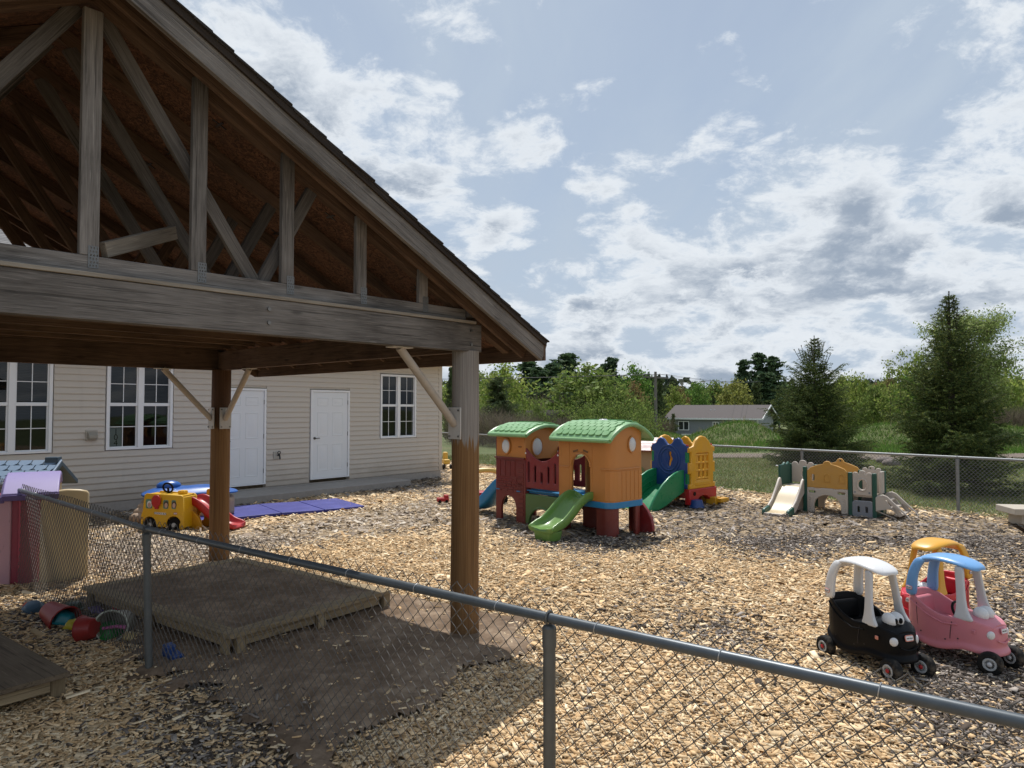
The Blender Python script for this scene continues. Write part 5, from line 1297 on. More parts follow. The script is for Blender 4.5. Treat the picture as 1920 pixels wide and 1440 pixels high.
    # wheels
    def wheel(name, c, r, w_, yaw, hubm):
        W_ = node(name, T, c, (0, 0, yaw)); b = MB()
        prof = [(-w_/2, r*.55), (-w_/2, r*.86), (-w_*.38, r*.97), (-w_*.15, r), (w_*.15, r), (w_*.38, r*.97), (w_/2, r*.86), (w_/2, r*.55)]
        b.loft([[Vector((rad*math.cos(2*PI*k/24), y, rad*math.sin(2*PI*k/24))) for k in range(24)] for y, rad in prof]); b.build('tyre', M_TYRE, W_, angle=50)
        for sy in (-1, 1):
            b = MB(); b.loft([[Vector((rad*math.cos(2*PI*k/18), sy*y, rad*math.sin(2*PI*k/18))) for k in range(18)] for y, rad in ((w_*.47, r*.56), (w_*.56, r*.52), (w_*.56, r*.40), (w_*.50, r*.36), (w_*.50, .001))]); b.build('rim', P_GREYW, W_)
            b = MB(); b.ell((0, sy*w_*.52, 0), (r*.2, w_*.16, r*.2), 12, 8); b.build('hub_cap', hubm, W_, angle=0)
    for sy in (-1, 1):
        wheel('rear_wheel', (-.285, .205*sy, .086), .086, .075, 0, hub)
        yw_ = wheel_turn[0 if sy < 0 else 1]
        wheel('front_wheel', (.345, .158*sy, .090), .090, .072, yw_, hub)
        b = MB(); b.path([(.27, .13*sy, .18), (.275, .112*sy, .15), (.31, .106*sy, .11), (.345, .110*sy, .090)], .0055, 6); b.build('caster_fork', M_GALV, T)
    b = MB(); b.cyl((-.285, -.2, .086), (-.285, .2, .086), .008, n=8); b.build('axle', M_GALV, T)
    T.scale = (.93, .93, .93); return T
P_PINK = plastic((.60, .20, .24), .4); P_SKY = plastic((.16, .36, .66), .33); P_CRED = plastic((.55, .012, .03), .4); P_CYEL = plastic((.72, .36, .03), .38); P_LOGO = plastic((.62, .24, .18), .4); P_PALE = plastic((.58, .58, .585), .42, .15)
CARG = 'ride on toy cars parked on the chips'
toy_car((2.735, 5.46, .012), math.radians(-72.0), 'black ride on toy car with white roof pillars and white headlights', P_BLACK, P_WHITE, P_PALE, P_RED, P_LOGO, CARG, True, P_WHITE, (.0, .25))
toy_car((3.47, 5.60, .012), math.radians(-62.0), 'pink ride on toy car with light blue roof and pale front pillars', P_PINK, P_SKY, P_PALE, P_PALE, P_PINK, CARG, False, P_WHITE, (.35, -.1))
toy_car((3.71, 6.30, .012), math.radians(-152.0), 'red ride on toy car with yellow roof parked behind the pink one', P_CRED, P_CYEL, P_CYEL, P_CYEL, P_LOGO, CARG, True, P_WHITE)

# ---------------------------------------------------------------- raised sandbox under the shelter
SB = thing('sandbox', 'raised timber sandbox filled with dark soil under the shelter', 'sandbox', (-2.165, 5.49, 0), math.atan2(1.36, 1.0))
LX, LY, ZT = 1.69, 2.50, .225
for (a, e) in (((-.0, .06), (LX, .06)), ((0, LY-.06), (LX, LY-.06))): beam('cap_board', (a[0], a[1], ZT-.02), (e[0], e[1], ZT-.02), .14, .036, W_SAND, SB)
for x in (.06, LX-.06): beam('cap_board', (x, .132, ZT-.021), (x, LY-.132, ZT-.021), .14, .036, W_SAND, SB)
for (a, e) in (((.09, .07), (LX-.09, .07)), ((.09, LY-.07), (LX-.09, LY-.07)), ((.07, .09), (.07, LY-.09)), ((LX-.07, .09), (LX-.07, LY-.09))):
    beam('side_board', (a[0], a[1], .145), (e[0], e[1], .145), .036, .10, W_SAND, SB)
for x in (.12, LX/2+.05, LX-.03):
    for y in (.03, LY-.03): beam('leg', (x, y, -.03), (x, y, .185), .036, .085, W_SAND, SB, up=(1, 0, 0))
for y in (.10, LY/2, LY-.1):
    for x in (.03, LX-.03): beam('leg', (x, y, -.03), (x, y, .185), .085, .036, W_SAND, SB, up=(1, 0, 0))
gx = np.linspace(.12, LX-.12, 60); gy = np.linspace(.12, LY-.12, 90); A, B_ = np.meshgrid(gx, gy)
hz = ZT-.022+.016*vnoise(A, B_, 4, 2)+.012*vnoise(A, B_, 11, 6)+rng.normal(0, .0016, A.shape)
for _ in range(26):
    cx, cy, s_ = rng.uniform(.2, LX-.2), rng.uniform(.2, LY-.2), rng.uniform(.05, .12); hz = hz-.02*np.exp(-((A-cx)**2+(B_-cy)**2)/s_**2)
V = np.stack([A.ravel(), B_.ravel(), hz.ravel()], 1); ii = (np.arange(89)[:, None]*60+np.arange(59)[None]).ravel()
rawmesh('soil', V, np.stack([ii, ii+1, ii+61, ii+60], 1), M_SOIL, parent=SB, smooth=True)
# low wooden deck at the lower left
q0 = G(132, 1258, .215); q1 = G(0, 1186, .215); q2 = G(0, 1303, .215); ex = (q1-q0).normalized(); ey = Vector((ex.y, -ex.x, 0)) if (q2-q0).dot(Vector((ex.y, -ex.x, 0))) > 0 else Vector((-ex.y, ex.x, 0))
DK = thing('wooden_deck', 'low weathered plywood deck in the shade at the lower left in front of the fence', 'deck', (q0.x, q0.y, 0), math.atan2(ex.y, ex.x))
sg_ = 1 if (Matrix.Rotation(-math.atan2(ex.y, ex.x), 3, 'Z') @ ey).y > 0 else -1
beam('top_panel', (0, sg_*.62, .195), (2.2, sg_*.62, .195), 1.24, .036, W_DECK, DK)
for x in (.14, 1.1, 2.0):
    for y in (.035, 1.2): beam('leg', (x, sg_*y, -.02), (x, sg_*y, .176), .09, .09, W_SAND, DK, up=(1, 0, 0))
beam('rail', (.2, sg_*.10, .135), (2.1, sg_*.10, .135), .036, .08, W_SAND, DK); beam('rail', (.06, sg_*.1, .135), (.06, sg_*1.2, .135), .036, .08, W_SAND, DK)
for k, (a, e) in enumerate(((.5, .35), (.62, .28), (.7, .5))):
    b = MB(); b.box((0, 0, .004), (.05, .02, .006)); pass

# bench at the right edge
BN = thing('bench', 'low tan slab bench on block legs beside the far fence', 'bench', (7.93, 11.75, 0), math.radians(-9))
pb = MB(); pb.box((1.45, .22, .265), (2.35, .62, .105)); pb.build('seat_slab', M_BENCH, BN, bevel=.012)
for x in (.50, 2.3):
    b = MB(); b.box((x, .22, .10), (.16, .42, .225)); b.build('leg', M_BENCH, BN, bevel=.01)

# folding mat
a0 = G(684, 951, .05); ax = (G(440, 972, .05)-a0).normalized(); MT = thing('gym_mat', 'purple folding gym mat lying open on the chips before the doors', 'mat', (a0.x, a0.y, .02), math.atan2(ax.y, ax.x))
m, t, bs = new_mat('purple_vinyl'); tc = t.add('ShaderNodeTexCoord').outputs['Object']; n1 = t.noise(tc, 3, 6, .65)
t.put(bs.inputs['Base Color'], t.mix(t.sstep(n1, .45, .75), (.022, .026, .21), (.05, .056, .30))); bs.inputs['Roughness'].default_value = .5; bump(t, bs, t.noise(tc, 9, 4), .2, .02); M_MAT = m
for k in range(4):
    x0, x1 = .003+.80*k, .80*(k+1)-.003; z0 = .0; b = MB(); tilt = (.004, -.018, .014, -.008)[k]; ky = 1 if (Matrix.Rotation(-MT.rotation_euler.z, 3, 'Z') @ (G(640, 937)-G(684, 951))).y > 0 else -1
    b.box(((x0+x1)/2, ky*.72, .03), (x1-x0, 1.44, .052), Matrix.Rotation(tilt, 3, 'Y')); b.build('mat_panel', M_MAT, MT, bevel=.010)

# ---------------------------------------------------------------- toy bus, slide, sand table
BU = thing('toy_bus', 'yellow plastic ride in school bus toy with black wheels and red stop sign', 'toy bus', (-5.53, 11.52, 0), math.radians(-9))
out = [(-.37, .05), (-.37, .25), (-.345, .31), (-.315, .56), (-.28, .60), (.33, .575), (.365, .545), (.375, .04), (.30, .04), (.30, .12)] + [(.20+.125*math.cos(q), .12+.125*math.sin(q)) for q in [PI*k/10 for k in range(1, 10)]] + [(.075, .12), (.075, .07), (-.10, .07), (-.10, .11)] + [(-.22+.12*math.cos(q), .11+.12*math.sin(q)) for q in [PI*k/10 for k in range(1, 10)]] + [(-.34, .11), (-.34, .05)]
wins = [rrect(-.285, .36, -.17, .51, .02, 2), rrect(.02, .36, .11, .50, .02, 2), rrect(.165, .36, .24, .50, .02, 2)]
P_BUS = plastic((.66, .37, .008), .38)
sd_ = plate('side_panel', out, [], .03, P_BUS, BU, (0, -.17, 0), bevel=.008); plate('side_panel', out, [], .03, P_BUS, BU, (0, .17, 0), bevel=.008)
for x0, x1, z0, z1 in ((-.335, -.29, .12, .58), (.335, .37, .06, .55)):
    b = MB(); b.box(((x0+x1)/2, 0, (z0+z1)/2), (x1-x0, .32, z1-z0)); b.build('end_panel', P_BUS, BU, bevel=.012)
b = MB(); b.box((0, 0, .555), (.62, .33, .03)); b.build('roof', P_BUS, BU, bevel=.012)
b = MB(); b.box((.20, .05, .60), (.12, .12, .06)); b.build('roof_light', P_BUS, BU, bevel=.02)
skin = flat('printed_skin', (.50, .33, .26), .5, 0, 30, .1, 0); pglass = flat('printed_green', (.10, .22, .15), .4, 0, 20, .2, 0); hair = flat('printed_hair', (.06, .035, .025), .5, 0, 20, .2, 0)
for k, w_ in enumerate(wins):
    xs_ = [p[0] for p in w_]; zs_ = [p[1] for p in w_]; cx = (min(xs_)+max(xs_))/2
    wn = plate('window_print', w_, [], .004, pglass, BU, (0, -.187, 0), bevel=.001)
    plate('hair_print', circ(cx+.008, .428, .042, .056, 16), [], .003, hair if k != 0 else P_WHITE, wn, (0, 0, .0025), (1, 0, 0), (0, 1, 0), .0008)
    plate('face_print', circ(cx+.008, .415, .028, .04, 16), [], .003, skin, wn, (0, 0, .0042), (1, 0, 0), (0, 1, 0), .0008)
st_ = plate('stop_sign', [(.085*math.cos(PI/8+PI/4*k), .105*math.sin(PI/8+PI/4*k)) for k in range(8)], [], .02, P_RED, BU, (-.085, -.215, .48), bevel=.006)
b = MB(); b.box((-.085, -.2, .37), (.06, .03, .03)); b.build('sign_arm', P_RED, BU, bevel=.006)
lb = link('name_strip', plate_mesh(rrect(-.105, -.017, .105, .017, .012, 3), [], .003, .001), P_WHITE, BU, mtx=frame((-.03, -.187, .285), (1, 0, -.06), (.06, 0, 1))); text_obj('lettering', 'SCHOOL BUS', .036, P_BLACK, lb, Matrix.Translation((0, 0, .002)))
logo_plate(BU, frame((.235, -.187, .29), (1, 0, 0), (0, 0, 1)), .06, P_RED, P_RED)
for x, r_ in ((.20, .115), (-.22, .11)):
    wn = node('wheel', BU, (x, 0, .10 if x < 0 else .105))
    for sy in (-1, 1):
        b = MB(); b.loft([[Vector((q*math.cos(2*PI*k/24), sy*y, q*math.sin(2*PI*k/24))) for k in range(24)] for y, q in ((.12, r_*.9), (.125, r_), (.165, r_), (.175, r_*.9), (.172, r_*.5), (.165, .001))]); b.build('tyre', P_BLACK, wn)
        b = MB(); b.cyl((0, sy*.165, 0), (0, sy*.178, 0), .035, n=14); b.build('hub_cap', P_GREYW, wn)
b = MB(); c = Vector((-.10, .10, .66)); b.path([c+Vector((.085*math.cos(q), -.02*math.sin(q), .075*math.sin(q))) for q in [2*PI*k/20 for k in range(20)]], .016, 8, closed=True); b.cyl(c, (-.10, .12, .56), .018, n=8); b.build('steering_wheel', P_BLACK, BU)
# red slide with yellow legs
RS = thing('toy_slide', 'red plastic toddler slide with yellow sides behind the shelter post', 'slide', (-5.22, 11.70, 0), math.radians(-12))
sb = MB(); cl = bez([(-.06, .43, .06), (.05, .435, .09), (.2, .36, .1), (.42, .19, .1), (.6, .085, .09), (.78, .06, .06), (.84, .06, .03)], 5); slide_shell(sb, [(q.x, q.y, q.z) for q in cl], .34, .1); sb.build('slide', P_RED, RS, sub=1)
for yy in (-.15, .15): plate('side_panel', [(-.15, 0), (.30, 0), (.22, .2), (.0, .40), (-.10, .40)], [circ(.05, .16, .05, .07, 16)], .05, P_DYEL, RS, (0, yy, 0), bevel=.012)
b = MB(); b.box((-.12, 0, .27), (.12, .36, .2)); b.build('step', P_RED, RS, bevel=.02)
plate('back_panel', rrect(-.13, .36, .12, .60, .04, 4), [], .05, P_YEL, RS, (.12, .36, .0), bevel=.012)
for xx in (0.03, .2):
    b = MB(); b.box((xx, .36, .2), (.05, .05, .40)); b.build('leg', P_YEL, RS, bevel=.01)
# blue covered sand table on a tan rocky base
ST = thing('sand_table', 'tan rocky sand table with blue lid standing behind the yellow bus', 'sand table', (-5.9, 12.6, 0), math.radians(28))
rr = random.Random(9); rings = []
for z, s_ in ((0, .92), (.08, 1.0), (.2, .97), (.33, 1.0), (.42, .97)):
    rings.append([Vector((x*s_*(1+rr.uniform(-.03, .03)), y*s_*(1+rr.uniform(-.04, .04)), z)) for x, y in rrect(-.55, -.35, .95, .35, .22, 6)])
b = MB(); b.loft(rings); b.build('base', plastic((.36, .26, .18), .55), ST, sub=1)
for k in range(4):
    b = MB(); b.ell((-.62+.06*k, -.28+.06*k, .1+.08*k), (.14, .12, .1), 8, 6); b.build('rock', plastic((.33, .235, .16), .6), ST, angle=0)
rings = []
for z, s_ in ((.42, 1.05), (.47, 1.06), (.52, .98), (.60, .70), (.62, .3)):
    rings.append([Vector((.2+(x-.2)*s_, y*s_, z+.05*math.sin(x*5)*(s_ < 1))) for x, y in rrect(-.55, -.35, .95, .35, .22, 6)])
b = MB(); b.loft(rings); b.build('lid', P_BLUE if False else plastic((.012, .10, .38), .33), ST, sub=1)
b = MB(); b.ell((-.15, 0, .60), (.2, .16, .09), 14, 8); b.build('lid_bump', plastic((.012, .10, .38), .33), ST, angle=0)
# small red truck by the post
RT_ = thing('toy_truck', 'small red toy truck lying alone on the pale chips left of the front post', 'toy truck', (G(830, 945).x, G(830, 945).y, .03), .3)
b = MB(); b.box((0, 0, .06), (.24, .13, .08)); b.box((.07, 0, .12), (.09, .12, .07)); b.build('body', P_RED, RT_, bevel=.012)
for x in (-.07, .07):
    for y in (-.06, .06):
        b = MB(); b.cyl((x, y-.012, .03), (x, y+.012, .03), .032, n=12); b.build('wheel', P_BLACK, RT_)
# ---------------------------------------------------------------- playhouses at the left behind the fence
PH = thing('playhouse', 'pink plastic playhouse with purple roof and large cream side panel behind the fence', 'playhouse', (-5.05, 8.15, 0), math.radians(30))
P_PKW = plastic((.34, .05, .085), .42); P_PKL = plastic((.52, .30, .36), .42); P_PURP = plastic((.25, .20, .43), .5); P_DPURP = plastic((.10, .06, .20), .4); P_HCREAM = plastic((.58, .45, .25), .4)
b = MB(); b.loft([[Vector((x, y, z)) for x, y in rrect(-1.5, -.02, -.18, .55, .08, 4)] for z in (0, .5, .98)]); b.build('wall', P_PKW, PH, bevel=.01)
for k in range(3):
    b = MB(); b.box((-.38-.26*k, -.03, .48), (.20, .05, .94)); b.build('wall_rib', P_PKL if k else P_PKW, PH, bevel=.02)
rings = []
for y, z in ((-.22, .98), (-.22, 1.06), (.0, 1.16), (.28, 1.22), (.55, 1.23), (.85, 1.2), (1.12, 1.05), (1.12, .98)): rings.append([Vector((-1.45, y, z)), Vector((.26, y, z)), Vector((.26, y, z-.04)), Vector((-1.45, y, z-.04))])
b = MB()
prof = [(-.20, 1.03), (-.05, 1.12), (.12, 1.19), (.30, 1.225), (.48, 1.20), (.62, 1.10)]
b.prism(prof+[(.62, 1.05), (.48, 1.15), (.30, 1.175), (.12, 1.14), (-.05, 1.07), (-.20, .97)], (-.62, 0, 0), (0, 1, 0), (0, 0, 1), .52); rf = b.build('roof', P_PURP, PH, bevel=.015)
b = MB(); b.box((-.36, -.205, .985), (.52, .03, .06)); b.build('roof_edge', P_DPURP, rf, bevel=.008)
for xx in (-.635,): 
    b = MB(); b.prism([(y, z-.035) for y, z in prof]+[(y, z-.10) for y, z in prof[::-1]], (xx, 0, 0), (0, 1, 0), (0, 0, 1), .04); b.build('roof_edge', P_DPURP, rf, bevel=.008)
b = MB(); b.cyl((-.10, .1, .97), (.0, .1, .97), .05, n=12); b.build('cream_knob', P_HCREAM, PH, bevel=.01)
pl = [(0, 0), (.46, 0), (.46, .98), (.44, 1.01), (.37, 1.03), (.25, 1.04), (.13, 1.03), (.03, 1.0), (0, .97)]
cp = plate('side_panel', pl, [], .07, P_HCREAM, PH, (-.27, -.14, .01), (1, 0, 0), (0, 0, 1), .02)
b = MB(); b.path([(.23+.17*math.cos(PI*k/16), .78+.17*math.sin(PI*k/16), .036) for k in range(17)], .010, 6); b.build('arch_line', P_HCREAM, cp, local=True)
# slate roofed playhouse
PB = thing('playhouse', 'playhouse with slate blue scalloped roof and tan walls against the beige building', 'playhouse', (-6.80, 9.80, -.27), math.radians(12))
P_SLATE = plastic((.15, .215, .30), .4); P_DSLATE = plastic((.03, .06, .085), .4)
b = MB(); b.box((-.35, .45, .57), (1.15, .9, 1.14)); b.build('wall', P_HCREAM, PB, bevel=.02)
y0, z0, y1, z1 = -.12, 1.14, .5, 1.46
b = MB(); b.prism([(y0, z0), (y1, z1), (1.1, 1.14), (1.1, 1.07), (y1, z1-.07), (y0, z0-.07)], (-1.05, 0, 0), (0, 1, 0), (0, 0, 1), 1.42); rf = b.build('roof', P_DSLATE, PB, bevel=.01)
up = Vector((0, y1-y0, z1-z0)); SLn = up.length; up.normalize(); nr_ = Vector((1, 0, 0)).cross(up); tl = {}
for r in range(5):
    for c in range(9 if r % 2 else 8):
        xc = -1.0+.165*(c+.5-(.5 if r % 2 else 0)); wl, wr = max(xc-.075, -1.02), min(xc+.075, .335)
        if wr-wl < .04: continue
        w2, L = (wr-wl)/2, SLn/5*.97; key = round(w2, 3)
        if key not in tl:
            b = MB(); b.prism([(w2, L), (-w2, L), (-w2, L*.35), (-w2*.5, 0), (w2*.5, 0), (w2, L*.35)], (0, 0, -.002), (1, 0, 0), (0, 1, 0), .018); tl[key] = b.mesh('roof_tile', False)
        link('roof_tile', tl[key], P_SLATE, rf, mtx=frame(Vector(((wl+wr)/2, y0, z0+.004))+up*(SLn*r/5+.004), (1, 0, 0), up))
b = MB(); b.bar(Vector((.355, y0, z0+.01)), Vector((.355, y1, z1+.01)), .03, .03); b.build('roof_edge', P_SLATE, rf, bevel=.006)
b = MB(); b.box((.25, .5, 1.46), (.17, .16, .12)); b.build('chimney', P_DSLATE, rf, bevel=.01)
b = MB(); b.prism([(-.30, 0), (.30, 0), (.0, .15)], (-.35, y0-.03, z0+.0), (1, 0, 0), (0, 0, 1), -.25); b.build('dormer', P_DSLATE, rf, bevel=.008)
b = MB(); b.box((.36, -.08, 1.09), (.14, .1, .05)); b.build('gutter', P_DSLATE, PB, bevel=.008)

# ---------------------------------------------------------------- heap of sand toys
def bucket(name, label, loc, rot, r0, r1, h, mat, rim=True, handle=False):
    o_ = MB(); n = 26; rings = []
    for rr_, z in ((.001, 0), (r0*.9, 0), (r0, .01), (r1, h), (r1*1.06, h), (r1*1.06, h-.018), (r1*1.0, h-.02)): rings.append([Vector((rr_*math.cos(2*PI*k/n)*(1+.02*(k % 2)), rr_*math.sin(2*PI*k/n)*(1+.02*(k % 2)), z)) for k in range(n)])
    inner = [[Vector((q*math.cos(2*PI*k/n), q*math.sin(2*PI*k/n), z)) for k in range(n)] for q, z in ((r1*.96, h-.002), (r0*.94, .012), (.001, .012))]
    o_.loft(rings[:5]+inner, cap=False)
    x = o_.build(name, mat, None, angle=30); x.location = loc; x.rotation_euler = rot; tag(x, label, 'bucket'); return x
gp_ = lambda u, v, z=0: tuple(G(u, v, z))
P_BUCKET = plastic((.27, .022, .018), .45)
q = G(72, 1150, .1)
bucket('sand_bucket', 'large red ribbed bucket tipped on its side among the sand toys', (q.x+.06, q.y+.05, .115), (math.radians(102), 0, math.radians(60)), .085, .13, .29, P_BUCKET)
q = G(160, 1184, .1); b2 = bucket('sand_bucket', 'red bucket with its mouth turned sideways in the middle of the sand toys', (q.x+.06, q.y+.03, .12), (math.radians(98), 0, math.radians(-100)), .08, .105, .12, P_BUCKET)
q = G(212, 1178, .1)
BK = thing('toy_basket', 'pale rimmed basket on its side with toys spilling out of it', 'basket', (q.x, q.y, .125), 0)
n = 28; b = MB(); R = Matrix.Rotation(math.radians(84), 3, 'X')
rings = [[R @ Vector((rx_*math.cos(2*PI*k/n), ry_*math.sin(2*PI*k/n), z)) for k in range(n)] for rx_, ry_, z in ((.115, .10, -.16), (.135, .118, .02), (.145, .128, .03), (.135, .118, .035), (.125, .108, .015), (.105, .09, -.15))]
b.loft(rings, cap=True); b.build('basket_shell', plastic((.20, .19, .15), .6), BK)
b = MB(); b.path([R @ Vector((.143*math.cos(2*PI*k/n), .126*math.sin(2*PI*k/n), .032)) for k in range(n)], .008, 6, closed=True); b.build('rim', plastic((.42, .44, .36), .5), BK)
def blob(name, label, cat, u, v, r, mat, seed, squash=.7):
    p = G(u, v, r*squash); rr = random.Random(seed); b = MB(); n = 12; rings = []
    for i in range(8):
        ph = -PI/2+PI*i/7; rings.append([Vector((r*math.cos(ph)*math.cos(2*PI*k/n)*(1+.15*math.sin(3*2*PI*k/n+seed)), r*.75*math.cos(ph)*math.sin(2*PI*k/n), r*squash*math.sin(ph)*(1+.1*math.sin(2*2*PI*k/n)))) for k in range(n)])
    b.loft(rings, cap=False); o_ = b.build(name, mat, None, sub=1, angle=0); o_.location = p; o_.rotation_euler = (rr.uniform(-.3, .3), rr.uniform(-.3, .3), rr.uniform(0, 3)); tag(o_, label, cat); return o_
def mould(name, label, u, v, s, mat, kind, rz, tilt=(0, 0), zoff=0.0):
    """open sand mould: a scalloped or square cup with rim"""
    s = s*1.3; p = G(u, v, 0); b = MB(); n = 20; lob = {'shell': 5, 'star': 5, 'round': 0, 'square': 4}[kind]
    def rg(f, z): return [Vector((f*s*(1+.14*math.cos(lob*2*PI*k/n))*math.cos(2*PI*k/n), f*s*(1+.14*math.cos(lob*2*PI*k/n))*math.sin(2*PI*k/n), z)) for k in range(n)]
    b.loft([rg(.01, s*.75), rg(.5, s*.75), rg(.72, s*.62), rg(.9, s*.12), rg(1.08, s*.06), rg(1.08, 0), rg(.86, .0), rg(.66, s*.55), rg(.01, s*.66)], cap=False)
    o_ = b.build(name, mat, None, angle=40); o_.location = (p.x, p.y, .045+zoff); o_.rotation_euler = (tilt[0], tilt[1], rz); tag(o_, label, 'sand toy'); return o_
mould('sand_mould', 'green sand mould at the mouth of the pale basket', 205, 1196, .085, plastic((.01, .18, .03), .4), 'square', .3, (.2, .1))
mould('sand_mould', 'teal shell mould lying left of the red sideways bucket', 118, 1172, .075, plastic((.02, .22, .26), .4), 'shell', .8, (.3, .2))
mould('sand_mould', 'yellow sand mould just below the teal one', 136, 1183, .05, plastic((.45, .36, .01), .4), 'star', .2, (.2, 0))
mould('sand_mould', 'pale green sand mould beneath the tipped red bucket', 98, 1158, .055, plastic((.24, .34, .18), .4), 'round', 1.2, (.4, .2))
mould('sand_mould', 'dark green sand mould between the two red buckets', 136, 1150, .07, plastic((.01, .06, .03), .4), 'round', .4)
mould('sand_mould', 'blue grey sand mould left of the tipped red bucket', 62, 1150, .06, plastic((.06, .11, .16), .4), 'round', .4, (.5, 0))
mould('sand_mould', 'pale yellow sand mould right below the basket', 243, 1206, .045, plastic((.45, .34, .14), .4), 'shell', .6, (.2, .3))
mould('sand_mould', 'orange sand mould at the far left end of the toy heap', 52, 1146, .035, plastic((.5, .08, .03), .4), 'star', .6, (.2, .3))
pk = MB(); pk.path([(-.09, 0, .0), (.02, 0, .012), (.10, 0, .0)], [(.014, .012), (.018, .014), (.028, .018)], 10); o_ = pk.build('sand_scoop', plastic((.45, .10, .28), .4), None); o_.location = (BK.location.x+.03, BK.location.y-.04, .115); o_.rotation_euler = (0, 0, .15); tag(o_, 'pink sand scoop lying inside the pale basket', 'sand toy')
pk = MB(); pk.path([(-.16, 0, .02), (-.02, 0, .03), (.04, 0, .02)], .012, 8); pk.box((.10, 0, .02), (.13, .10, .014)); o_ = pk.build('toy_spade', plastic((.10, .06, .22), .4), None, bevel=.004); q = G(186, 1150, .05); o_.location = (q.x, q.y, .03); o_.rotation_euler = (0, -.2, 2.4); tag(o_, 'purple toy spade lying behind the basket', 'sand toy')
pk = MB(); pk.box((0, 0, .03), (.10, .07, .06)); o_ = pk.build('toy_block', plastic((.35, .01, .03), .4), None, bevel=.01); q = G(222, 1148, .03); o_.location = (q.x, q.y, .03); o_.rotation_euler = (0, 0, .4); tag(o_, 'red toy block behind the rim of the basket', 'sand toy')
TD = thing('toy_digger', 'small blue toy truck lying against the foot of the left fence post', 'toy truck', (G(306, 1256).x+.02, G(306, 1256).y+.10, .03), math.radians(-35))
b = MB(); b.box((0, 0, .05), (.17, .085, .06), Matrix.Rotation(.2, 3, 'Y')); b.box((-.05, 0, .09), (.07, .08, .06), Matrix.Rotation(.2, 3, 'Y')); b.build('body', P_NAVY, TD, bevel=.012)
for x in (-.05, .055):
    for y in (-.042, .042):
        b = MB(); b.cyl((x, y-.01, .025), (x, y+.01, .025), .026, n=12); b.build('wheel', plastic((.01, .03, .10), .4), TD)
# toys glimpsed beyond the front post and the towers
YA = thing('toy_arch_rider', 'yellow looped rocker with red seat left of the maroon tower', 'toy rocker', (-.62, 14.6, 0), .2)
b = MB(); b.path(bez([(-.35, 0, .05), (-.36, 0, .45), (-.26, 0, .62), (0, 0, .68), (.3, 0, .66), (.5, 0, .5)], 6), [(.05, .05)]*31, 10); b.build('loop', plastic((.62, .42, .10), .4), YA)
b = MB(); b.box((.1, 0, .2), (.8, .3, .12)); b.build('seat', P_RED, YA, bevel=.04)
for x in (-.2, .4):
    b = MB(); b.cyl((x, -.2, .11), (x, .2, .11), .11, n=16); b.build('wheel', P_BLACK, YA)
TP = thing('play_panel', 'tan play panel with arched top glimpsed between the two orange towers', 'play panel', (.78, 15.2, 0), math.radians(-30))
plate('panel', arch(-.42, .42, 0, 1.42, 12, .25), [rrect(-.07, 1.1, .07, 1.2, .01, 2)], .08, plastic((.44, .33, .20), .5), TP, (0, 0, 0), bevel=.02)
b = MB(); b.path([(-.1, .2, 1.5), (.5, .2, 1.53)], .02, 8); b.build('top_bar', P_BLACK, TP); b = MB(); b.box((.2, .2, .75), (.06, .06, 1.5)); b.build('post', P_BLACK, TP)
MP = thing('playhouse', 'small tan playhouse with maroon tiled roof between the orange tower and the blue panel', 'playhouse', (3.2, 16.6, 0), math.radians(-25))
b = MB(); b.box((0, 0, .5), (1.0, .7, 1.0)); b.build('wall', plastic((.34, .25, .15), .5), MP, bevel=.015)
for r in range(4):
    b = MB(); b.box((0, -.42+.12*r, 1.02+.07*r), (1.16, .15, .03), Matrix.Rotation(.5, 3, 'X')); b.build('roof_course', plastic((.17, .035, .05), .45), MP, bevel=.008)
    b = MB(); b.box((0, .42-.12*r, 1.02+.07*r), (1.16, .15, .03), Matrix.Rotation(-.5, 3, 'X')); b.build('roof_course', plastic((.17, .035, .05), .45), MP, bevel=.008)
b = MB(); b.prism(arch(-.22, -.02, .0, .62, 8), (0, -.352, 0), (1, 0, 0), (0, 0, 1), .02); b.prism(arch(.1, .36, .0, .62, 8), (0, -.352, 0), (1, 0, 0), (0, 0, 1), .02); b.build('door', plastic((.16, .20, .08), .5), MP)
YC = thing('toy_tricycle', 'yellow toddler ride on toy beside the corner of the beige building', 'toy tricycle', (G(836, 880).x, G(836, 880).y, .0), .3)
b = MB(); b.box((0, 0, .25), (.2, .42, .16)); b.box((0, .1, .42), (.15, .16, .26)); b.build('body', plastic((.66, .40, .06), .4), YC, bevel=.04)
for x, y in ((-.12, -.15), (.12, -.15), (0, .2)):
    b = MB(); b.cyl((x-.02, y, .09), (x+.02, y, .09), .09, n=14); b.build('wheel', P_BLACK, YC)
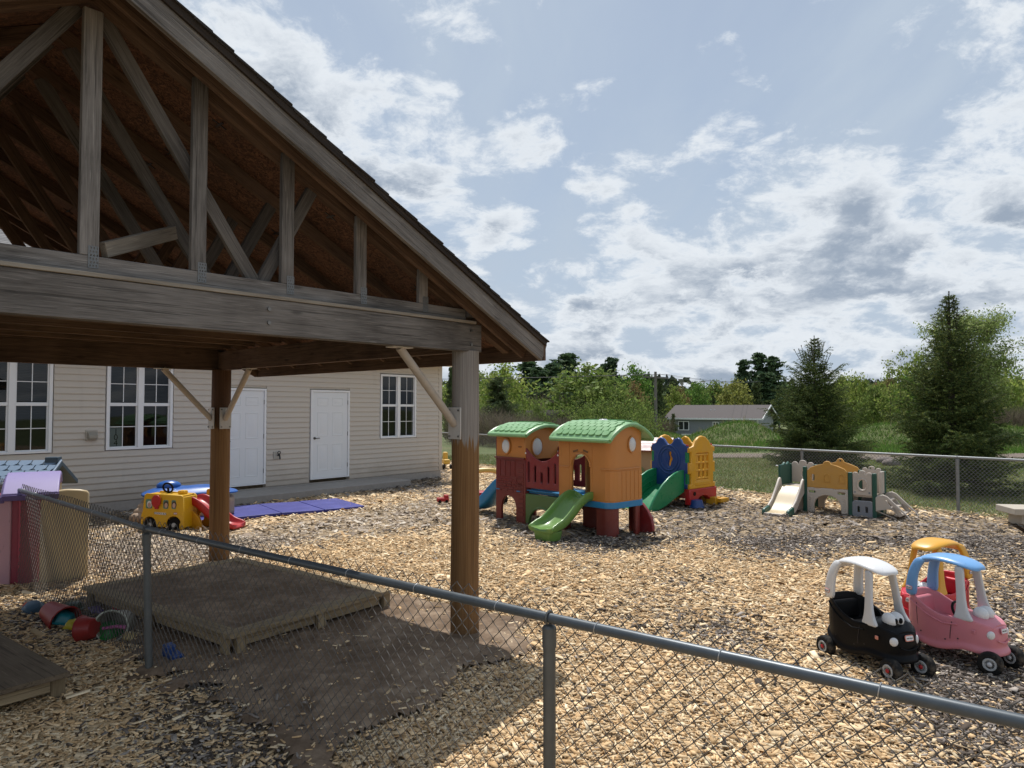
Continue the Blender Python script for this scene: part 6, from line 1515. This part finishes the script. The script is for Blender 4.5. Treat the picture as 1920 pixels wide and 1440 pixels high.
# ---------------------------------------------------------------- trees
PALS = {
 'lite': [(0.231, 0.31, 0.062), (0.3, 0.354, 0.0884), (0.185, 0.265, 0.0531), (0.354, 0.381, 0.115), (0.212, 0.248, 0.0708)],
 'olive': [(0.15, 0.221, 0.0531), (0.195, 0.265, 0.0637), (0.124, 0.185, 0.0442), (0.231, 0.283, 0.0797), (0.16, 0.195, 0.0531)],
 'green': [(0.115, 0.221, 0.0442), (0.15, 0.265, 0.0531), (0.0974, 0.177, 0.0354), (0.177, 0.275, 0.062)],
 'gold': [(0.305, 0.305, 0.0756), (0.256, 0.275, 0.0683), (0.342, 0.342, 0.11), (0.22, 0.232, 0.061)],
 'rust': [(0.212, 0.16, 0.0708), (0.248, 0.15, 0.0797), (0.177, 0.15, 0.0531), (0.212, 0.195, 0.0708)],
 'pine': [(0.0732, 0.122, 0.061), (0.0915, 0.144, 0.0671), (0.0586, 0.0976, 0.0488), (0.104, 0.159, 0.0671)],
 'cedar': [(0.0797, 0.11, 0.0425), (0.0974, 0.133, 0.046), (0.062, 0.0884, 0.0354), (0.115, 0.133, 0.0531)],
 'brown': [(0.122, 0.0976, 0.0732), (0.159, 0.128, 0.0976), (0.0854, 0.0683, 0.0525), (0.195, 0.165, 0.122), (0.122, 0.122, 0.061)],
}
def leaf_faces(Pn, size, r, tall=1.0):
    n = len(Pn); a = r.normal(0, 1, (n, 3)); a /= np.linalg.norm(a, axis=1)[:, None]; c = r.normal(0, 1, (n, 3)); b = np.cross(a, c); b /= np.linalg.norm(b, axis=1)[:, None]+1e-9
    s = size*r.uniform(.6, 1.35, (n, 1)); V = np.stack([Pn-a*s*.62*tall, Pn+b*s*.32, Pn+a*s*.62*tall, Pn-b*s*.32], 1).reshape(-1, 3)
    return V, np.arange(4*n).reshape(-1, 4)
def pick(pal, n, r, per=4):
    P = np.array(PALS[pal] if isinstance(pal, str) else pal); c = P[r.integers(0, len(P), n)]*r.uniform(.8, 1.2, (n, 1)); return np.repeat(c, per, 0)
def trunk_mesh(seed, h, r0, limbs, spread, z0=.25, lean=.04, name='trunk', thin=1.0):
    rr = random.Random(seed); b = MB(); pts = [Vector((0, 0, -.1))]
    for k in range(1, 8): pts.append(Vector((rr.uniform(-lean, lean)*h*k/7, rr.uniform(-lean, lean)*h*k/7, h*k/7)))
    b.path(pts, [r0*(1-.88*k/7) for k in range(8)], 7)
    ends = []
    for i in range(limbs):
        f = z0+(.95-z0)*(i+rr.random())/limbs; k = min(int(f*7), 6); p = pts[k].lerp(pts[k+1], f*7-k); a = i*2.4+rr.uniform(-.5, .5)
        L = spread*(1.05-.75*abs(f-.45))*rr.uniform(.6, 1.05); up_ = rr.uniform(.25, .8)
        q1 = p+Vector((math.cos(a), math.sin(a), up_))*L*.5; q2 = p+Vector((math.cos(a+.2), math.sin(a+.2), up_*1.15))*L
        rad = r0*(1-.85*f)*.5; b.path([p, q1, q2], [rad, rad*.6, rad*.15], 5); ends.append(q2)
        for _ in range(2):
            q3 = q1+Vector((rr.uniform(-1, 1), rr.uniform(-1, 1), rr.uniform(.2, 1)))*L*.4; b.path([q1, q3], [rad*.5, rad*.1], 4); ends.append(q3)
    return b.mesh(name), ends
def crown_round(seed, h, rx, n, leaf, pal, z0=.18, clumps=60, fluff=.16, top=1.0, gaps=0.0):
    r = np.random.default_rng(seed); out = []
    C_ = []
    while len(C_) < clumps:
        p = r.uniform(-1, 1, 3); d = np.linalg.norm(p)
        if d > 1 or d < .35*r.random()**.5: continue
        zf = (p[2]+1)/2; w_ = (math.sin(PI*min(.98, max(.02, zf**.8)))**.6)
        C_.append((p[0]*rx*w_*1.1, p[1]*rx*w_*1.1, h*(z0+(1-z0)*zf*top)))
    C_ = np.array(C_); sz = rx*fluff*r.uniform(.6, 1.7, clumps)
    k = r.integers(0, clumps, n); P = C_[k]+r.normal(0, 1, (n, 3))*sz[k][:, None]*np.array([1, 1, .72])
    if gaps: P = P[np.sin(P[:, 0]*2.1/rx*3)+np.sin(P[:, 1]*2.7/rx*3)+np.sin(P[:, 2]*5/h*3) > -1.6+gaps]
    P = P[P[:, 2] > .06*h]; V, F = leaf_faces(P, leaf, r); return rawmesh('crown', V, F, M_LEAF, pick(pal, len(P), r), parent=False)
def crown_pine(seed, h, rx, n, leaf, pal='pine', z0=.22, tiers=11, conic=.8):
    r = np.random.default_rng(seed); pts = []
    nbr = tiers*9
    for i in range(nbr):
        f = (i+r.random())/nbr; z = h*(z0+(1-z0)*f); R = rx*(1-conic*f**1.15)*(.82+.3*math.sin(f*23+seed)*math.sin(f*9)); a = r.uniform(0, 2*PI); L = R*r.uniform(.4, 1.25)
        m_ = max(6, int(n/nbr)); t_ = r.uniform(.08, 1, m_)**.75
        pts.append(np.stack([np.cos(a)*L*t_, np.sin(a)*L*t_, z+.22*L*t_], 1)+r.normal(0, 1, (m_, 3))*np.array([.15, .15, .06])*R*(.5+t_[:, None]*.6))
    m_ = n//40; pts.append(np.stack([r.normal(0, .012, m_), r.normal(0, .012, m_), h*(1-.1*r.random(m_))], 1))
    P = np.concatenate(pts); V, F = leaf_faces(P, leaf, r, 1.3); return rawmesh('crown', V, F, M_NEEDLE, pick(pal, len(P), r), parent=False)
def crown_brush(seed, h, rx, n, wd, pal='brown', leaf=0):
    r = np.random.default_rng(seed); a = r.uniform(0, 2*PI, n); R = rx*np.sqrt(r.random(n)); b0 = np.stack([R*np.cos(a), R*np.sin(a), h*r.uniform(0, .55, n)], 1)
    d = np.stack([r.normal(0, .38, n)+.3*np.cos(a), r.normal(0, .38, n)+.3*np.sin(a), r.uniform(.5, 1, n)], 1); L = h*r.uniform(.18, .5, n)
    e = b0+d*L[:, None]; s_ = r.normal(0, 1, (n, 3)); s_ /= np.linalg.norm(s_, axis=1)[:, None]; V = np.stack([b0-s_*wd, b0+s_*wd, e], 1).reshape(-1, 3)
    return rawmesh('crown', V, np.arange(3*n).reshape(-1, 3), M_LEAF, pick(pal, n, r, 3), parent=False)
def spruce(name, label, loc, h, rad, seed, levels, sparse_top, lead):
    r = np.random.default_rng(seed); T = thing(name, label, 'tree', loc)
    b = MB(); b.path([(0, 0, -.1), (.02, 0, h*.4), (0, .02, h*.8), (0, 0, h)], [h*.022, h*.016, h*.008, .012], 8)
    SEG = []   # twig segments: start, end
    for i in range(levels):
        f = (i/(levels-1))**.92; z = h*(.035+.93*f); R = rad*(1-f)**.80*(.86+.14*math.sin(i*2.1))+.10
        nb = int(12-5*f) if f < .80 else (6 if sparse_top else 6)
        for k in range(nb):
            a = 2*PI*(k+.5*(i % 2))/nb+r.normal(0, .22)
            if r.random() < .07: continue
            L = R*r.uniform(.6, 1.15)*(1+.14*math.sin(a*2+i*.35+seed)); da = np.array([math.cos(a), math.sin(a), 0]); sd = np.array([-math.sin(a), math.cos(a), 0])
            droop = (-.32+.75*f)
            def pt(t_): return np.array([0, 0, z])+da*L*t_+np.array([0, 0, L*(droop*t_+(.34)*t_**2.2)])
            b.path([Vector(pt(t_)) for t_ in (0, .5, 1)], [.006+.011*(1-f), .005, .002], 4)
            ns = max(4, int(L/.075))
            for j in range(ns):
                t_ = .14+.86*(j+r.random()*.6)/ns; p = pt(min(t_, 1)); SEG.append((pt(max(t_-.16, 0)), p))
                for sg in (-1, 1):
                    l2 = (L*.40*(1-t_*.72)+.05)*r.uniform(.5, 1.15); dd_ = da*r.uniform(.45, .9)+sd*sg*r.uniform(.5, 1)+np.array([0, 0, r.uniform(-.32, .18)]); dd_ /= np.linalg.norm(dd_); SEG.append((p, p+dd_*l2))
                    if l2 > .16:
                        for _ in range(2):
                            q = p+dd_*l2*r.uniform(.3, .8); d3 = dd_*.7+da*r.normal(0, .4)+sd*r.normal(0, .4)+np.array([0, 0, r.uniform(-.45, .1)]); d3 /= np.linalg.norm(d3); SEG.append((q, q+d3*l2*.5))
    tips = []
    for _ in range(lead):   # upright leaders at the top
        a = r.uniform(0, 2*PI); R = r.uniform(.1, .75)*rad*.52 if sparse_top else r.uniform(.05, .2); z = h*(1.0-.11*r.random()-R/rad*(.20 if sparse_top else .30)); e = np.array([math.cos(a)*R, math.sin(a)*R, z]); s0 = np.array([math.cos(a)*R*.72, math.sin(a)*R*.72, z-.28-.3*r.random()]); SEG.append((s0, e)); b.path([Vector(s0), Vector(e)], [.012, .006], 4); tips.append(e)
    SEG.append((np.array([0, 0, h*.9]), np.array([0, 0, h]))); tips.append(np.array([0, 0, h]))
    b.build('trunk', M_BARK, T)
    A = np.array([s[0] for s in SEG]); B = np.array([s[1] for s in SEG]); L = np.linalg.norm(B-A, axis=1); nb = np.clip((L/.016).astype(int), 4, 18)
    k = np.repeat(np.arange(len(SEG)), nb); t_ = r.random(len(k))[:, None]; P = A[k]+(B-A)[k]*t_; D = (B-A)[k]/(L[k][:, None]+1e-6)
    rd = r.normal(0, 1, (len(k), 3)); rd -= D*np.sum(rd*D, 1)[:, None]; rd /= np.linalg.norm(rd, axis=1)[:, None]; dirn = D*.8+rd*.6; ln = r.uniform(.035, .07, len(k))[:, None]*(h/4.6); sd = np.cross(dirn, r.normal(0, 1, (len(k), 3))); sd /= np.linalg.norm(sd, axis=1)[:, None]
    V = np.stack([P-sd*.0095, P+sd*.0095, P+dirn*ln], 1).reshape(-1, 3); pal = [(.06, .095, .028), (.08, .12, .032), (.048, .074, .026), (.115, .15, .04), (.185, .205, .055)]
    o = rawmesh('crown', V, np.arange(len(V)).reshape(-1, 3), M_NEEDLE, pick(pal, len(k), r, 3), T)
    if tips:
        bb = MB()
        for e in tips: bb.ell(Vector(e), (.018, .018, .03), 6, 4)
        bb.build('buds', flat('spruce_bud', (.07, .055, .035), .8), T)['kind'] = 'stuff'
    return T
p = G(1530, 874); spruce('spruce_tree', 'broad spruce with many pale leading shoots behind the low castle climber', (p.x, p.y, Hs(p.x, p.y)), 4.42, 1.95, 3, 34, True, 20)
p = G(1787, 922); spruce('spruce_tree', 'tall pointed spruce behind the fence at the right beside the bench', (p.x, p.y, Hs(p.x, p.y)), 4.72, 1.62, 4, 36, False, 9)

VAR = {}
def variants(kind):
    if kind in VAR: return VAR[kind]
    L = []
    for s in range(3):
        sd = 100+s*7+len(VAR)*31
        if kind in ('lite', 'olive', 'green', 'gold', 'rust'): cr = crown_round(sd, 1, .40, 3600, .042, kind, .10, 75, .15); tr, _ = trunk_mesh(sd, .85, .018, 10, .33, .2)
        elif kind == 'bush': cr = crown_round(sd, 1, .62, 3600, .05, 'olive', .0, 70, .18); tr, _ = trunk_mesh(sd, .7, .02, 8, .45, .05)
        elif kind == 'pine': cr = crown_pine(sd, 1, .26, 5200, .032, 'pine', .16, 15, .78); tr, _ = trunk_mesh(sd, .97, .016, 4, .12, .2)
        elif kind == 'cedar': cr = crown_pine(sd, 1, .40, 4200, .042, 'cedar', .03, 13, .78); tr, _ = trunk_mesh(sd, .92, .02, 4, .15, .1)
        elif kind == 'bare': cr = crown_brush(sd, 1, .42, 2600, .0028, 'brown'); tr, _ = trunk_mesh(sd, .8, .016, 14, .4, .1)
        elif kind == 'sapling': cr = crown_round(sd, 1, .16, 700, .028, 'lite', .15, 40, .22); tr, _ = trunk_mesh(sd, .98, .008, 14, .14, .15)
        for me_, m_ in ((tr, M_BARK if kind != 'bare' else M_TWIG),): me_.materials.append(m_)
        L.append((cr, tr))
    VAR[kind] = L; return L
tcount = [0]
NAMES = {'lite': 'deciduous_tree', 'olive': 'deciduous_tree', 'green': 'deciduous_tree', 'gold': 'deciduous_tree', 'rust': 'deciduous_tree', 'bush': 'bush', 'pine': 'pine_tree', 'cedar': 'cedar_tree', 'bare': 'bare_shrub', 'sapling': 'sapling'}
def far_tree(kind, u, vtop, Y, wpx, label, group=None):
    cr, tr = variants(kind)[tcount[0] % 3]; tcount[0] += 1
    q = AT(u, vtop, Y); gz = Hs(q.x, Y); h = q.z-gz; wd = wpx/FPX*Y; base_w = {'bush': 1.3, 'pine': .27, 'cedar': .8, 'bare': .95, 'sapling': .36}.get(kind, .86)
    T = thing(NAMES[kind], label, 'tree' if kind not in ('bush', 'bare') else 'shrub', (q.x, Y, gz-.05), tcount[0]*1.9, group); sx = wd/base_w
    link('crown', cr, None, T, scale=(sx, sx, h)); link('trunk', tr, None, T, scale=(max(sx, .25*h), max(sx, .25*h), h)); return T
GW = 'trees of the wood beyond the lawn'
spec = [
 ('lite', 948, 683, 62, 120, 'yellow green spring tree just right of the shelter roof corner'),
 ('cedar', 935, 708, 46, 110, 'dark bushy cedar behind the left orange tower'),
 ('pine', 990, 678, 100, 62, 'dark pine under the tip of the shelter roof'),
 ('pine', 1012, 690, 96, 60, 'blue green pine right of the shelter roof tip'),
 ('pine', 1036, 682, 98, 64, 'dense dark pine between the roof tip and the tall pine'),
 ('pine', 1063, 664, 104, 66, 'tallest pine left of the round green willow'),
 ('bare', 1022, 712, 70, 80, 'bare grey brown tree in front of the dark pines'),
 ('olive', 1100, 681, 58, 165, 'large round pale green willow behind the orange towers'),
 ('bush', 1160, 726, 55, 100, 'low green bush at the right foot of the willow'),
 ('pine', 1147, 672, 108, 44, 'narrow dark pine rising above the willow'),
 ('pine', 1130, 684, 108, 40, 'small dark pine left of the narrow one above the willow'),
 ('green', 1190, 677, 92, 74, 'light green tree left of the utility pole'),
 ('rust', 1186, 712, 62, 64, 'rounded reddish green maple left of the utility pole'),
 ('cedar', 1236, 704, 84, 50, 'dark tree directly behind the utility pole'),
 ('pine', 1214, 702, 100, 36, 'small pine between the light green tree and the utility pole'),
 ('rust', 1276, 722, 104, 40, 'brownish tree above the left end of the grey house roof'),
 ('green', 1306, 716, 112, 66, 'green tree behind the middle of the grey house roof'),
 ('olive', 1342, 716, 118, 66, 'olive green tree behind the ridge of the grey house'),
 ('lite', 1262, 726, 100, 50, 'pale green tree just left of the grey house'),
 ('cedar', 1337, 742, 92, 24, 'little dark evergreen poking above the grey house ridge'),
 ('gold', 1378, 713, 100, 74, 'golden green tree above the right half of the grey house'),
 ('pine', 1393, 676, 116, 40, 'left one of the tall pines over the grey house'),
 ('pine', 1424, 664, 116, 52, 'tallest of the pines over the grey house'),
 ('pine', 1450, 670, 114, 46, 'right one of the tall pines beside the broad spruce'),
 ('pine', 1437, 700, 104, 54, 'lower dark pine behind the gable of the grey house'),
 ('cedar', 1418, 715, 100, 50, 'brown green cedar between the golden tree and the gable'),
 ('lite', 1604, 690, 48, 70, 'light green shrub tree right of the broad spruce'),
 ('olive', 1638, 718, 46, 64, 'olive shrub tree before the brown shed roof'),
 ('lite', 1575, 712, 50, 60, 'pale shrub tree hidden half behind the broad spruce'),
 ('sapling', 1668, 668, 44, 46, 'left thin young poplar between the two spruces'),
 ('sapling', 1690, 655, 44, 44, 'right thin young poplar between the two spruces'),
 ('green', 1702, 700, 46, 70, 'green shrub tree tight left of the pointed spruce'),
 ('lite', 1842, 640, 48, 120, 'full pale green tree just right of the tall poplar behind the pointed spruce'),
 ('lite', 1722, 662, 47, 80, 'pale green tree showing left of the pointed spruce'),
 ('bush', 1862, 700, 52, 90, 'green bush right of the pointed spruce'),
 ('bush', 1908, 696, 54, 90, 'green bush at the right edge of the photo'),
 ('bare', 1885, 742, 44, 80, 'brown brush above the grass bank at the right'),
 ('bare', 1835, 752, 44, 60, 'brown brush close to the right of the pointed spruce'),
 ('bare', 1928, 745, 45, 70, 'brown brush at the far right end of the grass bank'),
 ('bare', 905, 742, 38, 90, 'tangle of bare brush behind the front post'),
 ('bare', 955, 752, 36, 90, 'tangle of bare brush behind the roof of the left tower'),
 ('bare', 868, 735, 40, 70, 'bare brush showing between the building and the front post'),
 ('cedar', 846, 690, 50, 40, 'dark evergreen beside the corner of the beige building'),
 ('cedar', 1093, 752, 48, 60, 'small dark evergreen at the foot of the willow'),
 ('bare', 1240, 766, 56, 46, 'bare scrub left of the grey house'),
 ('cedar', 1262, 776, 78, 26, 'small fir before the left corner of the grey house'),
 ('bush', 1206, 752, 60, 60, 'dull green scrub below the utility pole'),
]
for s in spec: far_tree(*s)
rr = random.Random(77)
def mass(name, items, mat):
    """many crowns that read as one wood, as one object"""
    Vs, Fs, Cs, off = [], [], [], 0
    for kind, u, vt, Y, wpx in items:
        cr, tr = variants(kind)[tcount[0] % 3]; tcount[0] += 1; q = AT(u, vt, Y); gz = Hs(q.x, Y); h = q.z-gz
        sx = wpx/FPX*Y/{'bush': 1.3, 'pine': .27, 'cedar': .8}.get(kind, .86); n = len(cr.vertices); v = np.empty(n*3, np.float32); cr.vertices.foreach_get('co', v); v = v.reshape(-1, 3)
        c = np.empty(n*4, np.float32); cr.attributes['col'].data.foreach_get('color', c); a = tcount[0]*1.9
        Vs.append(np.stack([(v[:, 0]*math.cos(a)-v[:, 1]*math.sin(a))*sx+q.x, (v[:, 0]*math.sin(a)+v[:, 1]*math.cos(a))*sx+Y, v[:, 2]*h+gz], 1)); Cs.append(c.reshape(-1, 4)[:, :3]); Fs.append(np.arange(n).reshape(-1, 4)+off); off += n
    o = rawmesh(name, np.concatenate(Vs), np.concatenate(Fs), mat, np.concatenate(Cs)); o['kind'] = 'stuff'
L1 = []
for i in range(50):
    u = 840+(1960-840)*i/49+rr.uniform(-12, 12); k = rr.choice(['olive', 'green', 'lite', 'pine', 'rust', 'cedar', 'olive'])
    if u > 1470: vt, Y = rr.uniform(705, 722), rr.uniform(120, 160)
    elif u > 1230: vt, Y = rr.uniform(718, 734), rr.uniform(120, 135)
    else: vt, Y = rr.uniform(694, 726), rr.uniform(104, 125)
    L1.append((k, u, vt, Y, rr.uniform(48, 76)))
mass('far_wood', L1, M_LEAF)
mass('bank_thicket', [(rr.choice(['bush', 'olive', 'lite', 'bush']), 1560+i*32+rr.uniform(-8, 8), rr.uniform(722, 745), rr.uniform(50, 60), rr.uniform(50, 74)) for i in range(12)], M_LEAF)
mass('scrub', [('bush', 860+i*38+rr.uniform(-8, 8), rr.uniform(748, 768), rr.uniform(42, 54), rr.uniform(50, 80)) for i in range(10)], M_LEAF)
for i, (u, vt) in enumerate(((880, 752), (925, 760), (985, 757), (1040, 765), (1085, 762))): far_tree('bare', u, vt, 41+i*2, 80, ['brown brush seen just right of the front post', 'brown brush behind the left green roof', 'low brown brush above the left tower roof ridge', 'brown brush before the old board fence', 'brown brush at the right end of the old board fence'][i])
# distant wooded ridge
V, F = [], []; r = np.random.default_rng(5); n = 26000
xx = r.uniform(-260, 420, n); yy = r.uniform(215, 260, n); zz = np.abs(r.normal(0, 1, n))**.6*(8.0+2.2*np.sin(xx*.05)+1.5*np.sin(xx*.17)); zz = np.minimum(zz, 12.5)
V, F = leaf_faces(np.stack([xx, yy, zz-1.9], 1), 2.2, r); o = rawmesh('distant_wood', V, F, M_NEEDLE, pick([(.03, .05, .028), (.045, .06, .03), (.06, .075, .035), (.05, .05, .035)], n, r)); o['kind'] = 'stuff'

# tall poplar behind the pointed spruce
q = AT(1812, 580, 40); gz = Hs(q.x, 40); h = q.z-gz; PT = thing('poplar_tree', 'tall airy poplar with small spring leaves behind the pointed spruce', 'tree', (q.x, 40, gz))
tr, ends = trunk_mesh(41, h*.84, .13, 34, h*.33, .18, .02); link('trunk', tr, M_BARK, PT)
r = np.random.default_rng(42); E_ = np.array([tuple(e) for e in ends]); extra = []
bb = MB()
for e in ends:
    for _ in range(9):
        d = r.normal(0, 1, 3); d[2] = abs(d[2])*.8; q3 = np.array(tuple(e))+d*r.uniform(.2, .5); extra.append(q3); bb.path([Vector(e), Vector(q3)], [.012, .004], 3)
bb.build('twigs', M_BARK, PT)
E_ = np.concatenate([E_, np.array(extra)]); n = 24000; k = r.integers(0, len(E_), n); P = E_[k]+r.normal(0, .20, (n, 3)); 
V, F = leaf_faces(P, .10, r); rawmesh('crown', V, F, M_LEAF, pick([(.24, .31, .09), (.28, .35, .115), (.20, .27, .075), (.34, .38, .16)], len(P), r), PT)

# ---------------------------------------------------------------- far house, shed roof, fences and poles
q = AT(1256, 812, 86); HB = thing('house', 'grey sided single storey house with brown roof behind the grass mound', 'house', (q.x, 86, -1.95), math.radians(-33)); hw = 10.4; hd = 7.2
M_HS = flat('grey_siding', (.25, .265, .295), .7, 0, 3, .08, 0); M_HROOF = flat('brown_shingle', (.105, .09, .086), .95, 0, 9, .2, .2)
b = MB(); b.prism([(0, 0), (hd, 0), (hd, 2.75), (hd/2, 4.05), (0, 2.75)], (0, 0, 0), (0, 1, 0), (0, 0, 1), hw); b.build('wall', M_HS, HB, smooth=False)
for k in range(18):
    b = MB(); b.box((hw/2, -.02, .25+.14*k), (hw, .03, .126), Matrix.Rotation(.1, 3, 'X')); b.build('siding_board', M_HS, HB, smooth=False)
b = MB(); b.prism([(-.5, 2.60), (hd/2, 4.15), (hd+.5, 2.60), (hd+.5, 2.72), (hd/2, 4.28), (-.5, 2.72)], (-.6, 0, 0), (0, 1, 0), (0, 0, 1), hw+1.2); rf = b.build('roof', M_HROOF, HB, smooth=False)
b = MB(); b.box((hw/2, -.52, 2.64), (hw+1.2, .05, .18)); b.build('gutter', M_WHITE, rf); 
for sg in (0, 1):
    b = MB(); b.bar((hw+.62, -.5 if sg == 0 else hd+.5, 2.62), (hw+.62, hd/2, 4.2), .05, .2); b.build('barge_board', M_WHITE, rf)
for x in (.05, hw-.05):
    b = MB(); b.box((x, -.03, 1.35), (.16, .08, 2.7)); b.build('corner_trim', M_WHITE, HB)
for x in (4.4, 4.85):
    b = MB(); b.cyl((x, 2.0, 3.3), (x, 2.0, 3.75), .09, n=8); b.build('roof_vent', M_WHITE, rf)
for x, w_, z0, z1 in ((1.75, 1.35, 1.25, 2.35), (5.6, .7, 1.65, 2.3), (8.6, 1.5, 1.2, 2.25)):
    wn = node('window', HB, (x, -.05, 0)); b = MB()
    for a, c_, d_, e_ in ((-w_/2, -w_/2+.09, z0, z1), (w_/2-.09, w_/2, z0, z1), (-w_/2+.09, w_/2-.09, z0, z0+.09), (-w_/2+.09, w_/2-.09, z1-.09, z1), (-.05, .05, z0+.09, z1-.09)): b.box(((a+c_)/2, -.03, (d_+e_)/2), (c_-a, .08, e_-d_))
    b.build('frame', M_WHITE, wn, smooth=False)
    for sx in (-1, 1):
        b = MB(); b.box((sx*w_/4, -.0, (z0+z1)/2), (w_/2-.12, .02, z1-z0-.18)); b.build('pane', flat('dark_pane', (.03, .035, .04), .08, 0, 2, .2, 0), wn, smooth=False)
b = MB(); b.box((3.55, -.4, .5), (.7, .04, .08)); b.box((3.25, -.4, .25), (.06, .04, .5)); b.box((3.85, -.4, .25), (.06, .04, .5)); b.build('step_rail', M_BLACK, HB, smooth=False)
def vinyl(x0, x1, Y, top, label):
    F_ = thing('vinyl_fence', label, 'fence', (x0, Y, Hs(x0, Y)-.1)); n = max(2, int((x1-x0)/.3)); 
    for k in range(n):
        b = MB(); b.box(((k+.5)*(x1-x0)/n, 0, top/2), ((x1-x0)/n*.95, .04, top)); b.build('board', M_WHITE, F_, smooth=False)
    b = MB(); b.box(((x1-x0)/2, -.01, top), (x1-x0+.1, .08, .1)); b.build('top_rail', M_WHITE, F_, smooth=False)
a = AT(1278, 810, 84); c_ = AT(1322, 810, 84); vinyl(a.x, c_.x, 84, .85, 'short white vinyl fence at the left front of the grey house')
a = AT(1405, 810, 84.5); c_ = AT(1443, 810, 84.5); vinyl(a.x, c_.x, 84.5, 1.15, 'white vinyl fence under the gable of the grey house')
q = AT(1600, 800, 62); SR = thing('shed', 'long low shed with weathered grey brown roof between the two spruces', 'shed', (q.x, 62, Hs(q.x, 62)), 0)
b = MB(); b.box((2.9, 2, 1.2), (5.6, 3.6, 2.4)); b.build('wall', flat('shed_wall', (.2, .17, .14), .9), SR, smooth=False)
b = MB(); b.prism([(-.4, 2.2), (2, 3.15), (4.2, 2.3), (4.2, 2.4), (2, 3.27), (-.4, 2.32)], (-.2, 0, 0), (0, 1, 0), (0, 0, 1), 6.2); b.build('roof', flat('shed_roof', (.22, .19, .16), .95, 0, 14, .3, .2), SR, smooth=False)
q0 = AT(985, 800, 50); q1 = AT(1068, 800, 50); WF = thing('board_fence', 'old grey vertical board fence in the brush behind the towers', 'fence', (q0.x, 50, Hs(q0.x, 50)))
L = q1.x-q0.x; nb = 28; rr = random.Random(3); zt_ = AT(1000, 769, 50).z-Hs(q0.x, 50); W_OLD = wood('old_fence_board', (.07, .06, .052), (.17, .15, .13)); bm_ = {}
for k in range(nb):
    hh = zt_+rr.uniform(-.03, .03); o_ = beam('board', (L*(k+.5)/nb, 0, 0), (L*(k+.5)/nb, 0, round(hh, 2)), .02, L/nb*.9, W_OLD, WF, up=(1, 0, 0), bevel=0)
for z in (.4, zt_-.3): beam('rail', (0, .04, z), (L, .04, z), .05, .09, W_OLD, WF, bevel=0)
def pole(u, vt, Y, label, arm=True):
    q = AT(u, vt, Y); gz = Hs(q.x, Y); P_ = thing('utility_pole', label, 'pole', (q.x, Y, gz)); h = q.z-gz; b = MB(); b.cyl((0, 0, 0), (0, 0, h), .15, .10, 10); b.build('pole', flat('pole_wood', (.20, .175, .15), .9, 0, 6, .2, .2), P_)
    b = MB(); b.box((0, 0, h-.45), (2.0, .1, .12), Matrix.Rotation(.06, 3, 'Y')); b.build('crossarm', flat('pole_wood2', (.17, .15, .13), .9), P_, smooth=False)
    for x in (-.85, .3, .85):
        b = MB(); b.cyl((x, 0, h-.42), (x, 0, h-.2), .045, n=6); b.build('insulator', M_BLACK, P_)
    return Vector((q.x, Y, q.z-.3))
w0 = pole(1229, 697, 55, 'wooden utility pole with crossarm left of the grey house'); w1 = pole(1460, 706, 122, 'utility pole mostly hidden by the broad spruce')
for k, x in enumerate((-.85, .3, .85)):
    a = w0+Vector((x, 0, .1)); b_ = Vector((-70, 78, 7.2))+Vector((x, 0, 0)); c_ = w1+Vector((x, 0, .1)); b = MB()
    def span(a, c, sag): return [a.lerp(c, t_/16)-Vector((0, 0, sag*4*(t_/16)*(1-t_/16))) for t_ in range(17)]
    b.path(span(b_, a, 1.1)+span(a, c_, .7)[1:], .012, 4); tag(b.build('power_line', M_BLACK, None), 'thin power line strung between the utility poles above the trees', 'wire', 'power lines on the utility poles')
# stones by the road and a few loose scraps near the camera
for i, (u, v, Y_) in enumerate(((1660, 868, 0), (1672, 872, 0), (1478, 862, 0))):
    p = G(u, v); rr = random.Random(i); b = MB(); rings = []; n = 9
    for k in range(6):
        ph = -PI/2+PI*k/5; rings.append([Vector((.36*math.cos(ph)*math.cos(2*PI*j/n)*rr.uniform(.85, 1.15), .26*math.cos(ph)*math.sin(2*PI*j/n)*rr.uniform(.85, 1.15), .17*math.sin(ph))) for j in range(n)])
    b.loft(rings, cap=False); o_ = b.build('boulder', flat('boulder_stone', (.2, .165, .15), .95, 0, 8, .25, .4), None, sub=1, angle=0); o_.location = (p.x, p.y, Hs(p.x, p.y)+.08)
    tag(o_, ['grey boulder on the verge left of the pointed spruce', 'smaller boulder touching the right side of the grey boulder', 'boulder half hidden left of the broad spruce'][i], 'boulder')
